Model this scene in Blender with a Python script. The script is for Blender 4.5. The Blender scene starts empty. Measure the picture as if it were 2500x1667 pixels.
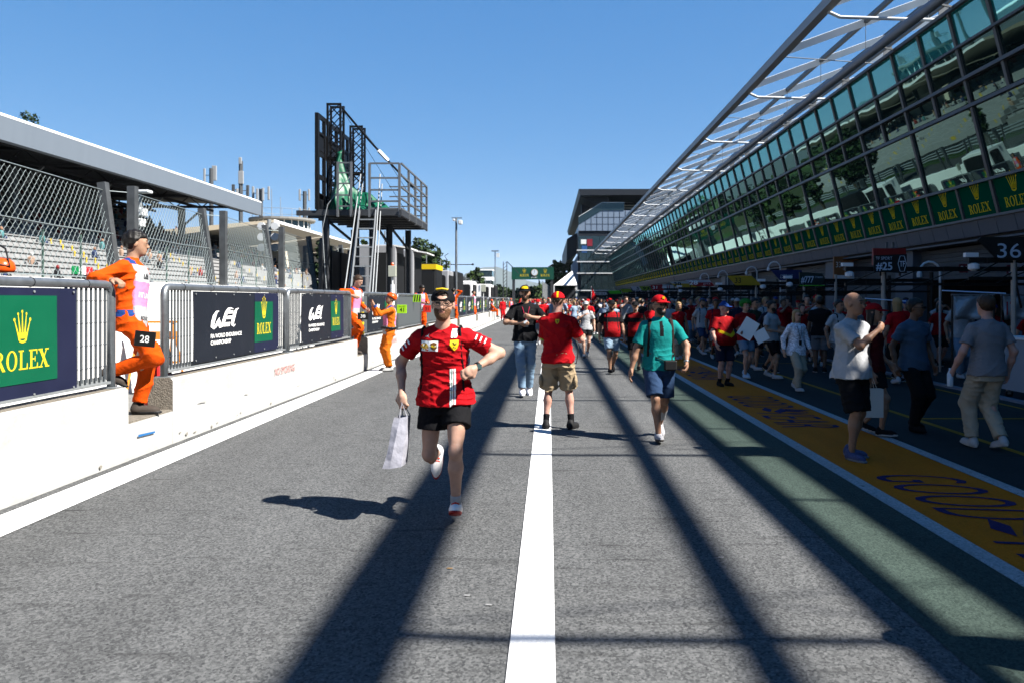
import bpy, math, random
import numpy as np
from mathutils import Vector, Matrix
random.seed(7)
rng = np.random.default_rng(7)
SC = bpy.context.scene
COL = SC.collection
R = math.radians

# ------------------------------------------------------------ camera, sky, sun, exposure
CAMH = 1.68
FPX, VPX, VPY = 1944.0, 1340.0, 732.0          # focal length and vanishing point, in 2500 px units
cam_data = bpy.data.cameras.new('camera')
cam_data.sensor_width = 36.0
cam_data.lens = 36.0 * FPX / 2500.0
cam_data.shift_x = -(VPX - 1250.0) / 2500.0
cam_data.shift_y = (VPY - 833.5) / 2500.0
cam_data.clip_start = 0.05
cam_data.clip_end = 30000
cam_data.dof.use_dof = True
cam_data.dof.focus_distance = 9.0
cam_data.dof.aperture_fstop = 3.2
cam = bpy.data.objects.new('camera', cam_data)
cam.location = (0, 0, CAMH)
cam.rotation_euler = (R(90), 0, 0)
COL.objects.link(cam)
SC.camera = cam

SUNV = Vector((0.885, -0.36, 1.0)).normalized()   # direction towards the sun
world = bpy.data.worlds.new('World')
SC.world = world
world.use_nodes = True
wn = world.node_tree.nodes
bg = wn['Background']
sky = wn.new('ShaderNodeTexSky')
sky.sky_type = 'NISHITA'
sky.sun_disc = False
sky.sun_elevation = math.asin(SUNV.z)
sky.sun_rotation = math.atan2(SUNV.x, SUNV.y)
sky.altitude = 150
sky.air_density = 0.6
sky.dust_density = 0.0
sky.ozone_density = 6.0
# one even colour grade over the whole dome: deeper blue aloft, pale at the horizon, as a camera records it
sep = wn.new('ShaderNodeSeparateColor')
com = wn.new('ShaderNodeCombineColor')
WL = world.node_tree.links
WL.new(sky.outputs[0], sep.inputs[0])
for ch, (gm, sc_) in enumerate(((0.96, 0.60), (0.54, 1.27), (0.31, 2.50))):
    pw = wn.new('ShaderNodeMath')
    pw.operation = 'POWER'
    pw.inputs[1].default_value = gm
    ml = wn.new('ShaderNodeMath')
    ml.operation = 'MULTIPLY'
    ml.inputs[1].default_value = sc_
    WL.new(sep.outputs[ch], pw.inputs[0])
    WL.new(pw.outputs[0], ml.inputs[0])
    WL.new(ml.outputs[0], com.inputs[ch])
WL.new(com.outputs[0], bg.inputs[0])
bg.inputs[1].default_value = 0.0505

sun_l = bpy.data.lights.new('sun', 'SUN')
sun_l.energy = 5.0
sun_l.angle = R(0.53)
sun_l.color = (1.0, 0.955, 0.88)
sun_o = bpy.data.objects.new('sun', sun_l)
sun_o.rotation_euler = (-SUNV).to_track_quat('-Z', 'Y').to_euler()
COL.objects.link(sun_o)

SC.view_settings.view_transform = 'Standard'
SC.view_settings.look = 'None'
SC.view_settings.exposure = 1.90
SC.view_settings.gamma = 1.0
SC.render.engine = 'CYCLES'
SC.cycles.use_denoising = True
SC.cycles.max_bounces = 6
SC.cycles.diffuse_bounces = 3
SC.cycles.glossy_bounces = 3
SC.cycles.transparent_max_bounces = 8
SC.cycles.caustics_reflective = False
SC.cycles.caustics_refractive = False


def at(px, py, Y):
    """world point seen at photo pixel (2500 wide) at depth Y"""
    return Vector(((px - VPX) * Y / FPX, Y, CAMH - (py - VPY) * Y / FPX))


# ------------------------------------------------------------ materials
MATS = {}


def mat(name, col=(0.5, 0.5, 0.5), rough=0.6, metal=0.0, var=0.0, vscale=6.0, bump=0.0, bscale=40.0,
        spec=0.2, emit=None, estr=1.0, coat=0.0, sheen=0.0, alpha=1.0, trans=0.0, stretch=None, detail=4.0):
    if name in MATS:
        return MATS[name]
    q = max(col)
    q = 0.51 if q < 0.55 else 0.51 + 0.35 * min(1.0, (q - 0.55) / 0.2) if min(col) > 0.3 else 0.55
    col = tuple(c * q for c in col)
    m = bpy.data.materials.new(name)
    m.use_nodes = True
    nt = m.node_tree
    b = nt.nodes['Principled BSDF']
    b.inputs['Base Color'].default_value = (*col, 1)
    b.inputs['Roughness'].default_value = rough
    b.inputs['Metallic'].default_value = metal
    b.inputs['Specular IOR Level'].default_value = spec
    b.inputs['Coat Weight'].default_value = coat
    b.inputs['Sheen Weight'].default_value = sheen
    b.inputs['Alpha'].default_value = alpha
    b.inputs['Transmission Weight'].default_value = trans
    if emit:
        b.inputs['Emission Color'].default_value = (*emit, 1)
        b.inputs['Emission Strength'].default_value = estr
    if var > 0 or bump > 0:
        tc = nt.nodes.new('ShaderNodeTexCoord')
        src = tc.outputs['Object']
        if stretch:
            mp = nt.nodes.new('ShaderNodeMapping')
            mp.inputs['Scale'].default_value = stretch
            nt.links.new(src, mp.inputs[0])
            src = mp.outputs[0]
    if var > 0:
        nz = nt.nodes.new('ShaderNodeTexNoise')
        nz.inputs['Scale'].default_value = vscale
        nz.inputs['Detail'].default_value = detail
        nz.inputs['Roughness'].default_value = 0.65
        nt.links.new(src, nz.inputs['Vector'])
        rp = nt.nodes.new('ShaderNodeMapRange')
        rp.inputs[1].default_value = 0.25
        rp.inputs[2].default_value = 0.75
        rp.inputs[3].default_value = 1 - var
        rp.inputs[4].default_value = 1 + var
        nt.links.new(nz.outputs['Fac'], rp.inputs[0])
        mx = nt.nodes.new('ShaderNodeMix')
        mx.data_type = 'RGBA'
        mx.blend_type = 'MULTIPLY'
        mx.inputs[0].default_value = 1
        mx.inputs[6].default_value = (*col, 1)
        nt.links.new(rp.outputs[0], mx.inputs[7])
        nt.links.new(mx.outputs[2], b.inputs['Base Color'])
        rr = nt.nodes.new('ShaderNodeMapRange')
        rr.inputs[3].default_value = max(0.02, rough - 0.12)
        rr.inputs[4].default_value = min(1, rough + 0.12)
        nt.links.new(nz.outputs['Fac'], rr.inputs[0])
        nt.links.new(rr.outputs[0], b.inputs['Roughness'])
    if bump > 0:
        n2 = nt.nodes.new('ShaderNodeTexNoise')
        n2.inputs['Scale'].default_value = bscale
        n2.inputs['Detail'].default_value = 4
        nt.links.new(src, n2.inputs['Vector'])
        bp = nt.nodes.new('ShaderNodeBump')
        bp.inputs['Strength'].default_value = bump
        bp.inputs['Distance'].default_value = 0.02
        nt.links.new(n2.outputs['Fac'], bp.inputs['Height'])
        nt.links.new(bp.outputs[0], b.inputs['Normal'])
    MATS[name] = m
    return m


# ------------------------------------------------------------ mesh builder
class MB:
    def __init__(self):
        self.v, self.f, self.m = [], [], []

    def add(self, verts, faces, mi=0):
        o = len(self.v)
        self.v.extend([tuple(p) for p in verts])
        self.f.extend([tuple(i + o for i in fc) for fc in faces])
        self.m.extend([mi] * len(faces))
        return self

    def box(self, c, s, mi=0, rot=None):
        hx, hy, hz = s[0] / 2, s[1] / 2, s[2] / 2
        vs = [Vector((x, y, z)) for x in (-hx, hx) for y in (-hy, hy) for z in (-hz, hz)]
        if rot is not None:
            vs = [rot @ v for v in vs]
        c = Vector(c)
        return self.add([v + c for v in vs], [(0, 1, 3, 2), (4, 6, 7, 5), (0, 4, 5, 1), (2, 3, 7, 6), (0, 2, 6, 4), (1, 5, 7, 3)], mi)

    def span(self, a, b, mi=0):
        a, b = Vector(a), Vector(b)
        return self.box((a + b) / 2, [abs(q) for q in (b - a)], mi)

    def bar(self, p0, p1, w, h=None, mi=0, up=(0, 0, 1)):
        h = w if h is None else h
        p0, p1 = Vector(p0), Vector(p1)
        d = p1 - p0
        L = d.length
        z = d.normalized()
        u = Vector(up)
        if abs(z.dot(u)) > 0.98:
            u = Vector((0, 1, 0))
        x = z.cross(u).normalized()
        y = x.cross(z)
        vs = []
        for q in (p0, p1):
            for sx, sy in ((-1, -1), (1, -1), (1, 1), (-1, 1)):
                vs.append(q + x * (sx * w / 2) + y * (sy * h / 2))
        return self.add(vs, [(3, 2, 1, 0), (4, 5, 6, 7), (0, 1, 5, 4), (1, 2, 6, 5), (2, 3, 7, 6), (3, 0, 4, 7)], mi)

    def tube(self, pts, r, n=8, mi=0, cap=True):
        pts = [Vector(p) for p in pts]
        rs = r if isinstance(r, (list, tuple)) else [r] * len(pts)
        vs, fs = [], []
        t0 = (pts[1] - pts[0]).normalized()
        u = Vector((0, 0, 1)) if abs(t0.z) < 0.9 else Vector((1, 0, 0))
        x = t0.cross(u).normalized()
        for i, p in enumerate(pts):
            if i == 0:
                t = t0
            elif i == len(pts) - 1:
                t = (pts[i] - pts[i - 1]).normalized()
            else:
                t = ((pts[i + 1] - p).normalized() + (p - pts[i - 1]).normalized())
                t = t.normalized() if t.length > 1e-6 else (pts[i + 1] - p).normalized()
            x = (x - t * x.dot(t)).normalized()
            y = t.cross(x)
            for k in range(n):
                a = 2 * math.pi * k / n
                vs.append(p + (x * math.cos(a) + y * math.sin(a)) * rs[i])
        for i in range(len(pts) - 1):
            for k in range(n):
                a, b = i * n + k, i * n + (k + 1) % n
                fs.append((a, b, b + n, a + n))
        if cap:
            fs.append(tuple(range(n - 1, -1, -1)))
            fs.append(tuple(range((len(pts) - 1) * n, len(pts) * n)))
        return self.add(vs, fs, mi)

    def poly(self, pts, mi=0):
        return self.add(pts, [tuple(range(len(pts)))], mi)

    def prism(self, pts, d, mi=0):
        """pts: closed outline (3D); d: extrusion vector"""
        n = len(pts)
        pts = [Vector(p) for p in pts]
        d = Vector(d)
        vs = pts + [p + d for p in pts]
        fs = [tuple(range(n - 1, -1, -1)), tuple(range(n, 2 * n))]
        for i in range(n):
            j = (i + 1) % n
            fs.append((i, j, j + n, i + n))
        return self.add(vs, fs, mi)

    def lathe(self, prof, c=(0, 0, 0), n=16, mi=0):
        c = Vector(c)
        vs, fs = [], []
        for r, z in prof:
            for k in range(n):
                a = 2 * math.pi * k / n
                vs.append(c + Vector((r * math.cos(a), r * math.sin(a), z)))
        for i in range(len(prof) - 1):
            for k in range(n):
                a, b = i * n + k, i * n + (k + 1) % n
                fs.append((a, b, b + n, a + n))
        fs.append(tuple(range(n - 1, -1, -1)))
        fs.append(tuple(range((len(prof) - 1) * n, len(prof) * n)))
        return self.add(vs, fs, mi)

    def mesh(self, name, mats, smooth=False):
        me = bpy.data.meshes.new(name)
        me.from_pydata(self.v, [], self.f)
        for m in (mats if isinstance(mats, (list, tuple)) else [mats]):
            me.materials.append(m)
        me.polygons.foreach_set('material_index', self.m)
        if smooth:
            me.polygons.foreach_set('use_smooth', [True] * len(self.f))
        me.update()
        return me

    def build(self, name, mats, parent=None, smooth=False, kind=None):
        return obj(name, self.mesh(name, mats, smooth), parent, kind)


def obj(name, data, parent=None, kind=None, loc=None, rz=None):
    o = bpy.data.objects.new(name, data)
    COL.objects.link(o)
    if parent is not None:
        o.parent = parent
    if kind:
        o['kind'] = kind
    if loc is not None:
        o.location = loc
    if rz is not None:
        o.rotation_euler = (0, 0, rz)
    return o


def tag(o, label, cat, group=None, kind=None):
    o['label'] = label
    o['category'] = cat
    if group:
        o['group'] = group
    if kind:
        o['kind'] = kind
    return o


def thing(name, label, cat, loc=(0, 0, 0), rz=0.0, group=None):
    o = bpy.data.objects.new(name, None)
    o.empty_display_size = 0.2
    COL.objects.link(o)
    o.location = loc
    o.rotation_euler = (0, 0, rz)
    return tag(o, label, cat, group)


def copy_tree(o, parent=None):
    c = o.copy()
    COL.objects.link(c)
    c.parent = parent
    for ch in list(o.children):
        copy_tree(ch, c)
    return c


def bevel(o, w=0.01, seg=2):
    md = o.modifiers.new('bevel', 'BEVEL')
    md.width = w
    md.segments = seg
    md.limit_method = 'ANGLE'
    return o


# ------------------------------------------------------------ lettering (flat outlines, u right, v up)
_TXT = {}


def text_polys(s, size=1.0, shear=0.0, bold=0.0, sx=1.0, space=1.0):
    """returns (verts2d, faces) of a string set with the built-in font, origin at its lower left corner"""
    key = (s, shear, bold, space)
    if key not in _TXT:
        cu = bpy.data.curves.new('t', 'FONT')
        cu.body = s
        cu.size = 1.0
        cu.shear = shear
        cu.offset = bold
        cu.space_character = space
        cu.fill_mode = 'FRONT'
        cu.resolution_u = 4
        ob = bpy.data.objects.new('t', cu)
        COL.objects.link(ob)
        me = ob.to_mesh()
        vs = [(v.co.x, v.co.y) for v in me.vertices]
        fs = [tuple(p.vertices) for p in me.polygons]
        ob.to_mesh_clear()
        bpy.data.objects.remove(ob)
        bpy.data.curves.remove(cu)
        x0 = min(v[0] for v in vs)
        y0 = min(v[1] for v in vs)
        _TXT[key] = ([(v[0] - x0, v[1] - y0) for v in vs], fs)
    vs, fs = _TXT[key]
    return [(v[0] * size * sx, v[1] * size) for v in vs], fs


def fit_text(s, w, h, **kw):
    vs, fs = text_polys(s, 1.0, **kw)
    W = max(v[0] for v in vs)
    H = max(v[1] for v in vs)
    return [(v[0] * w / W, v[1] * h / H) for v in vs], fs


class Flat:
    """flat coloured shapes in a (u, v) plane, laid on a surface later"""

    def __init__(self):
        self.v, self.f, self.m = [], [], []

    def add(self, vf, mi=0, off=(0, 0)):
        vs, fs = vf
        o = len(self.v)
        self.v.extend([(p[0] + off[0], p[1] + off[1]) for p in vs])
        self.f.extend([tuple(i + o for i in q) for q in fs])
        self.m.extend([mi] * len(fs))
        return self

    def poly(self, pts, mi=0):
        return self.add((pts, [tuple(range(len(pts)))]), mi)

    def rect(self, u0, v0, u1, v1, mi=0):
        return self.poly([(u0, v0), (u1, v0), (u1, v1), (u0, v1)], mi)

    def disc(self, c, r, mi=0, n=14, ry=None):
        ry = r if ry is None else ry
        return self.poly([(c[0] + r * math.cos(2 * math.pi * k / n), c[1] + ry * math.sin(2 * math.pi * k / n)) for k in range(n)], mi)

    def ring(self, c, rx, ry, rx2, ry2, mi=0, n=20, a0=0.0, a1=2 * math.pi):
        vs, fs = [], []
        for k in range(n + 1):
            a = a0 + (a1 - a0) * k / n
            vs.append((c[0] + rx * math.cos(a), c[1] + ry * math.sin(a)))
            vs.append((c[0] + rx2 * math.cos(a), c[1] + ry2 * math.sin(a)))
        for k in range(n):
            fs.append((2 * k + 1, 2 * k, 2 * k + 2, 2 * k + 3))
        return self.add((vs, fs), mi)

    def line(self, pts, w, mi=0):
        for (a, b) in zip(pts[:-1], pts[1:]):
            dx, dy = b[0] - a[0], b[1] - a[1]
            L = math.hypot(dx, dy) or 1
            nx, ny = -dy / L * w / 2, dx / L * w / 2
            self.poly([(a[0] - nx, a[1] - ny), (b[0] - nx, b[1] - ny), (b[0] + nx, b[1] + ny), (a[0] + nx, a[1] + ny)], mi)
        return self

    def xf(self, s=(1, 1), off=(0, 0)):
        self.v = [(p[0] * s[0] + off[0], p[1] * s[1] + off[1]) for p in self.v]
        return self

    def join(self, other, s=(1, 1), off=(0, 0), dm=0):
        o = len(self.v)
        self.v.extend([(p[0] * s[0] + off[0], p[1] * s[1] + off[1]) for p in other.v])
        self.f.extend([tuple(i + o for i in q) for q in other.f])
        self.m.extend([i + dm for i in other.m])
        return self

    def build(self, name, mats, origin, U, V, parent=None, lift=0.0, wave=None):
        """lay on the plane origin + u*U + v*V; each material index a hair higher; normal is U x V"""
        U, V, origin = Vector(U), Vector(V), Vector(origin)
        N = U.cross(V).normalized()
        b = MB()
        hgt = {}
        for q, mi in zip(self.f, self.m):
            for i in q:
                hgt[i] = mi
        vs = []
        for i, p in enumerate(self.v):
            w = wave(p[0], p[1]) if wave else 0.0
            vs.append(origin + U * p[0] + V * p[1] + N * (lift + 0.0015 * hgt.get(i, 0) + w))
        b.v, b.f, b.m = [tuple(p) for p in vs], list(self.f), list(self.m)
        return b.build(name, mats, parent)


def serif_word():
    """the five serif capitals R O L E X, cap height 1, about 4.3 wide"""
    F = Flat()
    st, th, se = 0.17, 0.07, 0.075

    def serif(x, y, w, up):
        F.rect(x - w / 2, y if up else y - se, x + w / 2, y + se if up else y)
    # R
    F.rect(0.12, 0, 0.12 + st, 1)
    serif(0.205, 0, 0.40, True)
    F.rect(0.0, 1 - se, 0.3, 1)
    F.ring((0.33, 0.75), 0.34, 0.25, 0.17, 0.18, n=12, a0=-math.pi / 2, a1=math.pi / 2)
    F.rect(0.25, 1 - th, 0.36, 1)
    F.rect(0.25, 0.5, 0.36, 0.5 + th)
    F.poly([(0.33, 0.5), (0.62, 0), (0.86, 0), (0.52, 0.52)])
    # O
    F.ring((1.33, 0.5), 0.41, 0.52, 0.24, 0.45, n=24)
    # L
    x = 1.86
    F.rect(x + 0.1, 0, x + 0.1 + st, 1)
    serif(x + 0.185, 1, 0.4, False)
    F.rect(x, 0, x + 0.66, se)
    F.poly([(x + 0.58, 0), (x + 0.7, 0), (x + 0.7, 0.32), (x + 0.64, 0.32)])
    # E
    x = 2.66
    F.rect(x + 0.1, 0, x + 0.1 + st, 1)
    F.rect(x, 0, x + 0.68, se)
    F.rect(x, 1 - se, x + 0.66, 1)
    F.rect(x + 0.2, 0.47, x + 0.5, 0.47 + th)
    F.poly([(x + 0.6, 0), (x + 0.72, 0), (x + 0.72, 0.3), (x + 0.66, 0.3)])
    F.poly([(x + 0.6, 0.74), (x + 0.66, 0.74), (x + 0.68, 1), (x + 0.58, 1)])
    F.rect(x + 0.46, 0.36, x + 0.52, 0.64)
    # X
    x = 3.44
    F.poly([(x + 0.04, 1), (x + 0.28, 1), (x + 0.84, 0), (x + 0.6, 0)])
    F.poly([(x + 0.66, 1), (x + 0.75, 1), (x + 0.2, 0), (x + 0.11, 0)])
    serif(x + 0.16, 0, 0.36, True)
    serif(x + 0.74, 0, 0.36, True)
    serif(x + 0.16, 1, 0.36, False)
    serif(x + 0.72, 1, 0.32, False)
    return F


def crown_emblem():
    """five-pointed coronet, unit height, centred on u = 0"""
    F = Flat()
    tips = [(-0.40, 0.70, 0.055), (-0.21, 0.87, 0.045), (0.0, 0.94, 0.05), (0.21, 0.87, 0.045), (0.40, 0.70, 0.055)]
    base = [-0.17, -0.09, 0.0, 0.09, 0.17]
    for (tx, ty, r), bx in zip(tips, base):
        F.disc((tx, ty), r, n=8)
        F.poly([(bx - 0.05, 0.14), (bx + 0.05, 0.14), (tx + 0.016, ty), (tx - 0.016, ty)])
    F.ring((0, 0.12), 0.22, 0.12, 0.13, 0.05, n=14)
    F.poly([(-0.22, 0.13), (0.22, 0.13), (0.26, 0.3), (-0.26, 0.3)])
    return F


WORD, CROWN = serif_word(), crown_emblem()


def rolex_art(w):
    """coronet over the word, total width w, origin at the centre of the word's base line"""
    F = Flat()
    s = w / 4.32
    F.join(WORD, (s, s * 1.08), (-w / 2, 0))
    F.join(CROWN, (w * 0.47, w * 0.52), (0, s * 1.08 + w * 0.10))
    return F


def wec_art():
    """the slanted endurance-championship word mark, 1 high, about 1.35 wide"""
    F = Flat()
    # W: two swept strokes
    def sweep(p, w):
        n = len(p)
        L, Rr = [], []
        for i, (x, y) in enumerate(p):
            a = p[max(0, i - 1)]
            b = p[min(n - 1, i + 1)]
            dx, dy = b[0] - a[0], b[1] - a[1]
            q = math.hypot(dx, dy)
            ww = w[i] / 2
            L.append((x - dy / q * ww, y + dx / q * ww))
            Rr.append((x + dy / q * ww, y - dx / q * ww))
        for i in range(n - 1):
            F.poly([Rr[i], Rr[i + 1], L[i + 1], L[i]])
    sweep([(0.40, 0.84), (0.28, 0.82), (0.17, 0.62), (0.08, 0.30), (0.05, 0.10), (0.12, 0.02), (0.22, 0.10), (0.34, 0.36), (0.42, 0.52)],
          [0.03, 0.10, 0.17, 0.17, 0.15, 0.12, 0.12, 0.10, 0.02])
    sweep([(0.44, 0.40), (0.40, 0.18), (0.44, 0.05), (0.54, 0.10), (0.66, 0.40), (0.78, 0.76), (0.90, 0.94), (1.02, 0.97), (1.14, 0.93)],
          [0.02, 0.14, 0.13, 0.14, 0.16, 0.15, 0.13, 0.08, 0.02])
    F.poly([(0.86, 0.70), (1.10, 0.70), (1.14, 0.84), (0.92, 0.84)])
    F.poly([(0.78, 0.42), (1.02, 0.42), (1.07, 0.58), (0.84, 0.58)])
    F.poly([(0.62, 0.06), (0.93, 0.06), (0.98, 0.26), (0.72, 0.26)])
    sweep([(1.40, 0.97), (1.28, 0.90), (1.18, 0.62), (1.10, 0.30), (1.08, 0.12), (1.14, 0.05), (1.24, 0.14)],
          [0.03, 0.10, 0.15, 0.15, 0.13, 0.10, 0.02])
    return F


WEC = wec_art()
# ------------------------------------------------------------ ground materials
def ground_mat(name, c0, c1, stone=70.0, contrast=0.5, rough=0.85, patch=0.25, streak=0.0, wear=0.0):
    c0, c1 = tuple(c * 0.435 for c in c0), tuple(c * 0.435 for c in c1)
    m = bpy.data.materials.new(name)
    m.use_nodes = True
    nt = m.node_tree
    N, L = nt.nodes, nt.links
    b = N['Principled BSDF']
    b.inputs['Roughness'].default_value = rough
    b.inputs['Specular IOR Level'].default_value = 0.08
    g = N.new('ShaderNodeNewGeometry')
    vo = N.new('ShaderNodeTexVoronoi')
    vo.inputs['Scale'].default_value = stone
    vo.inputs['Randomness'].default_value = 1.0
    L.new(g.outputs['Position'], vo.inputs['Vector'])
    bw = N.new('ShaderNodeRGBToBW')
    L.new(vo.outputs['Color'], bw.inputs[0])
    nz = N.new('ShaderNodeTexNoise')
    nz.inputs['Scale'].default_value = stone * 2.2
    nz.inputs['Detail'].default_value = 3
    L.new(g.outputs['Position'], nz.inputs['Vector'])
    ad = N.new('ShaderNodeMath')
    ad.operation = 'ADD'
    L.new(bw.outputs[0], ad.inputs[0])
    L.new(nz.outputs['Fac'], ad.inputs[1])
    mr = N.new('ShaderNodeMapRange')
    mr.inputs[1].default_value = 1.0 - contrast
    mr.inputs[2].default_value = 1.0 + contrast
    L.new(ad.outputs[0], mr.inputs[0])
    mx = N.new('ShaderNodeMix')
    mx.data_type = 'RGBA'
    mx.inputs[6].default_value = (*c0, 1)
    mx.inputs[7].default_value = (*c1, 1)
    L.new(mr.outputs[0], mx.inputs[0])
    # broad mottling, tyre polish and stains stretched along the lane
    mp = N.new('ShaderNodeMapping')
    mp.inputs['Scale'].default_value = (1.0, 0.25, 1.0)
    L.new(g.outputs['Position'], mp.inputs[0])
    n2 = N.new('ShaderNodeTexNoise')
    n2.inputs['Scale'].default_value = 1.1
    n2.inputs['Detail'].default_value = 6
    n2.inputs['Roughness'].default_value = 0.7
    L.new(mp.outputs[0], n2.inputs['Vector'])
    m2 = N.new('ShaderNodeMapRange')
    m2.inputs[1].default_value = 0.3
    m2.inputs[2].default_value = 0.7
    m2.inputs[3].default_value = 1 - patch
    m2.inputs[4].default_value = 1 + patch * 0.8
    L.new(n2.outputs['Fac'], m2.inputs[0])
    mu = N.new('ShaderNodeMix')
    mu.data_type = 'RGBA'
    mu.blend_type = 'MULTIPLY'
    mu.inputs[0].default_value = 1
    L.new(mx.outputs[2], mu.inputs[6])
    L.new(m2.outputs[0], mu.inputs[7])
    out = mu.outputs[2]
    if streak > 0:
        mp2 = N.new('ShaderNodeMapping')
        mp2.inputs['Scale'].default_value = (0.9, 7.0, 1.0)
        mp2.inputs['Rotation'].default_value = (0, 0, R(6))
        L.new(g.outputs['Position'], mp2.inputs[0])
        n3 = N.new('ShaderNodeTexNoise')
        n3.inputs['Scale'].default_value = 1.3
        n3.inputs['Detail'].default_value = 5
        n3.inputs['Distortion'].default_value = 0.6
        L.new(mp2.outputs[0], n3.inputs['Vector'])
        m3 = N.new('ShaderNodeMapRange')
        m3.inputs[1].default_value = 0.60
        m3.inputs[2].default_value = 0.74
        m3.inputs[3].default_value = 1.0
        m3.inputs[4].default_value = 1 - streak
        L.new(n3.outputs['Fac'], m3.inputs[0])
        mu2 = N.new('ShaderNodeMix')
        mu2.data_type = 'RGBA'
        mu2.blend_type = 'MULTIPLY'
        mu2.inputs[0].default_value = 1
        L.new(out, mu2.inputs[6])
        L.new(m3.outputs[0], mu2.inputs[7])
        out = mu2.outputs[2]
    if wear > 0:
        n4 = N.new('ShaderNodeTexNoise')
        n4.inputs['Scale'].default_value = 14
        n4.inputs['Detail'].default_value = 8
        n4.inputs['Roughness'].default_value = 0.75
        L.new(g.outputs['Position'], n4.inputs['Vector'])
        m4 = N.new('ShaderNodeMapRange')
        m4.inputs[1].default_value = 0.70 - wear
        m4.inputs[2].default_value = 0.74 - wear
        L.new(n4.outputs['Fac'], m4.inputs[0])
        mu4 = N.new('ShaderNodeMix')
        mu4.data_type = 'RGBA'
        mu4.inputs[7].default_value = (0.08, 0.082, 0.085, 1)
        L.new(m4.outputs[0], mu4.inputs[0])
        L.new(out, mu4.inputs[6])
        out = mu4.outputs[2]
    L.new(out, b.inputs['Base Color'])
    bp = N.new('ShaderNodeBump')
    bp.inputs['Strength'].default_value = 0.55
    bp.inputs['Distance'].default_value = 0.006
    L.new(ad.outputs[0], bp.inputs['Height'])
    L.new(bp.outputs[0], b.inputs['Normal'])
    MATS[name] = m
    return m


M_asph = ground_mat('asphalt', (0.034, 0.037, 0.041), (0.286, 0.290, 0.290), 78, 0.58, patch=0.20, streak=0.50)
M_green = ground_mat('green painted asphalt', (0.026, 0.042, 0.036), (0.112, 0.160, 0.136), 85, 0.60, patch=0.2, streak=0.3)
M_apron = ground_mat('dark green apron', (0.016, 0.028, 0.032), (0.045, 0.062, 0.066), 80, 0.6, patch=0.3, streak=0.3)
M_yel = ground_mat('yellow road paint', (0.72, 0.185, 0.005), (1.0, 0.27, 0.008), 80, 0.5, patch=0.2, wear=0.03)
M_wline = ground_mat('white road paint', (1.1, 1.1, 1.1), (1.4, 1.4, 1.4), 80, 0.5, patch=0.10, wear=0.04)
M_wline2 = ground_mat('worn white paint', (0.40, 0.42, 0.44), (0.72, 0.74, 0.76), 70, 0.5, patch=0.22, wear=0.10)
M_track = ground_mat('track asphalt', (0.07, 0.07, 0.075), (0.12, 0.12, 0.125), 30, 0.5, patch=0.25)
M_grass = ground_mat('grass', (0.03, 0.075, 0.012), (0.08, 0.15, 0.03), 18, 0.5, patch=0.35)
M_field = ground_mat('dry grass', (0.05, 0.07, 0.02), (0.10, 0.11, 0.045), 3, 0.5, patch=0.4)
M_platform = ground_mat('platform paving', (0.24, 0.24, 0.235), (0.36, 0.355, 0.34), 40, 0.5, patch=0.2)
M_navypaint = ground_mat('blue road lettering', (0.03, 0.02, 0.10), (0.05, 0.03, 0.16), 60, 0.5, patch=0.2)
M_yline = ground_mat('yellow line paint', (0.42, 0.22, 0.02), (0.55, 0.30, 0.03), 60, 0.5, patch=0.3)


def sheet(name, x0, x1, y0, y1, z, m, kind='structure', parent=None):
    b = MB()
    b.add([(x0, y0, z), (x1, y0, z), (x1, y1, z), (x0, y1, z)], [(0, 1, 2, 3)])
    return b.build(name, m, parent, kind=kind)


sheet('ground', -4000, 4000, -600, 9000, -0.06, M_field)
lane = sheet('pit_lane', -7.55, 14.5, -30, 420, 0.0, M_asph)
sheet('grass_verge', -12.0, -7.55, -40, 420, -0.03, M_grass)
sheet('race_track', -24.0, -12.0, -60, 600, -0.02, M_track)
sheet('grass_strip', -31, -24.0, -60, 600, -0.03, M_grass)
sheet('platform_floor', -7.4, -4.70, -20, 160, 0.05, M_platform)
sheet('green_lane', 1.92, 2.77, -12, 160, 0.004, M_green)
sheet('yellow_lane', 2.92, 4.03, -12, 160, 0.004, M_yel)
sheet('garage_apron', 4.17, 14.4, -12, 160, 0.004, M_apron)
WX = -4.40


def marking(x0, x1, m, label, y0=-12, y1=160, z=0.008):
    return tag(sheet('painted_line', x0, x1, y0, y1, z, m, None), label, 'road marking')


marking(-4.27, -3.88, M_wline, 'broad white line painted along the foot of the pit wall')
marking(-0.19, 0.03, M_wline, 'bright white centre line painted down the pit lane')
marking(2.77, 2.92, M_wline2, 'worn white line between the green strip and the yellow strip')
marking(4.03, 4.17, M_wline2, 'worn white line on the garage side of the yellow strip')
marking(5.11, 5.21, M_yline, 'thin yellow line along the dark apron beside the garages')
marking(7.25, 7.33, M_yline, 'faint yellow line on the apron close to the garage doors', z=0.009)
for ya, yb in ((11.2, 11.3), (21.0, 21.1), (30.8, 30.9)):
    b = MB().add([(5.22, ya, 0.0085), (7.24, ya, 0.0085), (7.24, yb, 0.0085), (5.22, yb, 0.0085)], [(0, 1, 2, 3)])
    tag(b.build('painted_line', M_yline), {11.2: 'yellow cross line on the apron under the man in the denim shirt', 21.0: 'yellow cross line on the apron in the middle of the crowd', 30.8: 'small far yellow cross line on the apron'}[ya], 'road marking')

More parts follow.
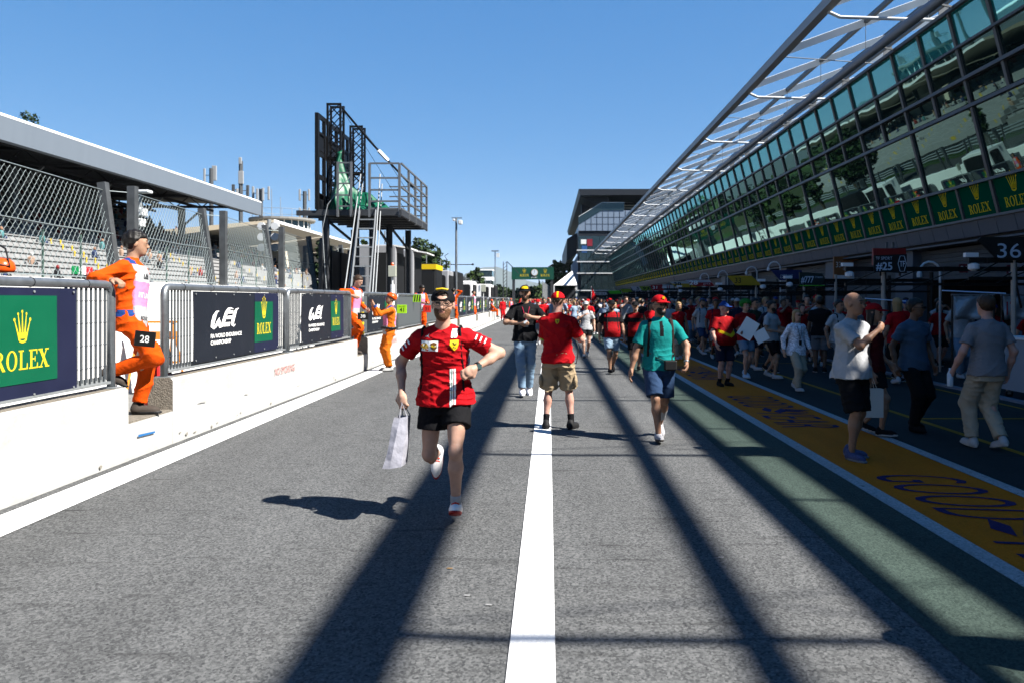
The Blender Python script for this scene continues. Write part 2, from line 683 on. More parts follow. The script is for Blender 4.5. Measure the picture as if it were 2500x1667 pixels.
# lettering on the yellow strip: reads towards the camera, tops to the garages
gy = Flat()
vs, fs = fit_text('GOOD', 1.55, 0.78, shear=0.28, bold=-0.010)
gy.add((vs, fs), 0, (0, 0))
vs, fs = fit_text('YEAR', 1.40, 0.78, shear=0.28, bold=-0.010)
gy.add((vs, fs), 0, (2.05, 0))
gy.poly([(1.62, 0.50), (1.95, 0.30), (2.12, 0.34), (1.78, 0.62)])
gy.poly([(1.52, 0.28), (1.78, 0.16), (1.98, 0.24), (1.72, 0.34)])
for k in range(4):
    gy.poly([(1.66 + 0.07 * k, 0.56 - 0.02 * k), (1.72 + 0.07 * k, 0.54 - 0.02 * k), (1.86 + 0.05 * k, 0.86 - 0.06 * k), (1.82 + 0.05 * k, 0.88 - 0.06 * k)])
word_me = None
for i, ys in enumerate((7.62, 13.92, 20.2, 26.5, 32.8, 39.1)):
    if word_me is None:
        o = gy.build('painted_word', [M_navypaint], (0, 0, 0), (0, -1, 0), (1, 0, 0))
        word_me = o.data
    else:
        o = obj('painted_word', word_me)
    o.location = (3.08, ys, 0.0085)
    tag(o, ['dark blue tyre maker lettering on the yellow strip nearest the camera', 'dark blue lettering on the yellow strip beside the bald man',
            'dark blue lettering on the yellow strip before the man in the blue cap', 'dark blue lettering on the yellow strip behind the man in the blue cap',
            'small far blue lettering on the yellow strip, second from the end', 'farthest small blue lettering on the yellow strip'][i], 'road lettering')

# little litter flecks on the asphalt
for (px, py, c, lab) in ((1098, 1388, (0.30, 0.19, 0.09), 'small tan scrap of litter on the asphalt beyond the wide shadow'), (1140, 1454, (0.34, 0.34, 0.34), 'small pale scrap of tape on the asphalt left of the centre line'),
                         (1193, 1477, (0.34, 0.34, 0.34), 'larger pale scrap of tape beside the white centre line'), (1760, 1361, (0.36, 0.36, 0.36), 'pale scrap of paper on the asphalt right of the thin shadow')):
    p = at(px, py, FPX * CAMH / (py - VPY))
    b = MB().prism([(p.x - 0.022, p.y - 0.006, 0.005), (p.x + 0.014, p.y - 0.012, 0.005), (p.x + 0.020, p.y + 0.006, 0.005), (p.x - 0.012, p.y + 0.012, 0.005)], (0, 0, 0.001))
    tag(b.build('litter_scrap', mat('scrap%.2f' % c[2], c, 0.9)), lab, 'litter')

# ------------------------------------------------------------ pit wall, railings, banners
M_wall = mat('white painted concrete', (0.54, 0.54, 0.53), 0.8, var=0.10, vscale=3.0, bump=0.35, bscale=14, detail=8)
M_conc = mat('rough grey brown concrete', (0.26, 0.23, 0.19), 0.95, var=0.35, vscale=18, bump=0.8, bscale=60)
M_galv = mat('galvanised steel', (0.36, 0.39, 0.42), 0.42, 0.75, var=0.2, vscale=9, bump=0.05, bscale=30)
M_galv2 = mat('light galvanised steel', (0.46, 0.49, 0.51), 0.5, 0.5, var=0.15, vscale=6)
M_bar = mat('dark galvanised bars', (0.16, 0.18, 0.20), 0.5, 0.5, var=0.15)
M_navy = mat('navy banner', (0.012, 0.016, 0.05), 0.6, var=0.12, vscale=3)
M_ink = mat('blue black banner', (0.012, 0.016, 0.026), 0.6, var=0.12, vscale=3)
M_rgreen = mat('banner green', (0.0, 0.12, 0.055), 0.55, var=0.08, vscale=3)
M_rgold = mat('banner gold', (0.78, 0.62, 0.03), 0.5)
M_white = mat('white print', (0.80, 0.80, 0.80), 0.6)
M_black = mat('matt black', (0.012, 0.012, 0.013), 0.6)
M_tick = mat('screen mesh grey', (0.10, 0.115, 0.125), 0.7, var=0.15, vscale=20)
M_redprint = mat('faded red paint', (0.62, 0.22, 0.20), 0.8, var=0.2, vscale=30)
WTOP, WTH, STEP = 0.77, 0.30, 0.40
MOD = 9.98
gaps = [8.33 + MOD * k for k in range(0, 12)]           # near edge of each gap in the wall
GAPW = 0.99


def wall_segment(y0, y1, label):
    t = thing('pit_wall', label, 'wall', (WX, (y0 + y1) / 2, 0), group='white pit wall segments')
    L = (y1 - y0) / 2
    b = MB()
    n = max(2, int((y1 - y0) / 0.8))
    prof = [(0.0, 0.0), (0.0, WTOP - 0.03), (-0.03, WTOP), (-WTH + 0.02, WTOP), (-WTH, WTOP - 0.02), (-WTH, 0.0)]
    vs, fs = [], []
    for i in range(n + 1):
        y = -L + 2 * L * i / n
        for (x, z) in prof:
            vs.append((x + (random.uniform(-.004, .004) if z > 0 else random.uniform(0, .012)), y, z + (random.uniform(-.004, .004) if z > 0.1 else 0)))
    k = len(prof)
    for i in range(n):
        for j in range(k - 1):
            a = i * k + j
            fs.append((a, a + k, a + k + 1, a + 1))
    fs.append(tuple(range(k)))
    fs.append(tuple(range(n * k + k - 1, n * k - 1, -1)))
    b.add(vs, fs)
    for q in range(len(b.f) - 2, len(b.f)):
        b.m[q] = 1
    for i in range(n):            # bare concrete coping
        b.m[i * (k - 1) + 2] = 1
    b.build('wall_body', [M_wall, M_conc], t)
    # tyre scuffs and grime streaks on the face
    d_ = MB()
    for q in range(int((y1 - y0) * 0.4)):
        yy, zz = random.uniform(-L + 0.2, L - 0.3), random.uniform(0.08, 0.6)
        w, h = random.uniform(0.05, 0.28), random.uniform(0.004, 0.014)
        d_.prism([(0.0142, yy, zz), (0.0142, yy + w, zz + random.uniform(-.02, .02)), (0.0142, yy + w * 0.9, zz + h), (0.0142, yy + w * 0.1, zz + h)], (0.001, 0, 0))
    d_.build('scuff', mat('wall scuff', (0.44, 0.44, 0.43), 0.9), t, kind='stuff')
    # chipped paint and dirt along the foot
    c = MB()
    for q in range(int((y1 - y0) * 1.3)):
        yy = random.uniform(-L + 0.1, L - 0.1)
        zz = random.choice([0.03, 0.05, 0.09]) + random.random() * 0.03
        w, h = random.uniform(0.01, 0.05), random.uniform(0.008, 0.035)
        pts = [(0.0145, yy + w * math.cos(a) * random.uniform(.5, 1), zz + h * math.sin(a) * random.uniform(.4, 1)) for a in np.linspace(0, 2 * math.pi, 7)[:-1]]
        c.prism(pts[::-1], (0.002, 0, 0))
    c.build('paint_chip', mat('bare mortar', (0.30, 0.28, 0.24), 0.9), t, kind='stuff')
    return t


segs = [(-12.0, gaps[0])]
for i, g in enumerate(gaps):
    segs.append((g + GAPW, gaps[i + 1] if i + 1 < len(gaps) else g + 9))
seg_lab = ['white pit wall under the large green banner at the edge of the photo', 'white pit wall under the two navy championship banners',
           'white pit wall behind the marshal in the orange helmet', 'fourth white pit wall segment along the lane', 'fifth white pit wall segment along the lane']
for i, (a, b_) in enumerate(segs):
    wall_segment(a, b_, seg_lab[i] if i < 5 else 'far small white pit wall segment towards the finish gantry')
for i, g in enumerate(gaps[:6]):
    b = MB().span((WX - WTH - 0.25, g, 0), (WX - 0.012, g + GAPW, STEP), 0)
    o = b.build('wall_step', [M_conc])
    tag(o, ['low concrete step in the wall gap under the leaning marshal', 'low concrete step in the second wall gap', 'low concrete step in the third wall gap',
            'low concrete step in the fourth wall gap', 'low concrete step in the fifth wall gap', 'low concrete step in the sixth wall gap'][i], 'step')
    b = MB().span((WX - 0.012, g, 0), (WX - 0.002, g + GAPW, STEP - 0.02), 0)
    b.build('white_face', [M_wall], o)
    b = MB()
    for k in range(5):
        b.span((WX - WTH - 0.30, g + 0.05 + k * 0.18, 0.06), (WX - WTH - 0.252, g + 0.05 + k * 0.18 + 0.09, STEP))
    b.build('hazard_stripe', [mat('hazard yellow', (0.75, 0.55, 0.02), 0.6)], o)

o = Flat()
o.add(fit_text('NO SMOKING', 0.98, 0.12))
tag(o.build('painted_notice', [M_redprint], (WX + 0.018, 12.75, 0.47), (0, 1, 0), (0, 0, 1)), 'faded red no smoking lettering on the white wall', 'lettering')
o = Flat()
o.add(fit_text('NO SMOKING', 0.98, 0.12))
tag(o.build('painted_notice', [M_redprint], (WX + 0.018, 22.0, 0.47), (0, 1, 0), (0, 0, 1)), 'small faded red lettering on the wall behind the marshal taking a picture', 'lettering')
b = MB().prism([(WX + .017, 8.5, 0.22), (WX + .017, 8.86, 0.205), (WX + .017, 8.86, 0.225), (WX + .017, 8.5, 0.245)], (0.002, 0, 0))
tag(b.build('paint_dash', mat('blue spray', (0.02, 0.16, 0.42), 0.7)), 'short blue paint dash on the wall below the step', 'paint mark')

RX = WX - 0.14
RTOP = 1.875
rail_parts = {}
bar_me = MB().span((-0.006, -0.016, 0), (0.006, 0.016, RTOP - WTOP - 0.16)).mesh('bar', M_bar)


def rail_panel(y0, y1, label, bars=1, screen=False, stripes=False):
    """one railing panel on the wall: bent tube frame, bottom rail and flat uprights"""
    t = thing('railing_panel', label, 'railing', (RX, y0, WTOP), group='steel railing panels on the pit wall')
    L = y1 - y0
    H = RTOP - WTOP - 0.042
    r = 0.042
    b = MB()
    pts = [(0, 0.042, 0)]
    pts += [(0, 0.042 + 0.11 * (1 - math.cos(a)), H - 0.11 + 0.11 * math.sin(a)) for a in np.linspace(0, math.pi / 2, 6)]
    pts += [(0, L - 0.042 - 0.11 * (1 - math.cos(a)), H - 0.11 + 0.11 * math.sin(a)) for a in np.linspace(math.pi / 2, 0, 6)]
    pts += [(0, L - 0.042, 0)]
    b.tube(pts, r, 12)
    b.build('tube_frame', M_galv, t, smooth=True)
    b = MB()
    for yy in np.linspace(0.5, L - 0.5, 5):                    # cable ties round the top tube
        b.tube([(0, yy, H), (0, yy + 0.006, H)], r + 0.004, 12)
    b.build('cable_tie', M_black, t, kind='stuff')
    MB().span((-0.03, 0.10, 0.05), (0.03, L - 0.10, 0.075)).span((-0.03, 0.10, 0.0755), (-0.02, L - 0.10, 0.13)).build('bottom_rail', M_galv2, t)
    MB().span((-0.09, 0.0, 0.0), (0.09, 0.12, 0.012)).span((-0.09, L - 0.12, 0.0), (0.09, L, 0.012)).build('base_plate', M_galv2, t)
    if bars:
        yy = 0.16
        while yy < L - 0.14:
            if bars == 2 or yy < 0.75 or yy > L - 0.85:
                obj('bar', bar_me, t, loc=(-0.004, yy, 0.10))
            yy += 0.082
        b = MB()
        for zz in (0.24, 0.46, 0.68, 0.90):
            b.tube([(0.006, 0.12, zz), (0.006, L - 0.12, zz)], 0.003, 4)
        b.build('cross_wire', M_bar, t)
    if screen:
        b = MB().span((-0.004, 0.12, 0.10), (0.004, L - 0.12, H - 0.05))
        b.build('screen_sheet', M_tick, t)
    if stripes:
        b = MB()
        for zz in (0.06, 0.30, 0.54, 0.78):
            b.tube([(0, 0.042, zz), (0, 0.042, zz + 0.07)], r + 0.003, 12)
        b.build('yellow_stripe', mat('stripe yellow', (0.78, 0.56, 0.02), 0.5), t)
    return t


def wavy(a, k, ph):
    return lambda u, v: a * math.sin(u * k + ph) * (0.4 + 0.6 * v) + a * 0.5 * math.sin(v * 5 + ph + u * 2)


def subdivided_rect(u0, v0, u1, v1, nu, nv):
    vs = [(u0 + (u1 - u0) * i / nu, v0 + (v1 - v0) * j / nv) for j in range(nv + 1) for i in range(nu + 1)]
    fs = [(j * (nu + 1) + i, j * (nu + 1) + i + 1, (j + 1) * (nu + 1) + i + 1, (j + 1) * (nu + 1) + i) for j in range(nv) for i in range(nu)]
    return vs, fs


def grid_cut(F, step):
    """no-op helper: small art follows the cloth through its own vertices"""
    return F


def banner(y0, y1, kind, label, lo=0.10, hi=None):
    hi = RTOP - WTOP - 0.09 if hi is None else hi
    t = thing('sponsor_banner', label, 'banner', (RX + 0.022, y0, WTOP + lo))
    L, H = y1 - y0, hi - lo
    ph = random.uniform(0, 6)
    wv = wavy(0.006, 5.0, ph)
    b = MB()
    base = Flat()
    base.add(subdivided_rect(0, 0, L, H, 26, 10))
    if kind == 'wec':
        for q in range(len(base.f)):
            if q % 26 > 17:
                base.m[q] = 0
    cloth_o = base.build('cloth', [M_navy if kind == 'rolex' else M_ink], (0, 0, 0), (0, 1, 0), (0, 0, 1), t, 0.0, wv)
    cloth_o.modifiers.new('solid', 'SOLIDIFY').thickness = 0.003
    art = Flat()
    if kind == 'rolex':
        art.add(subdivided_rect(1.74, 0.145, 2.70, 0.895, 8, 6), 0)
        art2 = Flat().join(WORD, (0.70 / 4.32, 0.165), (2.22 - 0.35, 0.265)).join(CROWN, (0.25, 0.285), (2.22, 0.49))
    else:
        nav = Flat()
        nav.add(subdivided_rect(L * 0.66, 0, L, H, 9, 10))
        nav.build('navy_panel', [M_navy], (0, 0, 0), (0, 1, 0), (0, 0, 1), cloth_o, 0.003, wv)
        art.add(subdivided_rect(L * 0.66, H * 0.17, L * 0.905, H * 0.85, 6, 6), 0)
        art2 = Flat().join(rolex_art(L * 0.185), (1, 1.16), (L * 0.783, H * 0.30))
        wh = Flat()
        wh.join(WEC, (L * 0.215, H * 0.30), (L * 0.16, H * 0.46))
        wh.add(fit_text('FIA WORLD ENDURANCE', L * 0.34, H * 0.062, bold=0.012), 0, (L * 0.155, H * 0.32))
        wh.add(fit_text('CHAMPIONSHIP', L * 0.22, H * 0.062, bold=0.012), 0, (L * 0.155, H * 0.225))
        wh.build('white_print', [M_white], (0, 0, 0), (0, 1, 0), (0, 0, 1), cloth_o, 0.006, wv)
    art.build('green_print', [M_rgreen], (0, 0, 0), (0, 1, 0), (0, 0, 1), cloth_o, 0.006, wv)
    art2.build('gold_print', [M_rgold], (0, 0, 0), (0, 1, 0), (0, 0, 1), cloth_o, 0.009, wv)
    b = MB()
    for yy in np.linspace(0.06, L - 0.06, 6):
        for zz in (0.035, H - 0.035):
            b.tube([(0.006, yy, zz), (0.012, yy, zz)], 0.012, 6)
    b.build('eyelet', M_galv2, t, kind='stuff')
    return t


# first wall: one panel behind the camera's edge, one carrying the big green banner
rail_panel(-0.35, 3.95, 'steel railing panel beside the camera, outside the picture')
rail_panel(3.97, 8.30, 'steel railing panel ending at the marshal in orange, carrying the big green banner')
banner(4.6, 7.62, 'rolex', 'large navy and green banner with gold coronet at the edge of the photo', lo=0.05)
g0 = gaps[0] + GAPW
rail_panel(g0 + 0.03, g0 + 4.42, 'steel railing panel just past the gap, carrying the first championship banner')
rail_panel(g0 + 4.46, g0 + 8.86, 'steel railing panel ending at the second gap, carrying the second championship banner', stripes=False)
banner(g0 + 0.80, g0 + 3.98, 'wec', 'navy championship banner with white word mark, nearer of the two on the wall')
banner(g0 + 5.20, g0 + 8.20, 'wec', 'navy championship banner ending beside the plate numbered 38')
for k in range(1, 9):
    g = gaps[k] + GAPW
    for j, (a, b_) in enumerate(((g + 0.03, g + 4.42), (g + 4.46, g + 8.86))):
        p = rail_panel(a, b_, 'far screened railing panel %s wall gap' % (('just past the ' if j == 0 else 'before the ') + ['', 'second', 'third', 'fourth', 'fifth', 'sixth', 'seventh', 'eighth', 'ninth', 'tenth'][k + 1 + (0 if j == 0 else 0)]) if k > 1 else
                       ['striped-post railing panel behind the marshal in the orange helmet', 'grey screened railing panel with the lime number board'][j],
                       bars=0, screen=True, stripes=(k == 1 and j == 0))
        if k == 1 and j == 0:
            banner(a + 0.55, a + 3.6, 'wec', 'dark championship banner partly hidden by the marshal in the orange helmet')
        elif k >= 3 and k < 8:
            banner(a + 0.5, b_ - 0.4, 'wec', 'small far championship banner, number %s beyond the fourth gap' % ['one', 'two', 'three', 'four', 'five', 'six', 'seven', 'eight', 'nine', 'ten', 'eleven', 'twelve'][(k - 3) * 2 + j])


def plate(name, txt, p, w, h, col, ink, label, rz=0.0, sub=None, tilt=0.0):
    t = thing(name, label, 'number plate', p, rz)
    t.rotation_euler = (0, tilt, rz)
    o = MB().box((0, 0, 0), (w, 0.012, h)).build('board', col, t)
    bevel(o, 0.004, 1)
    F = Flat()
    vs, fs = fit_text(txt, w * 0.44, h * 0.46, bold=0.01)
    F.add((vs, fs), 0, (-w * 0.22, -h * (0.30 if sub else 0.23)))
    if sub:
        vs, fs = fit_text(sub, w * 0.7, h * 0.14)
        F.add((vs, fs), 0, (-w * 0.35, h * 0.24))
    F.build('number', [ink], (0, -0.0085, 0), (1, 0, 0), (0, 0, 1), o)
    return t


plate('number_plate', '28', (RX + 0.30, 8.36, 1.27), 0.22, 0.16, M_black, M_white, 'black plate with white 28 on the railing post', tilt=R(6))
plate('number_plate', '38', (RX + 0.26, 18.34, 1.30), 0.25, 0.16, M_black, M_white, 'black plate with white 38 at the second wall gap')
M_lime = mat('lime board', (0.42, 0.80, 0.02), 0.5)
M_redb = mat('red board', (0.75, 0.03, 0.02), 0.5)
plate('number_board', '41', (RX + 0.22, 23.4, 1.40), 0.29, 0.25, M_lime, M_black, 'lime board with black 41 on the railing', sub='Team WRT')
plate('number_board', '31', (RX + 0.20, 28.35, 1.35), 0.28, 0.25, M_redb, M_black, 'red board with black 31 by the third gap')
t = thing('striped_board', 'lime and black striped board on top of the railing', 'board', (RX + 0.10, 26.6, 1.72))
MB().box((0, 0, 0), (0.32, 0.012, 0.25)).build('board', M_lime, t)
F = Flat()
for q in range(4):
    F.poly([(-0.15 + 0.08 * q, -0.11), (-0.11 + 0.08 * q, -0.11), (-0.08 + 0.08 * q, 0.11), (-0.12 + 0.08 * q, 0.11)])
F.build('black_stripe', [M_black], (0, -0.0085, 0), (1, 0, 0), (0, 0, 1), t.children[0])
# ------------------------------------------------------------ pit building on the garage side
def glass_mat(name, base, ior=1.75, wave=0.0035, rough=0.012, gloss=(0.75, 0.9, 0.86)):
    m = bpy.data.materials.new(name)
    m.use_nodes = True
    nt = m.node_tree
    N, L = nt.nodes, nt.links
    N.remove(N['Principled BSDF'])
    out = N['Material Output']
    df = N.new('ShaderNodeBsdfPrincipled')
    df.inputs['Base Color'].default_value = (*base, 1)
    df.inputs['Roughness'].default_value = 0.2
    df.inputs['Specular IOR Level'].default_value = 0.0
    gl = N.new('ShaderNodeBsdfGlossy')
    gl.inputs['Color'].default_value = (*gloss, 1)
    gl.inputs['Roughness'].default_value = rough
    fr = N.new('ShaderNodeFresnel')
    fr.inputs['IOR'].default_value = ior
    g = N.new('ShaderNodeNewGeometry')
    nz = N.new('ShaderNodeTexNoise')
    nz.inputs['Scale'].default_value = 0.8
    nz.inputs['Detail'].default_value = 0.8
    L.new(g.outputs['Position'], nz.inputs['Vector'])
    bp = N.new('ShaderNodeBump')
    bp.inputs['Strength'].default_value = 1.0
    bp.inputs['Distance'].default_value = wave
    L.new(nz.outputs['Fac'], bp.inputs['Height'])
    L.new(bp.outputs[0], gl.inputs['Normal'])
    mx = N.new('ShaderNodeMixShader')
    L.new(fr.outputs[0], mx.inputs[0])
    L.new(df.outputs[0], mx.inputs[1])
    L.new(gl.outputs[0], mx.inputs[2])
    L.new(mx.outputs[0], out.inputs[0])
    MATS[name] = m
    return m


M_glass = glass_mat('facade glass', (0.004, 0.009, 0.009), 1.9, gloss=(0.50, 0.82, 0.80))
M_glass_teal = glass_mat('teal parapet glass', (0.006, 0.10, 0.11), 2.5, gloss=(0.40, 0.92, 0.95))
M_mull = mat('grey aluminium mullion', (0.13, 0.14, 0.155), 0.45, 0.3, var=0.08)
M_clad = mat('blue grey cladding', (0.13, 0.15, 0.19), 0.55, 0.1, var=0.10, vscale=1.5)
M_panelgreen = mat('panel green', (0.0, 0.10, 0.055), 0.6, spec=0.0)
M_panelgold = mat('panel gold', (0.85, 0.70, 0.03), 0.6, spec=0.0)
M_steel = mat('grey painted steel', (0.22, 0.235, 0.25), 0.5, 0.2, var=0.1)
M_wsteel = mat('white painted steel', (0.62, 0.64, 0.66), 0.5, var=0.06)
M_louvre = mat('white canopy blade', (0.80, 0.82, 0.84), 0.5, var=0.03)
M_dark = mat('dark garage wall', (0.035, 0.04, 0.05), 0.7, var=0.2)
M_shutter = mat('roller shutter', (0.09, 0.10, 0.115), 0.6, var=0.1)
M_roofm = mat('roof membrane', (0.30, 0.31, 0.32), 0.8, var=0.1)
LEAN = 0.255
ZB = 4.04


def fx(z):
    return 12.5 - LEAN * (z - ZB)


BLD = thing('pit_building', 'long glass-fronted pit building with leaning windows along the lane', 'building')
YN, YF = -26.0, 149.0
PW = 1.85
Y0 = 25.8 - PW * 6           # panel grid origin
YDET, YEND = 80, YF
UPV = Vector((-LEAN, 0, 1)).normalized()
OUT = Vector((-1, 0, -LEAN)).normalized()
rows = [(5.03, 7.06, 2), (7.06, 7.80, 1), (7.80, 8.64, 1), (8.64, 9.64, 1)]


def lean_pane(z0, z1, w, name, m, inset=0.045):
    """pane with its origin on the facade plane at the lower edge"""
    h = (z1 - z0) / UPV.z
    b = MB()
    vs = []
    for d in (0.0, 0.03):
        for (yy, s) in ((inset, inset), (w - inset, inset), (w - inset, h - inset), (inset, h - inset)):
            vs.append(UPV * s + Vector((0, yy, 0)) - OUT * (d + 0.03))
    b.add(vs, [(0, 3, 2, 1), (4, 5, 6, 7), (0, 1, 5, 4), (1, 2, 6, 5), (2, 3, 7, 6), (3, 0, 4, 7)])
    return b.mesh(name, m)


pane_me = [lean_pane(z0, z1, PW * n, 'window_pane', M_glass if i < 3 else M_glass_teal, 0.05 if i != 1 else 0.10) for i, (z0, z1, n) in enumerate(rows)]
n_all = int((YDET - Y0) / PW)
for i, (z0, z1, n) in enumerate(rows):
    k = 0
    while k + n <= n_all:
        if Y0 + PW * (k + n) > 17:
            obj('window_pane', pane_me[i], BLD, loc=(fx(z0), Y0 + PW * k, z0))
        k += n
# green sponsor panels under the glass
pan_b = lean_pane(ZB, 5.03, PW, 'sponsor_panel', M_panelgreen, 0.03)
art = rolex_art(PW * 0.60)
art_me = None
for k in range(n_all):
    if Y0 + PW * (k + 1) < 17:
        continue
    p = obj('sponsor_panel', pan_b, BLD, loc=(fx(ZB), Y0 + PW * k, ZB))
    if art_me is None:
        # reads from the lane: u runs away from the camera
        a = Flat().join(art, (-1, 1), (0, 0))
        a.f = [tuple(reversed(q)) for q in a.f]
        a2 = Flat().join(art)
        o = a2.build('gold_print', [M_panelgold], Vector((0, PW / 2, 0)) + UPV * 0.15 + OUT * -0.02, (0, -1, 0), tuple(UPV), p)
        art_me = o.data
    else:
        obj('gold_print', art_me, p)
# frame: uprights each its own part, long rails
mull_me = MB().bar(Vector((0, 0, 0)) - UPV * 0.0, UPV * ((9.64 - ZB) / UPV.z), 0.07, 0.12, up=(0, 1, 0)).mesh('mullion', M_mull)
mull_s = MB().bar(UPV * ((7.06 - ZB) / UPV.z), UPV * ((9.64 - ZB) / UPV.z), 0.07, 0.12, up=(0, 1, 0)).mesh('mullion', M_mull)
mull_r = MB().bar((0, 0, 0), UPV * (0.99 / UPV.z), 0.06, 0.10, up=(0, 1, 0)).mesh('mullion', M_mull)
for k in range(n_all + 1):
    if Y0 + PW * k < 16:
        continue
    loc = (fx(ZB), Y0 + PW * k, ZB)
    if k % 2 == 0:
        obj('mullion', mull_me, BLD, loc=loc)
    else:
        obj('mullion', mull_s, BLD, loc=loc)
        obj('mullion', mull_r, BLD, loc=loc)
for z, w in ((ZB, 0.07), (5.03, 0.08), (7.06, 0.10), (7.80, 0.10), (8.64, 0.07), (9.64, 0.10)):
    MB().bar((fx(z) - 0.012, YN, z), (fx(z) - 0.012, YF, z), 0.13, w).build('transom', M_mull, BLD)
# facade away from the frame of the photograph and its far end: same rows, joined
def far_part(y0, y1, name):
    for (z0, z1, m, nm) in ((ZB, 5.03, M_panelgreen, 'far_sponsor_panel'), (5.03, 8.64, M_glass, 'far_window_pane'), (8.64, 9.64, M_glass_teal, 'far_parapet_pane')):
        h = (z1 - z0) / UPV.z
        b = MB()
        o = Vector((fx(z0), 0, z0)) - OUT * 0.03
        yy = y0
        while yy < y1 - 0.1:
            y2 = min(yy + PW, y1)
            p = [o + Vector((0, yy + 0.03, 0)), o + Vector((0, y2 - 0.03, 0)), o + Vector((0, y2 - 0.03, 0)) + UPV * h, o + Vector((0, yy + 0.03, 0)) + UPV * h]
            b.prism([q - OUT * 0.03 for q in p], OUT * 0.03)
            yy = y2
        b.build(nm, m, BLD, kind='stuff')
    b = MB()
    yy = y0
    while yy < y1:
        b.bar((fx(ZB), yy, ZB), (fx(9.64), yy, 9.64), 0.07, 0.10, up=(0, 1, 0))
        yy += PW
    b.build('far_mullion', M_mull, BLD, kind='stuff')


far_part(Y0 + PW * n_all + 0.05, YF, 'far')
far_part(YN, 16.5, 'near')
# gold word on the far panels, as flat print
b = MB()
for k in range(n_all, int((YF - Y0) / PW)):
    yy = Y0 + PW * k
    for s0, s1, wv in ((0.17, 0.40, 0.9), (0.5, 0.85, 0.35)):
        c = Vector((fx(ZB), yy + PW / 2, ZB)) - OUT * -0.012
        b.prism([c + UPV * s0 + Vector((0, -wv / 2, 0)), c + UPV * s0 + Vector((0, wv / 2, 0)), c + UPV * s1 + Vector((0, wv / 2, 0)), c + UPV * s1 + Vector((0, -wv / 2, 0))], OUT * 0.003)
b.build('far_gold_print', M_panelgold, BLD, kind='stuff')
# cladding strip below
strip = MB().prism([(12.50, 0.012, 4.0), (12.62, 0.012, 3.55), (12.72, 0.012, 3.55), (12.60, 0.012, 4.0)], (0, 0.901, 0)).mesh('cladding_panel', M_clad)
for k in range(int((YDET - 14) / 0.925)):
    obj('cladding_panel', strip, BLD, loc=(0, 14 + k * 0.925, 0))
MB().prism([(12.50, YN, 4.0), (12.62, YN, 3.55), (12.72, YN, 3.55), (12.60, YN, 4.0)], (0, 13.98 - YN, 0)).build('cladding_strip', M_clad, BLD)
MB().prism([(12.50, 80, 4.0), (12.62, 80, 3.55), (12.72, 80, 3.55), (12.60, 80, 4.0)], (0, YF - 80, 0)).build('cladding_strip', M_clad, BLD)
# carcass: backing, floors, roof
MB().span((12.8, YN, 3.45), (26, YF, 8.55)).build('carcass', M_dark, BLD)
MB().prism([(12.55, YN, 5.0), (12.8, YN, 5.0), (12.8, YN, 8.5), (11.66, YN, 8.5)], (0, YF - YN, 0)).build('floor_edge', M_dark, BLD)
MB().span((11.55, YN, 8.56), (26, YF, 8.66)).build('roof', M_roofm, BLD)
MB().span((14.6, YN, 8.67), (25, YF, 10.3)).build('roof_house', mat('roof house', (0.3, 0.33, 0.36), 0.6), BLD)
# gutter tube along the eaves
MB().tube([(10.50, YN, 9.74), (10.50, YF, 9.74)], 0.15, 12).build('gutter', mat('blue grey gutter', (0.28, 0.34, 0.44), 0.4, 0.4), BLD, smooth=True)
b = MB()
for k in range(0, 90):
    yy = Y0 + PW * 2 * k - 30
    if yy < YF:
        b.bar((10.6, yy, 9.74), (11.1, yy, 9.62), 0.05, 0.05)
b.build('gutter_bracket', M_steel, BLD, kind='stuff')

# ------------------------------------------------------------ canopy above it
CAN = thing('roof_canopy', 'steel canopy of white blades projecting above the pit building', 'canopy')
BAY, YC0 = 4.7, 28.5 - 4.7 * 11
SL = 0.367


def cz(x):
    return 10.6 + SL * (x - 8.15)


n_bays = int((YF - YC0) / BAY) + 1
MB().span((8.15, YC0 - 2, 10.30), (8.43, YC0 + n_bays * BAY, 10.60)).build('edge_beam', mat('pale beam', (0.42, 0.45, 0.48), 0.5), CAN)
MB().bar((11.34, YC0 - 2, cz(11.34) - 0.12), (11.34, YC0 + n_bays * BAY, cz(11.34) - 0.12), 0.14, 0.16).build('purlin', M_steel, CAN)
MB().bar((14.05, YC0 - 2, cz(14.05) - 0.12), (14.05, YC0 + n_bays * BAY, cz(14.05) - 0.12), 0.16, 0.2).build('purlin', M_steel, CAN)
MB().bar((13.2, YC0 - 2, 11.55), (13.2, YC0 + n_bays * BAY, 11.55), 0.12, 0.14).build('purlin', M_steel, CAN)
p0, p1 = Vector((8.44, 0, cz(8.44) - 0.16)), Vector((17.5, 0, cz(17.5) - 0.16))
blade = MB().bar(p0, p1, 0.025, 0.27, up=tuple(SUNV)).mesh('canopy_blade', M_louvre)
rod = MB().tube([p0 + Vector((0, -.05, -.2)), Vector((13.2, -.05, 10.0))], 0.018, 6).mesh('tie_rod', M_steel)
pole = MB().tube([(8.35, 0, 10.28), (8.7, 0, 10.12), (14.2, 0, 9.95)], 0.055, 8).mesh('strut_pole', M_wsteel)
pl = MB().span((13.95, -0.02, 11.45), (14.3, 0.02, 12.75))
pl.tube([(14.1, 0, 8.66), (14.1, 0, 11.5)], 0.05, 6)
bracket = pl.mesh('bracket', M_steel)
holes = MB()
for kk in range(5):
    holes.lathe([(0.0, 0), (0.04, 0)], (0, 0, 0), 8)
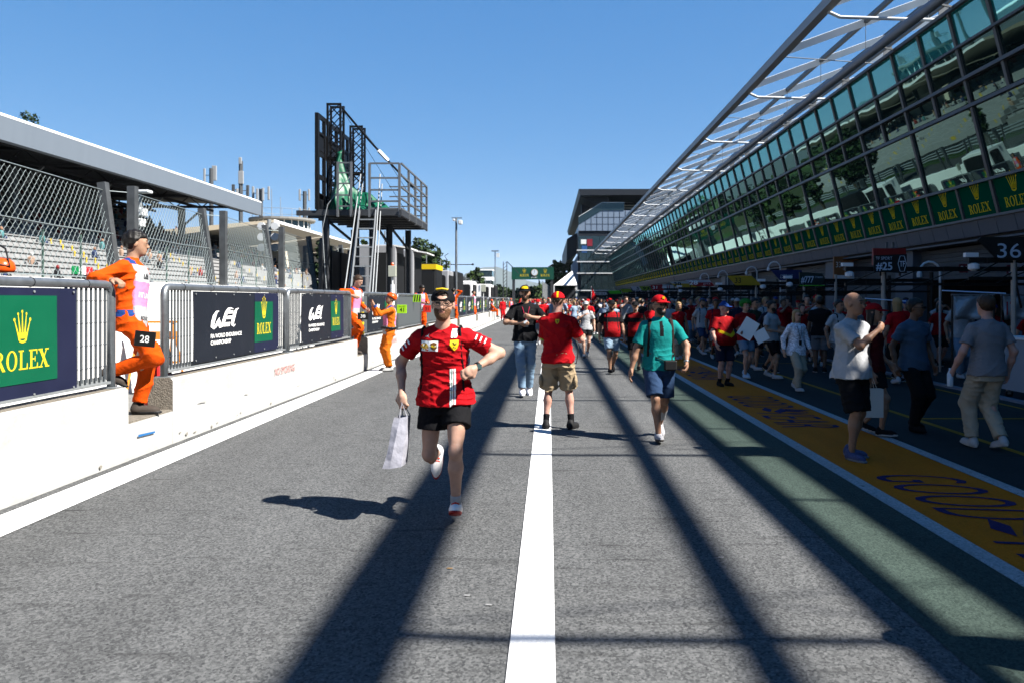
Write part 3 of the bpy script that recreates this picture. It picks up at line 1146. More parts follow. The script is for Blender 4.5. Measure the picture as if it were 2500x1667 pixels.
for k in range(n_bays):
    yy = YC0 + BAY * k
    obj('canopy_blade', blade, CAN, loc=(0, yy, 0))
    obj('bracket', bracket, CAN, loc=(0, yy, 0))
    if k % 2 == 0:
        obj('strut_pole', pole, CAN, loc=(0, yy, 0))
    else:
        obj('tie_rod', pole if k < 10 else rod, CAN, loc=(0, yy, 0))
    MB().tube([(11.34, yy, cz(11.34) - 0.2), (11.34, yy, 10.06)], 0.012, 4).build('hanger_rod', M_steel, CAN)

# ------------------------------------------------------------ garages under the building
GAR = thing('garage_row', 'dark row of pit garages under the glass building', 'garages')
MB().span((12.55, YN, 3.40), (13.2, YF, 3.449)).build('soffit', M_clad, GAR)
pier = MB().span((-0.25, -0.7, 0), (0.25, 0.7, 3.39)).mesh('pier', M_clad)
slat = MB().span((-0.02, 0, 0), (0.02, 5.9, 0.13)).mesh('shutter_slat', M_shutter)
GP = 7.4
M_garin = mat('garage interior panel', (0.05, 0.055, 0.065), 0.6)
k = 0
for gy_ in np.arange(-1.0, YF - 5, GP):
    obj('pier', pier, GAR, loc=(13.0, gy_, 0))
    if gy_ < 64:
        top = 3.35
        nsl = (22 if k % 3 == 1 else 7)
        for s in range(nsl):
            obj('shutter_slat', slat, GAR, loc=(13.05 + (0.012 if s % 2 else 0), gy_ + 0.75, top - 0.145 * (s + 1)))
        d = MB().span((12.99, gy_ + 0.2, 2.25), (13.02, gy_ + 0.55, 2.5))
    k += 1
MB().span((18.4, YN, 0), (18.6, YF, 3.40)).build('back_wall', M_garin, GAR)
MB().span((13.1, YF - 0.3, 0), (26, YF, 3.40)).build('end_wall', M_dark, GAR)
MB().span((7.62, -12, 0.004), (7.74, 150, 0.05)).build('kerb_edge', mat('pale kerb', (0.22, 0.26, 0.33), 0.7, var=0.2), GAR)

# hanging garage signs, set across the facade so that they face up the lane
def sign_box(px0, px1, py0, py1, Y, col, txts, label, ink=None, foot=True):
    a, c = at(px0, py0, Y), at(px1, py1, Y)
    w, h = c.x - a.x, a.z - c.z
    t = thing('garage_sign', label, 'sign', (a.x, Y, c.z))
    pn_ = MB().span((0, 0, 0), (w, 0.12, h)).build('panel', col, t)
    F = Flat()
    for (s, u, v, tw, th, mi) in txts:
        F.add(fit_text(s, tw * w, th * h), 0, (u * w, v * h))
    if txts:
        F.build('lettering', [ink or M_signw], (0, -0.004, 0), (1, 0, 0), (0, 0, 1), pn_)
    if foot:
        MB().span((w * 0.12, -0.006, h * 0.02), (w * 0.98, -0.001, h * 0.17)).build('sponsor_strip', M_signw, t)
    MB().span((w * 0.40, 0.04, h), (w * 0.46, 0.08, 3.6 - c.z)).span((w * 0.6, 0.04, h), (w * 0.66, 0.08, 3.6 - c.z)).build('hanger', M_steel, t)
    return t


M_signw = mat('sign white', (0.62, 0.66, 0.70), 0.5)
M_orange_s = mat('sign copper', (0.34, 0.13, 0.045), 0.5, var=0.1)
M_blue_s = mat('sign petrol blue', (0.035, 0.10, 0.17), 0.5, var=0.1)
M_red_s = mat('sign red', (0.36, 0.03, 0.03), 0.5)
sign_box(2036, 2096, 627, 682, 34.0, M_orange_s, [('33', 0.08, 0.52, 0.2, 0.24, 0), ('CORVETTE RACING', 0.36, 0.40, 0.6, 0.1, 0)], 'copper garage sign with 33 and white racing team lettering')
sign_box(1978, 2028, 640, 682, 41.4, M_blue_s, [('98', 0.08, 0.52, 0.22, 0.24, 0), ('NORTHWEST', 0.4, 0.52, 0.45, 0.08, 0), ('AMR', 0.4, 0.36, 0.2, 0.1, 0)], 'petrol blue garage sign with 98')
sign_box(2132, 2212, 607, 648, 26.6, M_red_s, [], 'red garage sign behind the black hexagon board', foot=False)
sign_box(1915, 1956, 646, 684, 48.8, M_red_s, [], 'small red garage sign behind the navy board', foot=True)
for (px, py, Y, n) in ((2352, 656, 22.2, '31'), (2032, 688, 37.0, '34'), (2470, 660, 19.0, '30')):
    a = at(px, py, Y)
    t = thing('garage_number', {'31': 'small dark red garage number plate under the 36 board', '34': 'small dark red garage number plate by the copper sign', '30': 'small dark red garage number plate at the edge of the photo'}[n], 'number plate', a)
    MB().box((0, 0, 0), (0.24, 0.02, 0.24)).build('board', mat('maroon', (0.16, 0.02, 0.03), 0.5), t)
    F = Flat()
    F.add(fit_text(n, 0.17, 0.13), 0, (-0.085, -0.065))
    F.build('number', [M_signw], (0, -0.014, 0), (1, 0, 0), (0, 0, 1), t)
# lamps over the garages
for i, (px, py0, py1, Y) in enumerate(((2295, 640, 745, 18.6), (1905, 640, 720, 32), (1848, 652, 720, 36), (1776, 662, 715, 42), (1730, 668, 715, 47))):
    a, c = at(px, py0, Y), at(px, py1, Y)
    t = thing('swan_neck_lamp', ['swan-neck pipe lamp beside the number 36 board', 'swan-neck pipe lamp behind the navy board', 'swan-neck pipe lamp over the yellow 33 board',
                                 'swan-neck pipe lamp beyond the yellow 33 board', 'small far swan-neck pipe lamp above the 28 board'][i], 'lamp', (a.x, Y, 0))
    r = 0.24
    zt = a.z - r
    pts = [(0, 0, 0), (0, 0, zt)] + [(-r + r * math.cos(q), 0, zt + r * math.sin(q)) for q in np.linspace(0.3, math.pi, 7)]
    MB().tube(pts, 0.028, 8).build('pipe', M_wsteel, t, smooth=True)
    MB().lathe([(0.035, 0.06), (0.06, 0.0), (0.06, -0.09), (0.03, -0.1)], (-2 * r, 0, zt - 0.03), 10).build('lamp_head', M_wsteel, t)

# ------------------------------------------------------------ pit booms and team boards
M_boom = mat('black boom', (0.015, 0.016, 0.018), 0.4, 0.3)
M_polew = mat('pale pole', (0.55, 0.48, 0.42), 0.5)


def boom(Y, xa, xb, z, label, pole_x=None, gear=True):
    t = thing('pit_boom', label, 'boom', (xb, Y, 0), group='overhead pit equipment booms')
    MB().bar((xa - xb, 0, z), (0, 0, z), 0.07, 0.10).build('arm', M_boom, t)
    MB().bar((xa - xb, 0, z - 0.34), (0, 0, z - 0.34), 0.05, 0.06).build('lower_arm', M_boom, t)
    b = MB()
    nseg = 6
    for i in range(nseg):
        u0 = (xa - xb) * i / nseg
        u1 = (xa - xb) * (i + 1) / nseg
        b.bar((u0, 0, z), (u1, 0, z - 0.34), 0.022)
    b.build('lacing', M_boom, t, kind='stuff')
    MB().tube([(0, 0, 0.0), (0, 0, z + 0.25)], 0.06, 8).build('mast', M_boom, t)
    MB().tube([((pole_x or xa + 1.2) - xb, 0.0, 0), ((pole_x or xa + 1.2) - xb, 0.0, z + 0.18)], 0.045, 8).build('pole', M_polew, t)
    if gear:
        MB().lathe([(0.02, 0.10), (0.10, 0.06), (0.10, -0.02), (0.04, -0.06)], (xa - xb + 0.1, 0, z - 0.14), 10).build('camera_dome', M_signw, t)
        MB().box((xa - xb + 0.05, 0, z + 0.10), (0.24, 0.1, 0.08)).build('camera_box', M_signw, t)
        MB().tube([(xa - xb + 0.9, 0, z - 0.06), (xa - xb + 0.9, -0.02, z - 0.5), (xa - xb + 1.0, 0, z - 0.9)], 0.02, 6).build('air_hose', M_boom, t)
    MB().box((0, 0, 0.03), (0.7, 0.7, 0.06)).build('base_plate', M_boom, t)
    return t


def board(pts, Y, col, txts, label, ink, extra=()):
    """team board hung on a boom: outline in photo pixels at depth Y"""
    P = [at(px, py, Y) for px, py in pts]
    c = P[0]
    x0 = min(p.x for p in P)
    z0 = min(p.z for p in P)
    W = max(p.x for p in P) - x0
    H = max(p.z for p in P) - z0
    t = thing('team_board', label, 'sign', (x0, Y, z0))
    pn_ = MB().prism([Vector((p.x - x0, 0.0, p.z - z0)) for p in P], (0, 0.05, 0)).build('panel', col, t)
    for (F, m, nm) in extra:
        F.xf((W, H)).build(nm, [m], (0, -0.004, 0), (1, 0, 0), (0, 0, 1), pn_)
    if txts:
        F = Flat()
        for tx in txts:
            (s, u, v, tw, th) = tx[:5]
            F.add(fit_text(s, tw * W, th * H, shear=tx[5] if len(tx) > 5 else 0, bold=tx[6] if len(tx) > 6 else 0.0), 0, (u * W, v * H))
        F.build('lettering', [ink], (0, -0.008, 0), (1, 0, 0), (0, 0, 1), pn_)
    MB().bar((W * 0.2, 0.03, -0.06), (W * 0.2, 0.03, 0.05), 0.04).bar((W * 0.8, 0.03, -0.06), (W * 0.8, 0.03, 0.05), 0.04).build('clamp', M_boom, t)
    return t


M_ltblue = mat('pale blue print', (0.40, 0.52, 0.68), 0.5)
M_ybrd = mat('board amber', (0.55, 0.36, 0.02), 0.5)
M_nbrd = mat('board navy', (0.02, 0.03, 0.14), 0.5)
M_gbrd = mat('board dark green', (0.01, 0.03, 0.03), 0.5)
M_wbrd = mat('board white', (0.55, 0.56, 0.58), 0.5)
M_rbrd = mat('board red', (0.45, 0.015, 0.02), 0.5)
M_gry = mat('board lime', (0.28, 0.42, 0.02), 0.5)
M_neon = mat('board neon green', (0.10, 0.62, 0.03), 0.5)
hexf = Flat()
hx = [(0.855 + 0.125 * math.cos(a), 0.5 + 0.46 * math.sin(a)) for a in np.arange(0, 6.28, math.pi / 3)]
hexf.line(hx[:6] + [hx[0]], 0.02)
board([(2388, 586), (2396, 579), (2520, 579), (2520, 636), (2442, 636), (2434, 632)], 14.9, M_black, [('36', 0.35, 0.10, 0.44, 0.62)], 'black board with pale blue 36 at the edge of the photo', M_ltblue)
board([(2134, 624), (2214, 621), (2214, 668), (2134, 664)], 17.6, M_black, [('TF SPORT', 0.05, 0.70, 0.50, 0.16), ('#25', 0.05, 0.12, 0.50, 0.46, 0, 0.02), ('TF', 0.775, 0.34, 0.16, 0.3, 0, 0.02)],
      'black board with pale 25 and a hexagon emblem', M_ltblue, [(hexf, M_ltblue, 'hexagon')])
board([(1952, 665), (2006, 668), (2013, 677), (2013, 686), (2004, 697), (1952, 694)], 24.0, M_gbrd, [('#777', 0.05, 0.12, 0.52, 0.56, 0.15, 0.015), ("D'station", 0.62, 0.55, 0.3, 0.16)], 'dark green board with white 777', M_ltblue,
      [(Flat().rect(0, -0.06, 1, 0.0), M_neon, 'green_edge')])
board([(1882, 660), (1958, 660), (1958, 685), (1905, 685)], 27.0, M_nbrd, [('CADILLAC', 0.30, 0.40, 0.40, 0.16), ('RACING', 0.30, 0.18, 0.32, 0.16), ('2', 0.90, 0.15, 0.08, 0.6)], 'navy board with pale racing team lettering', M_ltblue)
board([(1775, 674), (1835, 674), (1860, 697), (1796, 697)], 31.0, M_ybrd, [('33', 0.22, 0.22, 0.18, 0.58, 0, 0.01)], 'amber slanted board with black 33', M_black)
board([(1671, 683), (1733, 683), (1745, 699), (1694, 699)], 38.0, M_rbrd, [('28', 0.16, 0.20, 0.28, 0.62, 0, 0.02), ('JOTA', 0.62, 0.18, 0.24, 0.24)], 'red and white board with 28', M_white,
      [(Flat().poly([(0.02, 0.95), (0.84, 0.95), (0.9, 0.55), (0.12, 0.55)]), M_wbrd, 'white_band')])
board([(1632, 687), (1690, 687), (1702, 702), (1650, 702)], 41.5, M_ybrd, [('38', 0.18, 0.16, 0.26, 0.66, 0, 0.02)], 'yellow and white board with 38', M_black,
      [(Flat().poly([(0.02, 0.95), (0.84, 0.95), (0.9, 0.6), (0.12, 0.6)]), M_wbrd, 'white_band')])
board([(1617, 695), (1675, 698), (1672, 711), (1622, 710)], 46.0, M_wbrd, [('41', 0.12, 0.35, 0.2, 0.5, 0, 0.02)], 'white board with red 41', M_rbrd)
board([(1588, 697), (1616, 695), (1624, 711), (1592, 709)], 50.0, M_rbrd, [('31', 0.15, 0.3, 0.3, 0.45)], 'red board with white 31 hung over the garages', M_white)
board([(1560, 700), (1584, 700), (1591, 709), (1568, 710)], 54.0, M_gry, [('93', 0.3, 0.15, 0.5, 0.7, 0, 0.02)], 'lime board with dark 93', M_black)
board([(1540, 700), (1562, 700), (1568, 710), (1546, 710)], 58.0, M_wbrd, [('5', 0.5, 0.15, 0.25, 0.7, 0, 0.02)], 'white board with dark 5 beside the lime one', M_black)
board([(1514, 706), (1538, 706), (1546, 715), (1520, 715)], 64.0, M_gry, [], 'yellow green slanted board before the far boards', M_black)
board([(1484, 710), (1512, 710), (1519, 718), (1490, 718)], 70.0, M_neon, [], 'neon green slanted board among the far boards', M_black)
board([(1444, 714), (1480, 714), (1484, 721), (1448, 721)], 78.0, M_wbrd, [('50 51', 0.2, 0.2, 0.6, 0.6)], 'white board with dark figures, farthest of the boards', M_black)
blabs = ['black board at the photo edge', 'black board with the hexagon', 'dark green board', 'navy board', 'amber slanted board', 'red and white board', 'yellow and white board', 'white board with red figures', 'red board', 'lime board with dark figures', 'white board beside the lime one', 'plain yellow green board', 'neon green board', 'farthest white board']
for i, (Y, xa, z) in enumerate(((15.0, 7.9, 2.42), (17.75, 6.6, 2.36), (24.15, 7.2, 2.26), (27.15, 7.2, 2.24), (31.15, 6.6, 2.20), (38.15, 6.2, 2.22), (41.65, 6.0, 2.22), (46.15, 6.0, 2.10), (50.15, 6.1, 2.10), (54.15, 5.9, 2.15), (58.15, 5.8, 2.2), (64.15, 5.5, 2.1), (70.15, 5.0, 2.05), (78.15, 4.2, 2.0))):
    boom(Y, xa, 11.6, z, 'black overhead boom carrying the %s' % blabs[i], pole_x=xa + (1.5 if i > 1 else 0.85), gear=i < 7)

# garage equipment near the camera
t = thing('tool_cabinet', 'white wheeled cabinet in front of the garages', 'cabinet', (8.35, 13.4, 0))
MB().span((-0.55, -0.35, 0.16), (0.55, 0.35, 1.02)).build('body', mat('cabinet white', (0.34, 0.38, 0.44), 0.5), t)
MB().span((-0.58, -0.38, 1.021), (0.58, 0.38, 1.06)).build('top', M_signw, t)
for sx in (-.45, .45):
    for sy in (-.28, .28):
        MB().tube([(sx, sy - .02, 0.07), (sx, sy + .02, 0.07)], 0.065, 10).build('castor', M_black, t)
        MB().span((sx - .03, sy - .03, 0.07), (sx + .03, sy + .03, 0.159)).build('castor_fork', M_steel, t)
MB().span((-0.5, -0.36, 0.3), (-0.05, -0.352, 0.9)).span((0.05, -0.36, 0.3), (0.5, -0.352, 0.9)).build('door', M_signw, t)
for i, (x, lab) in enumerate(((9.1, 'silver quilted tyre cover marked 17 hanging before the garage'), (8.15, 'silver quilted tyre cover hanging beside the pale pole'))):
    t = thing('tyre_cover', lab, 'tyre cover', (x, 15.3, 1.30))
    b = MB()
    n = 14
    vs, fs = [], []
    for i2 in range(n + 1):
        for j in range(6):
            u = i2 / n
            vs.append((-0.36 + 0.72 * u, 0.04 * math.sin(u * 9 + j), 0.45 - 0.45 * j / 5 + 0.012 * math.sin(u * 20 + j * 2)))
    for i2 in range(n):
        for j in range(5):
            a = i2 * 6 + j
            fs.append((a, a + 1, a + 7, a + 6))
    b.add(vs, fs)
    o = b.build('quilt', mat('silver quilt', (0.42, 0.47, 0.54), 0.35, 0.4, bump=0.6, bscale=25), t, smooth=True)
    o.modifiers.new('s', 'SOLIDIFY').thickness = 0.03
    MB().tube([(-0.42, 0, 0.47), (0.42, 0, 0.47)], 0.02, 6).build('hanging_bar', M_steel, t)
    MB().tube([(-0.40, 0, -1.3), (-0.40, 0, 0.47)], 0.02, 6).tube([(0.40, 0, -1.3), (0.40, 0, 0.47)], 0.02, 6).build('stand', M_boom, t)
    if i == 0:
        F = Flat()
        F.add(fit_text('17', 0.16, 0.26, bold=0.02), 0, (-0.34, 0.08))
        F.build('number', [M_rbrd], (0, -0.06, 0), (1, 0, 0), (0, 0, 1), t)
for i, (px, py, L, Y) in enumerate(((2300, 710, 155, 14.2), (2112, 729, 100, 16.0))):
    a = at(px, py, Y)
    c = at(px + L, py + 7, Y)
    t = thing('light_tube', ['thin pale light bar under the boom beside the 36 board', 'thin pale light bar behind the bald man'][i], 'lamp', a)
    MB().tube([(0, 0, 0), c - a], 0.012, 6).build('tube', mat('pale tube', (0.45, 0.62, 0.85), 0.4), t)
    MB().tube([(0.02, 0, 0), (0.02, 0, 2.25 - a.z)], 0.006, 4).build('hanger', M_boom, t)
for i, (x, y, z2) in enumerate(((9.6, 17.3, 0.0),)):
    t = thing('queue_barrier', 'black retractable belt barrier in front of the garage', 'barrier', (7.9, 11.6, 0))
    for k in range(3):
        MB().lathe([(0.16, 0), (0.16, 0.02), (0.035, 0.05), (0.03, 0.95), (0.036, 1.0)], (k * 1.5, 0, 0), 10).build('post', M_black, t)
    MB().span((0, -0.01, 0.86), (3.0, 0.01, 0.92)).build('belt', M_black, t)
# crates, tyres and equipment deep in the shade
def tyre_stack(x, y, n, label):
    for q in range(n):
        t = thing('tyre', label % ['bottom', 'second', 'third', 'top'][q if q < n - 1 else 3], 'tyre', (x, y, 0.004 + 0.31 * q))
        MB().lathe([(0.22, 0), (0.31, 0.0), (0.345, 0.05), (0.345, 0.25), (0.31, 0.3), (0.22, 0.3)], (0, 0, 0), 18).build('tread', mat('rubber', (0.02, 0.02, 0.02), 0.8), t, smooth=False)
        MB().lathe([(0.05, 0.13), (0.21, 0.13), (0.21, 0.18), (0.05, 0.18)], (0, 0, 0), 14).build('rim', M_steel, t)


tyre_stack(11.0, 14.6, 4, '%s black tyre of the stack before the near garage')
tyre_stack(11.9, 14.8, 3, '%s black tyre of the shorter stack before the near garage')
for i, (x, y, w, d, h, c, lab) in enumerate(((10.4, 18.9, 0.9, 0.6, 1.0, (0.05, 0.06, 0.08), 'dark equipment chest under the 25 board'), (10.9, 21.5, 1.1, 0.6, 0.9, (0.30, 0.32, 0.36), 'grey equipment chest beyond the 25 board'),
                                            (10.3, 26.0, 0.9, 0.6, 1.3, (0.06, 0.06, 0.07), 'black tall chest under the 777 board'), (10.5, 33.0, 1.0, 0.6, 1.3, (0.35, 0.37, 0.40), 'pale tall chest beyond the amber board'))):
    t = thing('equipment_chest', lab, 'chest', (x, y, 0.004))
    bevel(MB().span((-w / 2, -d / 2, 0.10), (w / 2, d / 2, h)).build('body', mat('chest%d' % i, c, 0.5), t), 0.02)
    MB().span((-w / 2 - 0.01, -d / 2 - 0.01, h + 0.001), (w / 2 + 0.01, d / 2 + 0.01, h + 0.06)).build('lid', M_steel, t)
    for q in range(3):
        MB().span((-w / 2 + 0.04, -d / 2 - 0.012, 0.14 + q * (h - 0.18) / 3), (w / 2 - 0.04, -d / 2 - 0.001, 0.11 + (q + 1) * (h - 0.18) / 3)).build('drawer', mat('chestd%d' % i, tuple(min(1, q2 * 1.3) for q2 in c), 0.5), t)
    for sx in (-1, 1):
        MB().tube([(sx * w * 0.38, -d * 0.3, 0.05), (sx * w * 0.38, d * 0.3, 0.05)], 0.05, 8).build('castor', M_black, t)

# ------------------------------------------------------------ hospitality tower at the end of the row
TWR = thing('end_building', 'dark multi-storey building with overhanging roof at the end of the pit row', 'building')
YT = 152.0
K = YT / FPX


def tw(px, py):
    return (px - VPX) * K, CAMH - (py - VPY) * K


M_twdark = mat('tower dark metal', (0.030, 0.036, 0.048), 0.5, 0.2)
M_twpanel = mat('tower pale panel', (0.30, 0.38, 0.50), 0.4, 0.2, var=0.05)
M_twglass = glass_mat('tower glass', (0.012, 0.02, 0.024), 1.7, wave=0.03)
x0, z0 = tw(1413, 462)
x1 = 40.0
MB().prism([(x0, YT, z0), (x1, YT, z0), (x1, YT, z0 - 1.0), (x0 + 0.3, YT, z0 - 1.2)], (0, 95, 0)).build('roof', M_twdark, TWR)
xa, za = tw(1414, 492)
# inclined eave under the roof
MB().prism([(x0 + 0.3, YT + 3, z0 - 1.2), (x0 + 6, YT + 3, z0 - 1.2), (x0 + 6, YT + 3, z0 - 3.2)], (0, 88, 0)).build('soffit', M_twdark, TWR)
xb, zb = tw(1413, 563)
xc, zc = tw(1470, 513)
xd, zd = tw(1413, 548)
MB().prism([(xb, YT + 1, zb), (x1, YT + 1, zb), (x1, YT + 1, zc), (xc, YT + 1, zc), (xd, YT + 1, zd)], (0, 60, 0)).build('upper_storey', M_twpanel, TWR)
b = MB()
for px in range(1430, 1560, 14):
    x, _ = tw(px, 0)
    b.span((x - 0.03, YT + 0.96, zb), (x + 0.03, YT + 0.995, min(zc, zd + (zc - zd) * max(0, (x - xd)) / (xc - xd))))
for q in (0.33, 0.66):
    b.span((xd + (xc - xd) * q, YT + 0.965, zb + (zc - zb) * q - 0.03), (x1, YT + 0.994, zb + (zc - zb) * q + 0.03))
b.build('panel_joint', M_twdark, TWR, kind='stuff')
# balcony glass along the slope and the flat
MB().prism([(xd, YT + 0.9, zd), (xc, YT + 0.9, zc), (xc, YT + 0.9, zc + 1.5), (xd, YT + 0.9, zd + 1.5)], (0, 0.08, 0)).build('balustrade_pane', M_twglass, TWR)
MB().span((xc + 0.01, YT + 0.9, zc), (xc + 4.3, YT + 0.98, zc + 1.5)).build('balustrade_pane', M_twglass, TWR)
MB().bar((xd, YT + 0.93, zd + 1.53), (xc, YT + 0.93, zc + 1.53), 0.10).bar((xc, YT + 0.93, zc + 1.53), (xc + 4.4, YT + 0.93, zc + 1.53), 0.10).build('handrail', M_wsteel, TWR)
MB().span((xd + 1.0, YT + 12, zd - 0.2), (x1, YT + 14, z0 - 1.0)).build('set_back_wall', M_twdark, TWR)
xe, ze = tw(1525, 480)
for q in range(4):
    MB().span((xe, YT + 11.7, ze - 0.5 - q * 0.55), (xe + 4.6, YT + 11.8, ze - 0.25 - q * 0.55)).build('light_slat', mat('pale slat', (0.75, 0.70, 0.55), 0.6), TWR)
# left slanted wing wall
xf_, zf = tw(1397, 690)
MB().prism([(xf_, YT + 1, zf), (xb - 0.1, YT + 1, zf), (xb - 0.1, YT + 1, zb - 4.6), (xf_, YT + 1, zb - 6.4)], (0, 8, 0)).build('wing_wall', M_twpanel, TWR)
MB().prism([(x0 - 2.0, YT + 10, 14.0), (xb - 0.05, YT + 10, 15.2), (xb - 0.05, YT + 10, 11.0), (x0 - 2.1, YT + 10, 9.5)], (0, 60, 0)).build('lower_roof', M_twdark, TWR)
MB().span((xb, YT + 1.2, zb - 1.1), (x1, YT + 60, zb - 0.01)).build('dark_band', M_twdark, TWR)
# glazed storeys facing the camera
floors = [(577, 612), (612, 640), (640, 668), (668, 710)]
for fi, (pa, pb) in enumerate(floors):
    for ci in range(7):
        px0, px1 = 1412 + ci * 17 + fi * 2, 1412 + (ci + 1) * 17 + fi * 2
        xa_, z1_ = tw(px0, pa)
        xb_, z2_ = tw(px1, pb)
        MB().span((xa_ + 0.03, YT - 0.5 + 0.6 * 0, z2_ + 0.12), (xb_ - 0.03, YT - 0.4, z1_ - 0.05)).build('window_pane', M_twglass, TWR)
    xa_, z1_ = tw(1408, pb)
    MB().span((xa_, YT - 0.62, z1_ - 0.1), (xa_ + 12, YT - 0.3, z1_ + 0.1)).build('floor_slab', M_wsteel, TWR)
MB().span((tw(1412, 0)[0] + 0.1, YT - 0.25, 0), (tw(1550, 0)[0], YT + 8, zb - 1.2)).build('core', M_twdark, TWR)
for i, (px0, px1, py0, py1, c) in enumerate(((1418, 1431, 586, 597, (0.7, 0.7, 0.68)), (1433, 1446, 585, 602, (0.32, 0.02, 0.04)), (1420, 1433, 601, 618, (0.03, 0.12, 0.36)))):
    xa_, z1_ = tw(px0, py0)
    xb_, z2_ = tw(px1, py1)
    MB().span((xa_, YT - 0.56, z2_), (xb_, YT - 0.52, z1_)).build('window_poster', mat('poster%d' % i, c), TWR)
# ------------------------------------------------------------ track-side wall and debris fence behind the platform
FX = -7.5
M_wall2 = mat('white track wall', (0.74, 0.74, 0.72), 0.8, var=0.06, vscale=1.2)
M_post = mat('weathered fence post', (0.13, 0.14, 0.15), 0.55, 0.4, var=0.25, vscale=5)
M_wire = mat('fence wire', (0.45, 0.52, 0.52), 0.4, 0.6)
FB, FT = 2.02, 3.62
wl = thing('track_wall', 'tall white concrete wall between the platform and the track', 'wall')
for k in range(-3, 26):
    bevel(MB().span((FX - 0.15, k * 6.0 + 0.012, 0), (FX + 0.15, k * 6.0 + 5.988, FB - 0.02)).build('wall_block', M_wall2, wl), 0.015, 1)
FS = 4.0
post_y = [14.35 + FS * k for k in range(-3, 18)]


def link_mesh(L, lean):
    """woven diamonds between an upright (y=0) and a post leaning towards the track (y=L)"""
    b = MB()
    cw, ch = 0.066, 0.14
    H = FT - FB - 0.05
    n = int((L - 0.1) / cw)
    m = int(H / (ch / 2))
    d = 0.0045
    for i in range(n):
        pts = []
        for j in range(m + 1):
            zz = FB + H * j / m
            yy = 0.05 + (i + ((i + j) % 2)) * cw
            xx = -lean * (yy / L) * (zz - FB) / H + (0.006 if (i + j) % 2 else -0.006)
            pts.append(Vector((xx, yy, zz)))
        for (p, q) in zip(pts[:-1], pts[1:]):
            vs = [p + Vector((d, 0, 0)), p + Vector((-d * .5, d * .87, 0)), p + Vector((-d * .5, -d * .87, 0)),
                  q + Vector((d, 0, 0)), q + Vector((-d * .5, d * .87, 0)), q + Vector((-d * .5, -d * .87, 0))]
            b.add(vs, [(0, 1, 4, 3), (1, 2, 5, 4), (2, 0, 3, 5)])
    return b.mesh('chain_link', M_wire)


LEANP = 0.34
cl = link_mesh(FS - 0.35, LEANP)
straight = MB().span((-0.07, -0.07, 0), (0.07, 0.07, FT + 0.10)).mesh('upright_post', M_post)
slant = MB().bar((0, 0, FB - 1.0), (-LEANP * 1.06, 0, FT + 0.12), 0.14, 0.14, up=(0, 1, 0)).mesh('leaning_post', M_post)
names = ['nearest', 'second', 'third', 'fourth', 'fifth', 'sixth', 'seventh', 'eighth', 'ninth', 'tenth', 'eleventh', 'twelfth', 'thirteenth', 'fourteenth', 'fifteenth', 'sixteenth', 'seventeenth', 'eighteenth', 'nineteenth', 'twentieth', 'last']
for i, y in enumerate(post_y):
    lab = {2: 'chain-link fence panel at the left edge above the navy and green banner', 3: 'chain-link fence panel just behind the head of the leaning marshal', 4: 'chain-link fence panel above the first championship banner',
           5: 'chain-link fence panel above the second championship banner'}.get(i, 'chain-link debris fence panel, %s one along the track wall' % names[i])
    t = thing('debris_fence', lab, 'fence', (FX, y, 0), group='debris fence panels')
    obj('upright_post', straight, t)
    obj('leaning_post', slant, t, loc=(0, FS - 0.32, 0))
    if i < 14:
        obj('chain_link', cl, t, kind='stuff')
    b = MB()
    for z, sag in ((FT - 0.02, 0.0), (FB + 0.82, 0.02), (FB + 0.03, 0.0)):
        s = (z - FB) / (FT - FB)
        b.tube([(0, 0, z), (-LEANP * 0.5 * s, FS / 2, z - sag), (-LEANP * s, FS - 0.32, z)], 0.009, 5)
    b.tube([(-LEANP, FS - 0.32, FT - 0.02), (0, FS, FT - 0.02)], 0.008, 5)
    b.build('line_wire', M_wire, t, kind='stuff')
    # thin green stakes of the inner mesh
    if i < 8:
        for q in range(1, 4):
            MB().tube([(-0.35, q * FS / 4, 1.5), (-0.35, q * FS / 4, FB + 0.75)], 0.018, 5).build('stake', mat('green stake', (0.12, 0.2, 0.17), 0.5, 0.3), t)

# guard rail beyond the grass
t = thing('guard_rail', 'three-rail steel barrier along the far side of the track', 'barrier')
for z in (0.35, 0.68, 1.0):
    MB().prism([(-25.0, -40, z - 0.12), (-24.9, -40, z), (-25.0, -40, z + 0.12), (-25.06, -40, z)], (0, 240, 0)).build('rail', M_galv2, t)

# ------------------------------------------------------------ grandstand across the track
M_seat = mat('white bench concrete', (0.40, 0.40, 0.40), 0.85, var=0.18, vscale=1.6, detail=8)
M_fascia = mat('pale grey fascia', (0.22, 0.26, 0.31), 0.5, 0.1, var=0.04, vscale=0.6, stretch=(1, 3, 0.1))
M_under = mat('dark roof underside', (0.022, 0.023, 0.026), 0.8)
M_yell = mat('yellow stair paint', (0.70, 0.48, 0.03), 0.7)
M_stc = mat('stand concrete', (0.30, 0.30, 0.29), 0.85, var=0.15)
GS = thing('grandstand', 'long covered grandstand with pale fascia and white tiers across the track', 'grandstand')
GX = -30.0
gy0, gy1 = -30.0, 83.0
MB().prism([(GX, gy0, 10.45), (GX + 0.05, gy0, 11.75), (GX - 0.35, gy0, 11.95), (GX - 0.5, gy0, 10.45)], (0, gy1 - gy0, 0)).build('fascia', M_fascia, GS)
MB().prism([(GX + 0.06, gy0, 11.75), (GX - 0.34, gy0, 11.96), (GX - 0.34, gy0, 12.03), (GX + 0.08, gy0, 11.83)], (0, gy1 - gy0, 0)).build('fascia_cap', M_white, GS)
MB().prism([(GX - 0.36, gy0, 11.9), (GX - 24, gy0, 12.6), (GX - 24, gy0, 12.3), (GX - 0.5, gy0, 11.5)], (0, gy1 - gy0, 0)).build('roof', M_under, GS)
for xx in np.arange(GX - 2, GX - 23, -3.0):
    MB().bar((xx, gy0, 10.9), (xx, gy1, 10.9), 0.14, 0.24).build('purlin', M_under, GS)
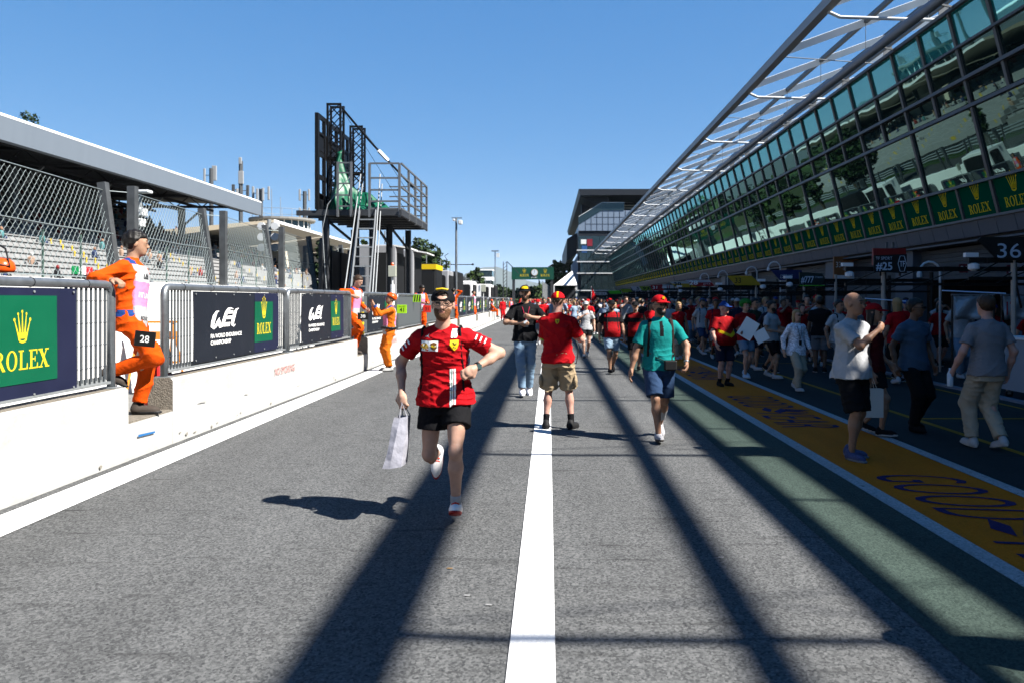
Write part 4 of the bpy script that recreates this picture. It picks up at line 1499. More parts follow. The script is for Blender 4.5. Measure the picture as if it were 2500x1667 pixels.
for yy in np.arange(gy0 + 2, gy1, 8.0):
    tr = MB().bar((GX - 0.5, yy, 10.5), (GX - 23, yy, 10.6), 0.16, 0.22).bar((GX - 0.5, yy, 11.4), (GX - 23, yy, 12.1), 0.16, 0.2)
    for q in range(9):
        xq = GX - 0.6 - q * 2.5
        tr.bar((xq, yy, 10.5), (xq - 1.25, yy, 11.5), 0.08)
        tr.bar((xq - 1.25, yy, 11.5), (xq - 2.5, yy, 10.5), 0.08)
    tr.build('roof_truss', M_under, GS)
    MB().span((GX - 5.3, yy - 0.25, 0), (GX - 4.8, yy + 0.25, 10.4)).build('column', M_post, GS)
    MB().bar((GX - 5.0, yy, 8.6), (GX - 3.0, yy, 10.4), 0.16).build('brace', M_post, GS)
# tiers
TZ0, TX0, TR, TG, NT = 1.60, -26.6, 0.42, 0.80, 24
tier = MB().span((-TG * 1.0, gy0, -0.42), (0, gy1, 0.0)).mesh('tier', M_seat)
for k in range(NT):
    MB().span((TX0 - TG * (k + 1), gy0, TZ0 + TR * k - 0.40), (TX0 - TG * k - 0.10, gy1, TZ0 + TR * (k + 1) - 0.07)).build('tier', M_stc, GS)
    MB().span((TX0 - TG * (k + 1), gy0, TZ0 + TR * (k + 1) - 0.069), (TX0 - TG * k - 0.003, gy1, TZ0 + TR * (k + 1))).build('tread', M_seat, GS)
    MB().span((TX0 - TG * k - 0.099, gy0, TZ0 + TR * k), (TX0 - TG * k - 0.04, gy1, TZ0 + TR * k + 0.26)).build('seat_row', M_seat, GS)
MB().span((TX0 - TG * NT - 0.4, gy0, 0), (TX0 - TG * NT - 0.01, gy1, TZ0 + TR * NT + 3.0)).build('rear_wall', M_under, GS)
MB().span((TX0, gy0, 0), (TX0 + 0.2, gy1, TZ0)).build('front_wall', M_stc, GS)
for yy in np.arange(gy0 + 4, gy1, 16.0):
    st = MB()
    for k in range(10):
        for ya in (yy, yy + 1.05):
            st.span((TX0 - TG * k - 0.10, ya, TZ0 + TR * (k + 1) + 0.004), (TX0 - TG * k + 0.012, ya + 0.16, TZ0 + TR * (k + 1) + 0.03))
            st.span((TX0 - TG * k - 0.001, ya, TZ0 + TR * k + 0.01), (TX0 - TG * k + 0.012, ya + 0.16, TZ0 + TR * (k + 1)))
    st.build('yellow_stair', M_yell, GS, kind='stuff')
    MB().prism([(TX0 + 0.2, yy - 2.6, TZ0 - 0.1), (TX0 + 0.2, yy + 0.2, TZ0 - 0.1), (TX0 + 0.2, yy + 0.2, TZ0 + 0.12), (TX0 + 0.2, yy - 2.6, TZ0 + 0.12)], (0.03, 0, 0)).build('yellow_edge', M_yell, GS)
for k, x_, z_ in ((0, TX0 + 0.1, TZ0), (9, TX0 - TG * 10 + 0.3, TZ0 + TR * 10)):
    rl = MB()
    for yy in np.arange(gy0, gy1, 2.0):
        rl.tube([(x_, yy, z_), (x_, yy, z_ + 1.0)], 0.03, 4)
    for dz in (0.5, 1.0):
        rl.tube([(x_, gy0, z_ + dz), (x_, gy1, z_ + dz)], 0.03, 4)
    rl.build('railing', M_galv2, GS)
# spectators: one mass
def spectators(name, x0, dx, z0, dz, rows, y0, y1, dens, label, seed):
    rg = np.random.default_rng(seed)
    cols = [(0.55, 0.55, 0.55), (0.35, 0.03, 0.03), (0.03, 0.05, 0.14), (0.02, 0.02, 0.025), (0.14, 0.16, 0.2), (0.45, 0.30, 0.22), (0.1, 0.28, 0.3)]
    ms = [mat('spectator%d' % i, c, 0.8) for i, c in enumerate(cols)] + [mat('spectator skin', (0.42, 0.24, 0.16), 0.7)]
    b = MB()
    for k in rows:
        y = y0
        while y < y1:
            y += rg.exponential(1.0 / dens) + 0.45
            x = x0 - dx * (k + 0.45)
            z = z0 + dz * (k + 1)
            ci = int(rg.integers(0, 7))
            h = rg.uniform(0.5, 0.62)
            w = rg.uniform(0.17, 0.23)
            b.lathe([(w * 0.8, 0), (w, h * 0.5), (w * 0.95, h * 0.8), (0.07, h)], (x, y, z), 6, ci)
            b.lathe([(0.05, 0.0), (0.105, 0.08), (0.105, 0.17), (0.04, 0.23)], (x + 0.03, y, z + h - 0.01), 6, 7 if rg.random() > 0.5 else int(rg.integers(0, 7)))
            b.lathe([(0.10, 0), (0.13, 0.10), (0.06, 0.17)], (x + 0.28, y, z), 5, int(rg.integers(2, 5)))
    o = b.build(name, ms)
    return tag(o, label, 'crowd', kind='stuff')


spectators('spectator_crowd', TX0, TG, TZ0, TR, range(10, 24), 10, 82, 0.9, 'dense crowd of spectators in the shade of the covered grandstand', 3)
spectators('spectator_crowd', TX0, TG, TZ0, TR, range(1, 10), 14, 82, 0.10, 'few scattered spectators on the sunny white tiers', 4)
o = thing('flag_sheet', 'dark flag sheet with green, white and red top hung on the stand front', 'flag', (TX0 + 0.22, 45.0, 1.7))
MB().span((0, -1.0, 0), (0.03, 1.0, 1.4)).build('black_cloth', M_black, o)
for q, c in enumerate(((0.0, 0.25, 0.07), (0.8, 0.8, 0.8), (0.6, 0.02, 0.03))):
    MB().span((0.0, -1.0 + q * 0.667, 1.401), (0.03, -0.334 + q * 0.667, 1.85)).build('flag_band', mat('flag%d' % q, c), o)
F = Flat().rect(-0.8, 0.2, 0.8, 0.32).rect(-0.4, 0.55, 0.5, 0.75)
F.build('yellow_print', [M_rgold], (0.035, 0, 0), (0, 1, 0), (0, 0, 1), o)

# second stand with thin cream roof
M_cream = mat('cream concrete', (0.66, 0.58, 0.45), 0.7, var=0.08, vscale=0.5)
S2 = thing('cream_stand', 'older stand with thin cream concrete roof beyond the grandstand', 'grandstand')
sy0, sy1 = 84.5, 150.0
for (a, b_) in ((sy0, 103.5), (104.5, 123), (124, sy1)):
    MB().prism([(-29.2, a, 9.9), (-29.2, a, 10.15), (-42, a, 9.0), (-42, a, 8.2)], (0, b_ - a, 0)).build('roof_slab', M_cream, S2)
    MB().span((-29.19, a, 9.88), (-29.12, b_, 10.17)).build('roof_edge', M_white, S2)
for k in range(14):
    MB().span((TX0 - TG * (k + 1), sy0, TZ0 + TR * k - 0.40), (TX0 - TG * k - 0.003, sy1, TZ0 + TR * (k + 1))).build('tier', M_seat, S2)
for yy in np.arange(sy0 + 1, sy1, 9.0):
    MB().span((-42, yy, 0), (-41.4, yy + 0.5, 8.2)).build('column', M_cream, S2)
    st = MB()
    for k in range(14):
        st.span((TX0 - TG * k - 0.10, yy, TZ0 + TR * (k + 1) + 0.004), (TX0 - TG * k + 0.012, yy + 0.25, TZ0 + TR * (k + 1) + 0.03))
        st.span((TX0 - TG * k - 0.001, yy, TZ0 + TR * k + 0.01), (TX0 - TG * k + 0.012, yy + 0.25, TZ0 + TR * (k + 1)))
    st.build('yellow_stair', M_yell, S2, kind='stuff')
MB().span((-42.4, sy0, 0), (-42.05, sy1, 8.9)).build('rear_wall', M_cream, S2)
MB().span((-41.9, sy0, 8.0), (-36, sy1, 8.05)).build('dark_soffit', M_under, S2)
spectators('spectator_crowd', TX0, TG, TZ0, TR, range(7, 14), 86, 140, 0.5, 'crowd of spectators under the cream roofed stand', 5)

# round control tower with window band
CT = thing('control_tower', 'round control room with window band above the cream stand', 'tower', (-37.5, 112.0, 0))
MB().lathe([(3.0, 8.0), (3.0, 9.5), (4.2, 9.8), (4.2, 10.4), (3.9, 10.41)], (0, 0, 0), 24).build('balcony', M_cream, CT, smooth=False)
for k in range(24):
    a = 2 * math.pi * k / 24
    c, s = math.cos(a), math.sin(a)
    b = MB().box((3.7 * c, 3.7 * s, 11.5), (0.05, 0.9, 2.0), rot=Matrix.Rotation(a, 3, 'Z'))
    b.build('window_pane', M_twglass, CT)
    a2 = a + math.pi / 24
    MB().box((3.75 * math.cos(a2), 3.75 * math.sin(a2), 11.45), (0.12, 0.10, 2.2), rot=Matrix.Rotation(a2, 3, 'Z')).build('window_frame', M_white, CT)
MB().lathe([(3.4, 10.4), (3.4, 12.5)], (0, 0, 0), 24).build('core', M_under, CT)
MB().lathe([(4.4, 12.55), (4.5, 12.7), (4.5, 12.95), (0.4, 13.1)], (0, 0, 0), 24).build('roof', M_stc, CT)
rl = MB()
for k in range(20):
    a = 2 * math.pi * k / 20
    rl.tube([(4.2 * math.cos(a), 4.2 * math.sin(a), 12.95), (4.2 * math.cos(a), 4.2 * math.sin(a), 14.1)], 0.03, 4)
rl.tube([(4.2 * math.cos(2 * math.pi * k / 20), 4.2 * math.sin(2 * math.pi * k / 20), 14.1) for k in range(21)], 0.03, 4)
rl.build('roof_railing', M_galv2, CT)
MB().span((-7, -8, 0), (3, 8, 8.0)).build('base_block', M_cream, CT)
MB().tube([(-1.5, 0, 13), (-1.5, 0, 17.2)], 0.05, 5).tube([(-0.6, 1, 13), (-0.6, 1, 16.2)], 0.04, 5).build('aerial', M_galv2, CT)

# telecom masts
def antenna(px, pyt, pyb, Y, panels, label):
    a, c = at(px, pyt, Y), at(px, pyb, Y)
    t = thing('telecom_mast', label, 'antenna mast', (a.x, Y, 0))
    MB().tube([(0, 0, 0), (0, 0, a.z)], 0.28, 8).build('mast', M_post, t)
    for (dx, dy, dz, w, h, col) in panels:
        bevel(MB().box((dx, dy, a.z + dz), (w * 0.75, 0.25, h * 0.9)).build('antenna_panel', mat('antenna grey', (0.40, 0.42, 0.44), 0.6) if col else M_post, t), 0.05)
        if abs(dx) > 0.3:
            MB().bar((0, 0, a.z + dz), (dx, dy, a.z + dz), 0.08).build('bracket', M_post, t)
    return t


antenna(516, 412, 455, 105, [(-0.9, 0, -0.9, 0.35, 2.0, 1), (0.35, 0.1, -0.6, 0.8, 2.2, 1)], 'squat telecom mast with two white panels behind the grandstand roof')
antenna(588, 394, 480, 105, [(0, -.2, 0.0, 0.5, 1.0, 1), (0.1, -.2, -2.2, 0.9, 1.9, 1), (-1.0, 0, -3.8, 0.5, 1.6, 0), (0.9, 0, -3.9, 0.5, 1.6, 0), (-.4, -.2, -4.3, 0.4, 1.4, 1)], 'tallest telecom mast with stacked panels behind the grandstand roof')
antenna(637, 462, 500, 112, [(-1.1, 0, -0.6, 0.4, 2.1, 1), (-0.4, -.3, -0.9, 0.4, 2.0, 1), (0.4, -.3, -0.8, 0.4, 2.0, 1), (1.1, 0, -0.6, 0.4, 2.1, 1), (-0.3, -.4, -2.8, 0.8, 0.8, 1)], 'telecom mast with four white panels beside the end of the roof')
antenna(744, 468, 515, 112, [(-0.7, 0, -0.5, 0.35, 1.8, 1), (0.6, 0, -0.5, 0.35, 1.8, 1), (-0.7, 0, -3.0, 0.35, 1.6, 1), (0.6, 0, -3.0, 0.35, 1.6, 1)], 'slim telecom mast left of the screen tower')

# floodlight cluster on a pole by the fence
t = thing('floodlight_pole', 'pole with six round floodlights before the cream stand', 'floodlight', (-7.9, 22.5, 0))
p = at(698, 545, 22.5)
MB().tube([(0, 0, 0), (0, 0, p.z + 0.1)], 0.06, 8).build('pole', M_galv2, t)
for i in range(3):
    for s in (-0.19, 0.19):
        MB().tube([(s, -0.12, p.z - 0.1 - 0.3 * i), (s, 0.0, p.z - 0.1 - 0.3 * i), (s, 0.06, p.z - 0.1 - 0.3 * i)], [0.11, 0.11, 0.05], 12).build('lamp_head', M_wsteel if i < 2 else M_galv2, t)
t = thing('camera_pole', 'thin pole with white camera boxes behind the leaning marshal', 'camera pole', (-7.85, 15.3, 0))
MB().tube([(0, 0, 0), (0, 0, 3.75)], 0.03, 8).build('pole', M_galv2, t)
bevel(MB().span((-0.16, -0.1, 3.72), (0.2, 0.1, 3.78)).build('top_cap', M_wsteel, t), 0.02)
for z, w in ((3.35, 0.3), (3.15, 0.22), (2.85, 0.2)):
    bevel(MB().box((-0.02, -0.05, z), (w, 0.2, 0.16)).build('camera_box', M_wsteel, t), 0.02)

# ------------------------------------------------------------ screen tower on the platform
M_scr = mat('black screen frame', (0.010, 0.010, 0.011), 0.45, 0.2)
M_tarp = mat('green tarpaulin', (0.004, 0.12, 0.06), 0.42, bump=0.35, bscale=7, var=0.25, vscale=5, spec=0.25)
M_dsteel = mat('dark platform steel', (0.075, 0.08, 0.09), 0.5, 0.4, var=0.15)
ST = thing('screen_tower', 'steel platform on tall legs with a black screen frame and railings', 'screen tower', (-6.0, 24.0, 0))
PZ = 4.36
ST_T = Vector((-6.0, 24.0, 0))


def S(px, py, Y):
    return at(px, py, Y) - ST_T


# decking beams
for k, yy in enumerate((0.0, 0.8, 1.6, 2.4, 3.2, 4.0, 4.9)):
    x_l = -1.6 + 0.1 * k
    MB().span((x_l, yy - 0.05, PZ - 0.15), (1.5, yy + 0.05, PZ)).build('floor_beam', M_dsteel, ST)
MB().span((-1.0, -0.05, PZ + 0.001), (1.5, 4.96, PZ + 0.03)).build('deck', M_dsteel, ST)
MB().span((1.5, -0.1, PZ - 0.15), (1.58, 5.0, PZ + 0.02)).build('side_beam', M_dsteel, ST)
leg = MB().span((-0.09, -0.012, 0.05), (0.09, 0.012, PZ - 0.221)).span((-0.09, -0.09, 0.05), (-0.066, -0.013, PZ - 0.221)).span((-0.09, 0.013, 0.05), (-0.066, 0.09, PZ - 0.221)).span((0.066, -0.09, 0.05), (0.09, -0.013, PZ - 0.221)).span((0.066, 0.013, 0.05), (0.09, 0.09, PZ - 0.221)).mesh('leg', M_dsteel)
for (lx, ly) in ((-0.75, 0.1), (-0.2, 1.6), (0.62, 0.3), (-0.9, 4.2), (0.75, 2.2), (1.0, 4.3)):
    obj('leg', leg, ST, loc=(lx, ly, 0))
for a, b_ in (((-0.75, 0.1), (-0.2, 1.6)), ((0.62, 0.3), (0.75, 2.2)), ((0.75, 2.2), (1.0, 4.3))):
    MB().bar((a[0], a[1], PZ - 0.25), (b_[0], b_[1], PZ - 0.9), 0.06).build('brace', M_dsteel, ST)
# screen frame: uprights and cross members in the plane x = -0.95, seen from behind
SX, SY0, SY1, SZ1 = -0.98, 0.0, 4.3, 7.30
for k in range(7):
    yy = SY0 + (SY1 - SY0) * k / 6
    MB().span((SX - 0.05, yy - (0.09 if k in (0, 6) else 0.05), PZ + 0.031), (SX + 0.05, yy + (0.09 if k in (0, 6) else 0.05), SZ1 - 0.10 + (0.1 if k == 0 else 0))).build('screen_upright', M_scr, ST)
for zz in (PZ + 0.45, PZ + 1.05, PZ + 1.75, PZ + 2.35, SZ1 - 0.05):
    MB().span((SX - 0.03, SY0, zz - 0.07), (SX + 0.03, SY1, zz + 0.07)).build('screen_rail', M_scr, ST)
for r_ in range(5):
    for k in range(6):
        if (r_ * 7 + k * 3) % 3 == 0:
            y_a = SY0 + (SY1 - SY0) * k / 6 + 0.1
            z_a = (PZ + 0.05, PZ + 0.55, PZ + 1.15, PZ + 1.85, PZ + 2.45)[r_]
            MB().span((SX - 0.03, y_a, z_a), (SX + 0.03, y_a + 0.5, z_a + 0.5)).build('screen_module', M_scr, ST)


def truss(x, y, z0, z1, w, name):
    b = MB()
    for sx in (-w / 2, w / 2):
        for sy in (-w / 2, w / 2):
            b.span((x + sx - 0.03, y + sy - 0.03, z0), (x + sx + 0.03, y + sy + 0.03, z1))
    n = int((z1 - z0) / w)
    for i in range(n):
        za, zb_ = z0 + (z1 - z0) * i / n, z0 + (z1 - z0) * (i + 1) / n
        for sy in (-w / 2, w / 2):
            b.bar((x - w / 2, y + sy, za), (x + w / 2, y + sy, zb_), 0.025)
            b.bar((x + w / 2, y + sy, za), (x - w / 2, y + sy, zb_), 0.025)
        for sx in (-w / 2, w / 2):
            b.bar((x + sx, y - w / 2, za), (x + sx, y + w / 2, zb_), 0.025)
    for za in (z1 - 0.03, z0 + (z1 - z0) * 0.5):
        for sy in (-w / 2, w / 2):
            b.span((x - w / 2, y + sy - 0.03, za - 0.03), (x + w / 2, y + sy + 0.03, za + 0.03))
    return b.build(name, M_scr, ST)


truss(-0.72, 1.1, PZ + 0.03, 7.82, 0.40, 'truss_mast')
truss(-0.58, 3.4, PZ + 0.03, 7.62, 0.40, 'truss_mast')
# tie beam from the mast tops down to the railing, with slack cables
MB().tube([(-0.55, 1.1, 7.75), (0.1, 2.2, 6.9), (1.3, 3.6, 5.55)], 0.035, 6).build('stay_tube', M_scr, ST)
MB().tube([(-0.5, 3.4, 7.5), (1.4, 3.9, 5.4)], 0.02, 6).tube([(-0.55, 1.0, 7.75), (1.3, 2.0, 4.6)], 0.007, 4).tube([(-0.4, 3.3, 7.5), (0.6, 3.0, 6.3), (1.4, 4.6, 4.8)], 0.008, 4).build('stay_cable', M_scr, ST)
MB().bar((0.35, 2.4, 6.62), (0.6, 2.7, 6.35), 0.09).build('white_rag', M_white, ST)
# railings on the lane side
M_rail3 = mat('grey railing steel', (0.20, 0.21, 0.225), 0.5, 0.4)
b = MB()
RH = 1.42
for (a, c) in (((0.6, -0.02), (1.5, -0.02)),):
    for zz in (0.06, 0.28, 0.62, 0.98, RH):
        b.bar((a[0], a[1], PZ + zz), (c[0], c[1], PZ + zz), 0.045, 0.05)
    for xx in (0.6, 1.5):
        b.span((xx - 0.035, -0.055, PZ - 0.2), (xx + 0.035, 0.015, PZ + RH))
b.build('front_railing', M_rail3, ST)
b = MB()
for yy in (1.25, 2.5, 3.75, 4.95):
    b.span((1.52, yy - 0.035, PZ - 0.2), (1.59, yy + 0.035, PZ + RH))
for zz in (0.06, 0.36, 0.70, 1.06, RH):
    b.bar((1.555, 0.0, PZ + zz), (1.555, 4.95, PZ + zz), 0.045, 0.05)
    b.bar((0.2, 4.95, PZ + zz), (1.5, 4.95, PZ + zz), 0.04, 0.04)
b.build('side_railing', M_rail3, ST)
# cage ladder frame left of the opening
b = MB()
for xx in (-0.33, 0.07):
    b.span((xx - 0.03, -0.16, PZ - 0.2), (xx + 0.03, -0.09, PZ + 1.45))
for zz in (0.12, 0.45, 0.80, 1.12, 1.42):
    b.bar((-0.33, -0.125, PZ + zz), (0.07, -0.125, PZ + zz), 0.04)
b.build('ladder_gate', M_rail3, ST)
# access ladder
M_lad = mat('dull aluminium', (0.33, 0.35, 0.37), 0.55, 0.3)
LD = thing('access_ladder', 'steep aluminium ladder with tall white handrails up to the screen platform', 'ladder', (-6.0, 24.0, 0))
for (pa, pb) in (((838, 706), (868, 470)), ((907, 706), (912, 520))):
    pass
l0, l1 = S(852, 712, 21.6), S(878, 515, 23.8)
r0, r1 = S(902, 712, 21.6), S(918, 515, 23.8)
l0.z = r0.z = 0.06
l0.y = r0.y = 21.0 - 24
MB().bar(l0, l1, 0.035, 0.10).build('stringer', M_lad, LD)
MB().bar(r0, r1, 0.035, 0.10).build('stringer', M_lad, LD)
for k in range(1, 15):
    u = k / 15
    MB().bar(l0.lerp(l1, u), r0.lerp(r1, u), 0.10, 0.03).build('rung', M_galv2, LD)
for (q0, q1, off) in ((l0, l1, -0.22), (r0, r1, 0.10)):
    d = (q1 - q0)
    top = q1 + d.normalized() * 1.45
    MB().tube([q0 + Vector((off, 0, 0)), top + Vector((off * 0.4, 0, 0))], 0.019, 8).build('handrail', M_lad, LD)
    MB().tube([q0 + Vector((off + 0.09, 0, 0)), top + Vector((off * 0.4 + 0.06, 0, -0.3))], 0.017, 8).build('handrail', M_lad, LD)
# hanging cable
tag(MB().tube([S(860, 425, 24.1) + ST_T, S(800, 500, 23.9) + ST_T, S(787, 560, 23.85) + ST_T, S(792, 640, 23.85) + ST_T, S(797, 705, 23.85) + ST_T], 0.014, 6).build('hanging_cable', M_galv2), 'loose pale cable hanging from the tarpaulin to the ground', 'cable')
# tarpaulin: a peaked sheet slumped over the deck
def tarp():
    """a sheet caught on the truss at one corner, falling in folds and heaped along the deck"""
    n, m = 70, 30
    rg = np.random.default_rng(2)
    ph = rg.uniform(0, 6, 12)
    top = [(0.0, 0.55), (0.06, 1.05), (0.13, 2.02), (0.19, 1.75), (0.27, 1.18), (0.36, 0.86), (0.46, 0.62), (0.58, 0.66), (0.70, 0.48), (0.84, 0.30), (1.0, 0.05)]
    vs, fs = [], []
    for i in range(n + 1):
        u = i / n
        H = np.interp(u, [q[0] for q in top], [q[1] for q in top]) * (1 + 0.05 * math.sin(31 * u))
        for j in range(m + 1):
            v = j / m
            fold = 0.20 * abs(math.sin(10 * u + 1.2 * v + ph[0])) + 0.07 * abs(math.sin(21 * u - 2 * v + ph[1]))
            crum = 0.05 * math.sin(9 * v + 8 * u + ph[3]) + 0.02 * math.sin(19 * v - 14 * u + ph[4])
            xx = -0.78 + 2.1 * u * (1 - 0.10 * v) + 0.05 * math.sin(9 * v + ph[5]) * v - 0.16 * v * v * (1 if u > 0.13 else -0.4) * (0.9 - u)
            yy = 0.05 + 0.75 * v + (fold + crum) * (1.05 - 0.85 * v)
            zz = H * (v - 0.10 * math.sin(math.pi * v) * (0.5 + 0.5 * math.sin(17 * u + ph[6]))) + crum * 0.5 * v * (1 - v)
            vs.append((xx, yy, PZ + 0.04 + max(0, zz)))
    for i in range(n):
        for j in range(m):
            a = i * (m + 1) + j
            fs.append((a, a + m + 1, a + m + 2, a + 1))
    o = MB().add(vs, fs).build('tarpaulin', M_tarp, smooth=True)
    o.location = ST_T
    o.modifiers.new('s', 'SOLIDIFY').thickness = 0.01
    return tag(o, 'crumpled green tarpaulin slumped on the screen platform', 'tarpaulin')


tarp()

# ------------------------------------------------------------ timing stands along the platform
M_pod = mat('grey stand shell', (0.42, 0.43, 0.46), 0.45, 0.1, var=0.06)
M_podw = mat('white stand shell', (0.70, 0.70, 0.70), 0.45, var=0.04)
M_podb = mat('black stand', (0.015, 0.016, 0.018), 0.5)
def pod(y0, y1, x0, x1, h, shell, label, stripe=None, awning=None):
    t = thing('timing_stand', label, 'timing stand', (0, y0, 0))
    L = y1 - y0
    sh_ = bevel(MB().span((x0, 0, 0.05), (x1, L, h)).build('shell', shell, t), 0.06, 3)
    w = x1 - x0
    # dark rounded window on the end that faces the camera and on the lane side
    def rr(cx, cz, hw, hh, r, n=6):
        pts = []
        for (sx, sz, a0) in ((1, -1, -90), (1, 1, 0), (-1, 1, 90), (-1, -1, 180)):
            for q in range(n + 1):
                a = R(a0 + 90 * q / n)
                pts.append((cx + sx * (hw - r) + r * math.cos(a), cz + sz * (hh - r) + r * math.sin(a)))
        return pts
    pr = rr(x0 + w * 0.66, h * 0.60, w * 0.24, h * 0.32, 0.14)
    MB().prism([(a, -0.02, c) for a, c in pr], (0, 0.019, 0)).build('end_window', M_podb, sh_)
    pr = rr(L / 2, h * 0.62, L * 0.44, h * 0.30, 0.12)
    MB().prism([(x1 + 0.02, a, c) for a, c in pr][::-1], (-0.019, 0, 0)).build('side_window', M_podb, sh_)
    if stripe:
        MB().span((x0 - 0.02, -0.03, h - 0.26), (x1 + 0.03, L + 0.02, h - 0.02)).build('coloured_band', stripe, t)
    if awning:
        MB().prism([(x1 - 0.1, 0, h + 0.001), (x1 + 0.55, 0, h - 0.12), (x1 + 0.55, 0, h - 0.17), (x1 - 0.1, 0, h - 0.06)], (0, L, 0)).build('awning', awning, t)
    MB().span((x1 - 0.4, -0.25, h + 0.002), (x1 - 0.36, -0.21, h + 0.5)).build('aerial', M_galv2, t)
    return t


pod(30.0, 31.6, -7.2, -5.75, 3.75, M_pod, 'grey timing stand with dark rounded window beside the screen tower', awning=M_podw)
pod(32.4, 34.4, -6.9, -5.5, 3.72, M_pod, 'second grey timing stand with white awning', awning=M_podw)
pod(37.2, 39.5, -6.6, -5.3, 3.35, M_podb, 'black timing stand with bright yellow band', stripe=mat('pod yellow', (0.80, 0.55, 0.01), 0.5))
pod(41.2, 43.4, -6.6, -5.2, 3.2, M_pod, 'low grey timing stand beyond the yellow one')
pod(44.4, 47.4, -6.5, -5.1, 3.25, M_podb, 'black timing stand with open truss top')
pod(52, 55, -6.3, -5.0, 2.9, M_podw, 'white covered timing stand far along the platform')
pod(68, 72, -6.3, -5.0, 3.0, M_podw, 'far white timing stand before the gantry')
pod(74, 78, -6.3, -5.0, 3.0, M_podb, 'far black timing stand before the gantry')
# dark mesh screens behind the tower legs
t = thing('dark_screen', 'dark mesh screen wall behind the legs of the screen tower', 'screen', (-7.2, 25.0, 0))
for k in range(3):
    MB().span((0, k * 1.2, 0.05), (0.04, k * 1.2 + 1.16, 3.3)).build('screen_panel', M_podb, t)
for k in range(4):
    MB().span((-0.03, k * 1.2 - 0.03, 0.05), (0.07, k * 1.2 + 0.006, 3.45)).build('screen_post', M_dsteel, t)
# beacon box on the railing
t = thing('beacon_box', 'pale junction box with orange beacon on a white post', 'junction box', (RX + 0.02, 23.0, WTOP))
p = at(984, 663, 23.0)
MB().tube([(0, 0, 0), (0, 0, p.z - WTOP)], 0.025, 8).build('post', M_wsteel, t)
MB().tube([(0, 0, 0.75), (0, 0, 1.35)], 0.055, 8).build('sleeve', M_white, t)
bevel(MB().box((0, 0, p.z - WTOP), (0.22, 0.16, 0.32)).build('box', mat('pale grey green', (0.50, 0.52, 0.44), 0.5), t), 0.01)
MB().lathe([(0.045, 0), (0.045, 0.05), (0.03, 0.085)], (0, 0, p.z - WTOP + 0.161), 10).build('beacon', mat('beacon orange', (0.75, 0.09, 0.01), 0.3), t)
t = thing('beacon_box', 'small far junction box on the railing before the gantry', 'junction box', (RX + 0.02, 55.0, WTOP))
MB().tube([(0, 0, 0), (0, 0, 1.6)], 0.03, 8).build('post', M_wsteel, t)
MB().box((0, 0, 1.7), (0.3, 0.2, 0.5)).build('box', MATS['pale grey green'], t)
# lamp post with camera
t = thing('camera_mast', 'tall slim mast with a white camera at its top beyond the runner', 'camera mast', (-4.85, 41.7, 0))
MB().tube([(0, 0, 0), (0, 0, 5.95)], [0.075, 0.05], 8).build('mast', M_galv, t)
MB().bar((-0.25, 0, 5.95), (0.3, 0, 5.95), 0.05).build('cross_arm', M_galv, t)
bevel(MB().box((0.22, -0.05, 5.72), (0.2, 0.3, 0.22)).build('camera', M_wsteel, t), 0.03)
bevel(MB().box((-0.12, -0.05, 5.84), (0.12, 0.2, 0.1)).build('camera', M_wsteel, t), 0.02)
t = thing('weather_mast', 'short weather mast with wind vane above the black stands', 'weather mast', (-5.9, 46.0, 3.25))
MB().tube([(0, 0, 0), (0, 0, 0.75)], 0.03, 6).tube([(-0.05, 0, 0.45), (1.5, 0, 0.45)], 0.025, 6).tube([(0, 0, 0.75), (-0.12, 0, 0.95), (0.1, 0, 1.1)], 0.02, 6).build('mast', M_podb, t)
MB().lathe([(0.03, 0), (0.09, 0.06), (0.03, 0.12)], (1.5, 0, 0.4), 8).build('sensor', M_podb, t)
# leaning fire extinguisher and orange barrier behind the railing, marshal's helmet
t = thing('fire_extinguisher', 'red fire extinguisher behind the railing post at the first gap', 'extinguisher', (WX - 0.55, 10.05, 0.05))
MB().lathe([(0.15, 0), (0.16, 0.05), (0.16, 0.62), (0.10, 0.74), (0.04, 0.78), (0.04, 0.85)], (0, 0, 0.22), 16).build('cylinder', mat('extinguisher red', (0.55, 0.02, 0.02), 0.35), t, smooth=True)
MB().lathe([(0.17, 0), (0.17, 0.22)], (0, 0, 0), 14).build('base', M_black, t)
MB().span((-0.1, -0.165, 0.45), (0.08, -0.150, 0.62)).build('label_plate', M_white, t)
MB().tube([(0.04, 0, 1.05), (0.12, 0, 1.12), (0.19, -.02, 0.9), (0.18, -.02, 0.5)], 0.015, 6).build('hose', M_black, t)
t = thing('orange_trestle', 'orange folding trestle behind the railing bars', 'trestle', (-6.7, 13.6, 0.05))
M_trs = mat('trestle orange', (0.85, 0.30, 0.04), 0.5)
for s in (-0.35, 0.35):
    MB().tube([(s, -0.35, 0), (s * 0.8, 0, 1.25)], 0.02, 6).build('leg', M_trs, t)
    MB().tube([(s, 0.35, 0), (s * 0.8, 0, 1.25)], 0.02, 6).build('leg', M_trs, t)
for z in (1.23, 0.95, 0.55):
    MB().span((-0.34, -0.03, z), (0.34, 0.03, z + (0.14 if z == 0.95 else 0.04))).build('cross_bar', M_trs, t)
t = thing('spare_helmet', 'orange marshal helmet hung on the fence at the edge of the photo', 'helmet', at(6, 652, 7.0))
t.scale = (0.72, 0.72, 0.72)
MB().lathe([(0.125, 0.0), (0.14, 0.05), (0.125, 0.12), (0.08, 0.165), (0.02, 0.18)], (0, 0, -0.07), 16).build('shell', mat('helmet orange', (0.85, 0.10, 0.01), 0.3), t, smooth=True)
MB().tube([(-0.1, -0.1, 0.0), (0.02, -0.15, 0.03), (0.13, -0.06, 0.0), (0.05, -0.02, 0.22), (-0.1, 0, 0.3)], 0.012, 6).build('strap', M_black, t)
MB().span((-0.05, -0.02, -0.075), (0.05, 0.02, -0.07 + 0.004)).build('hook', M_black, t)

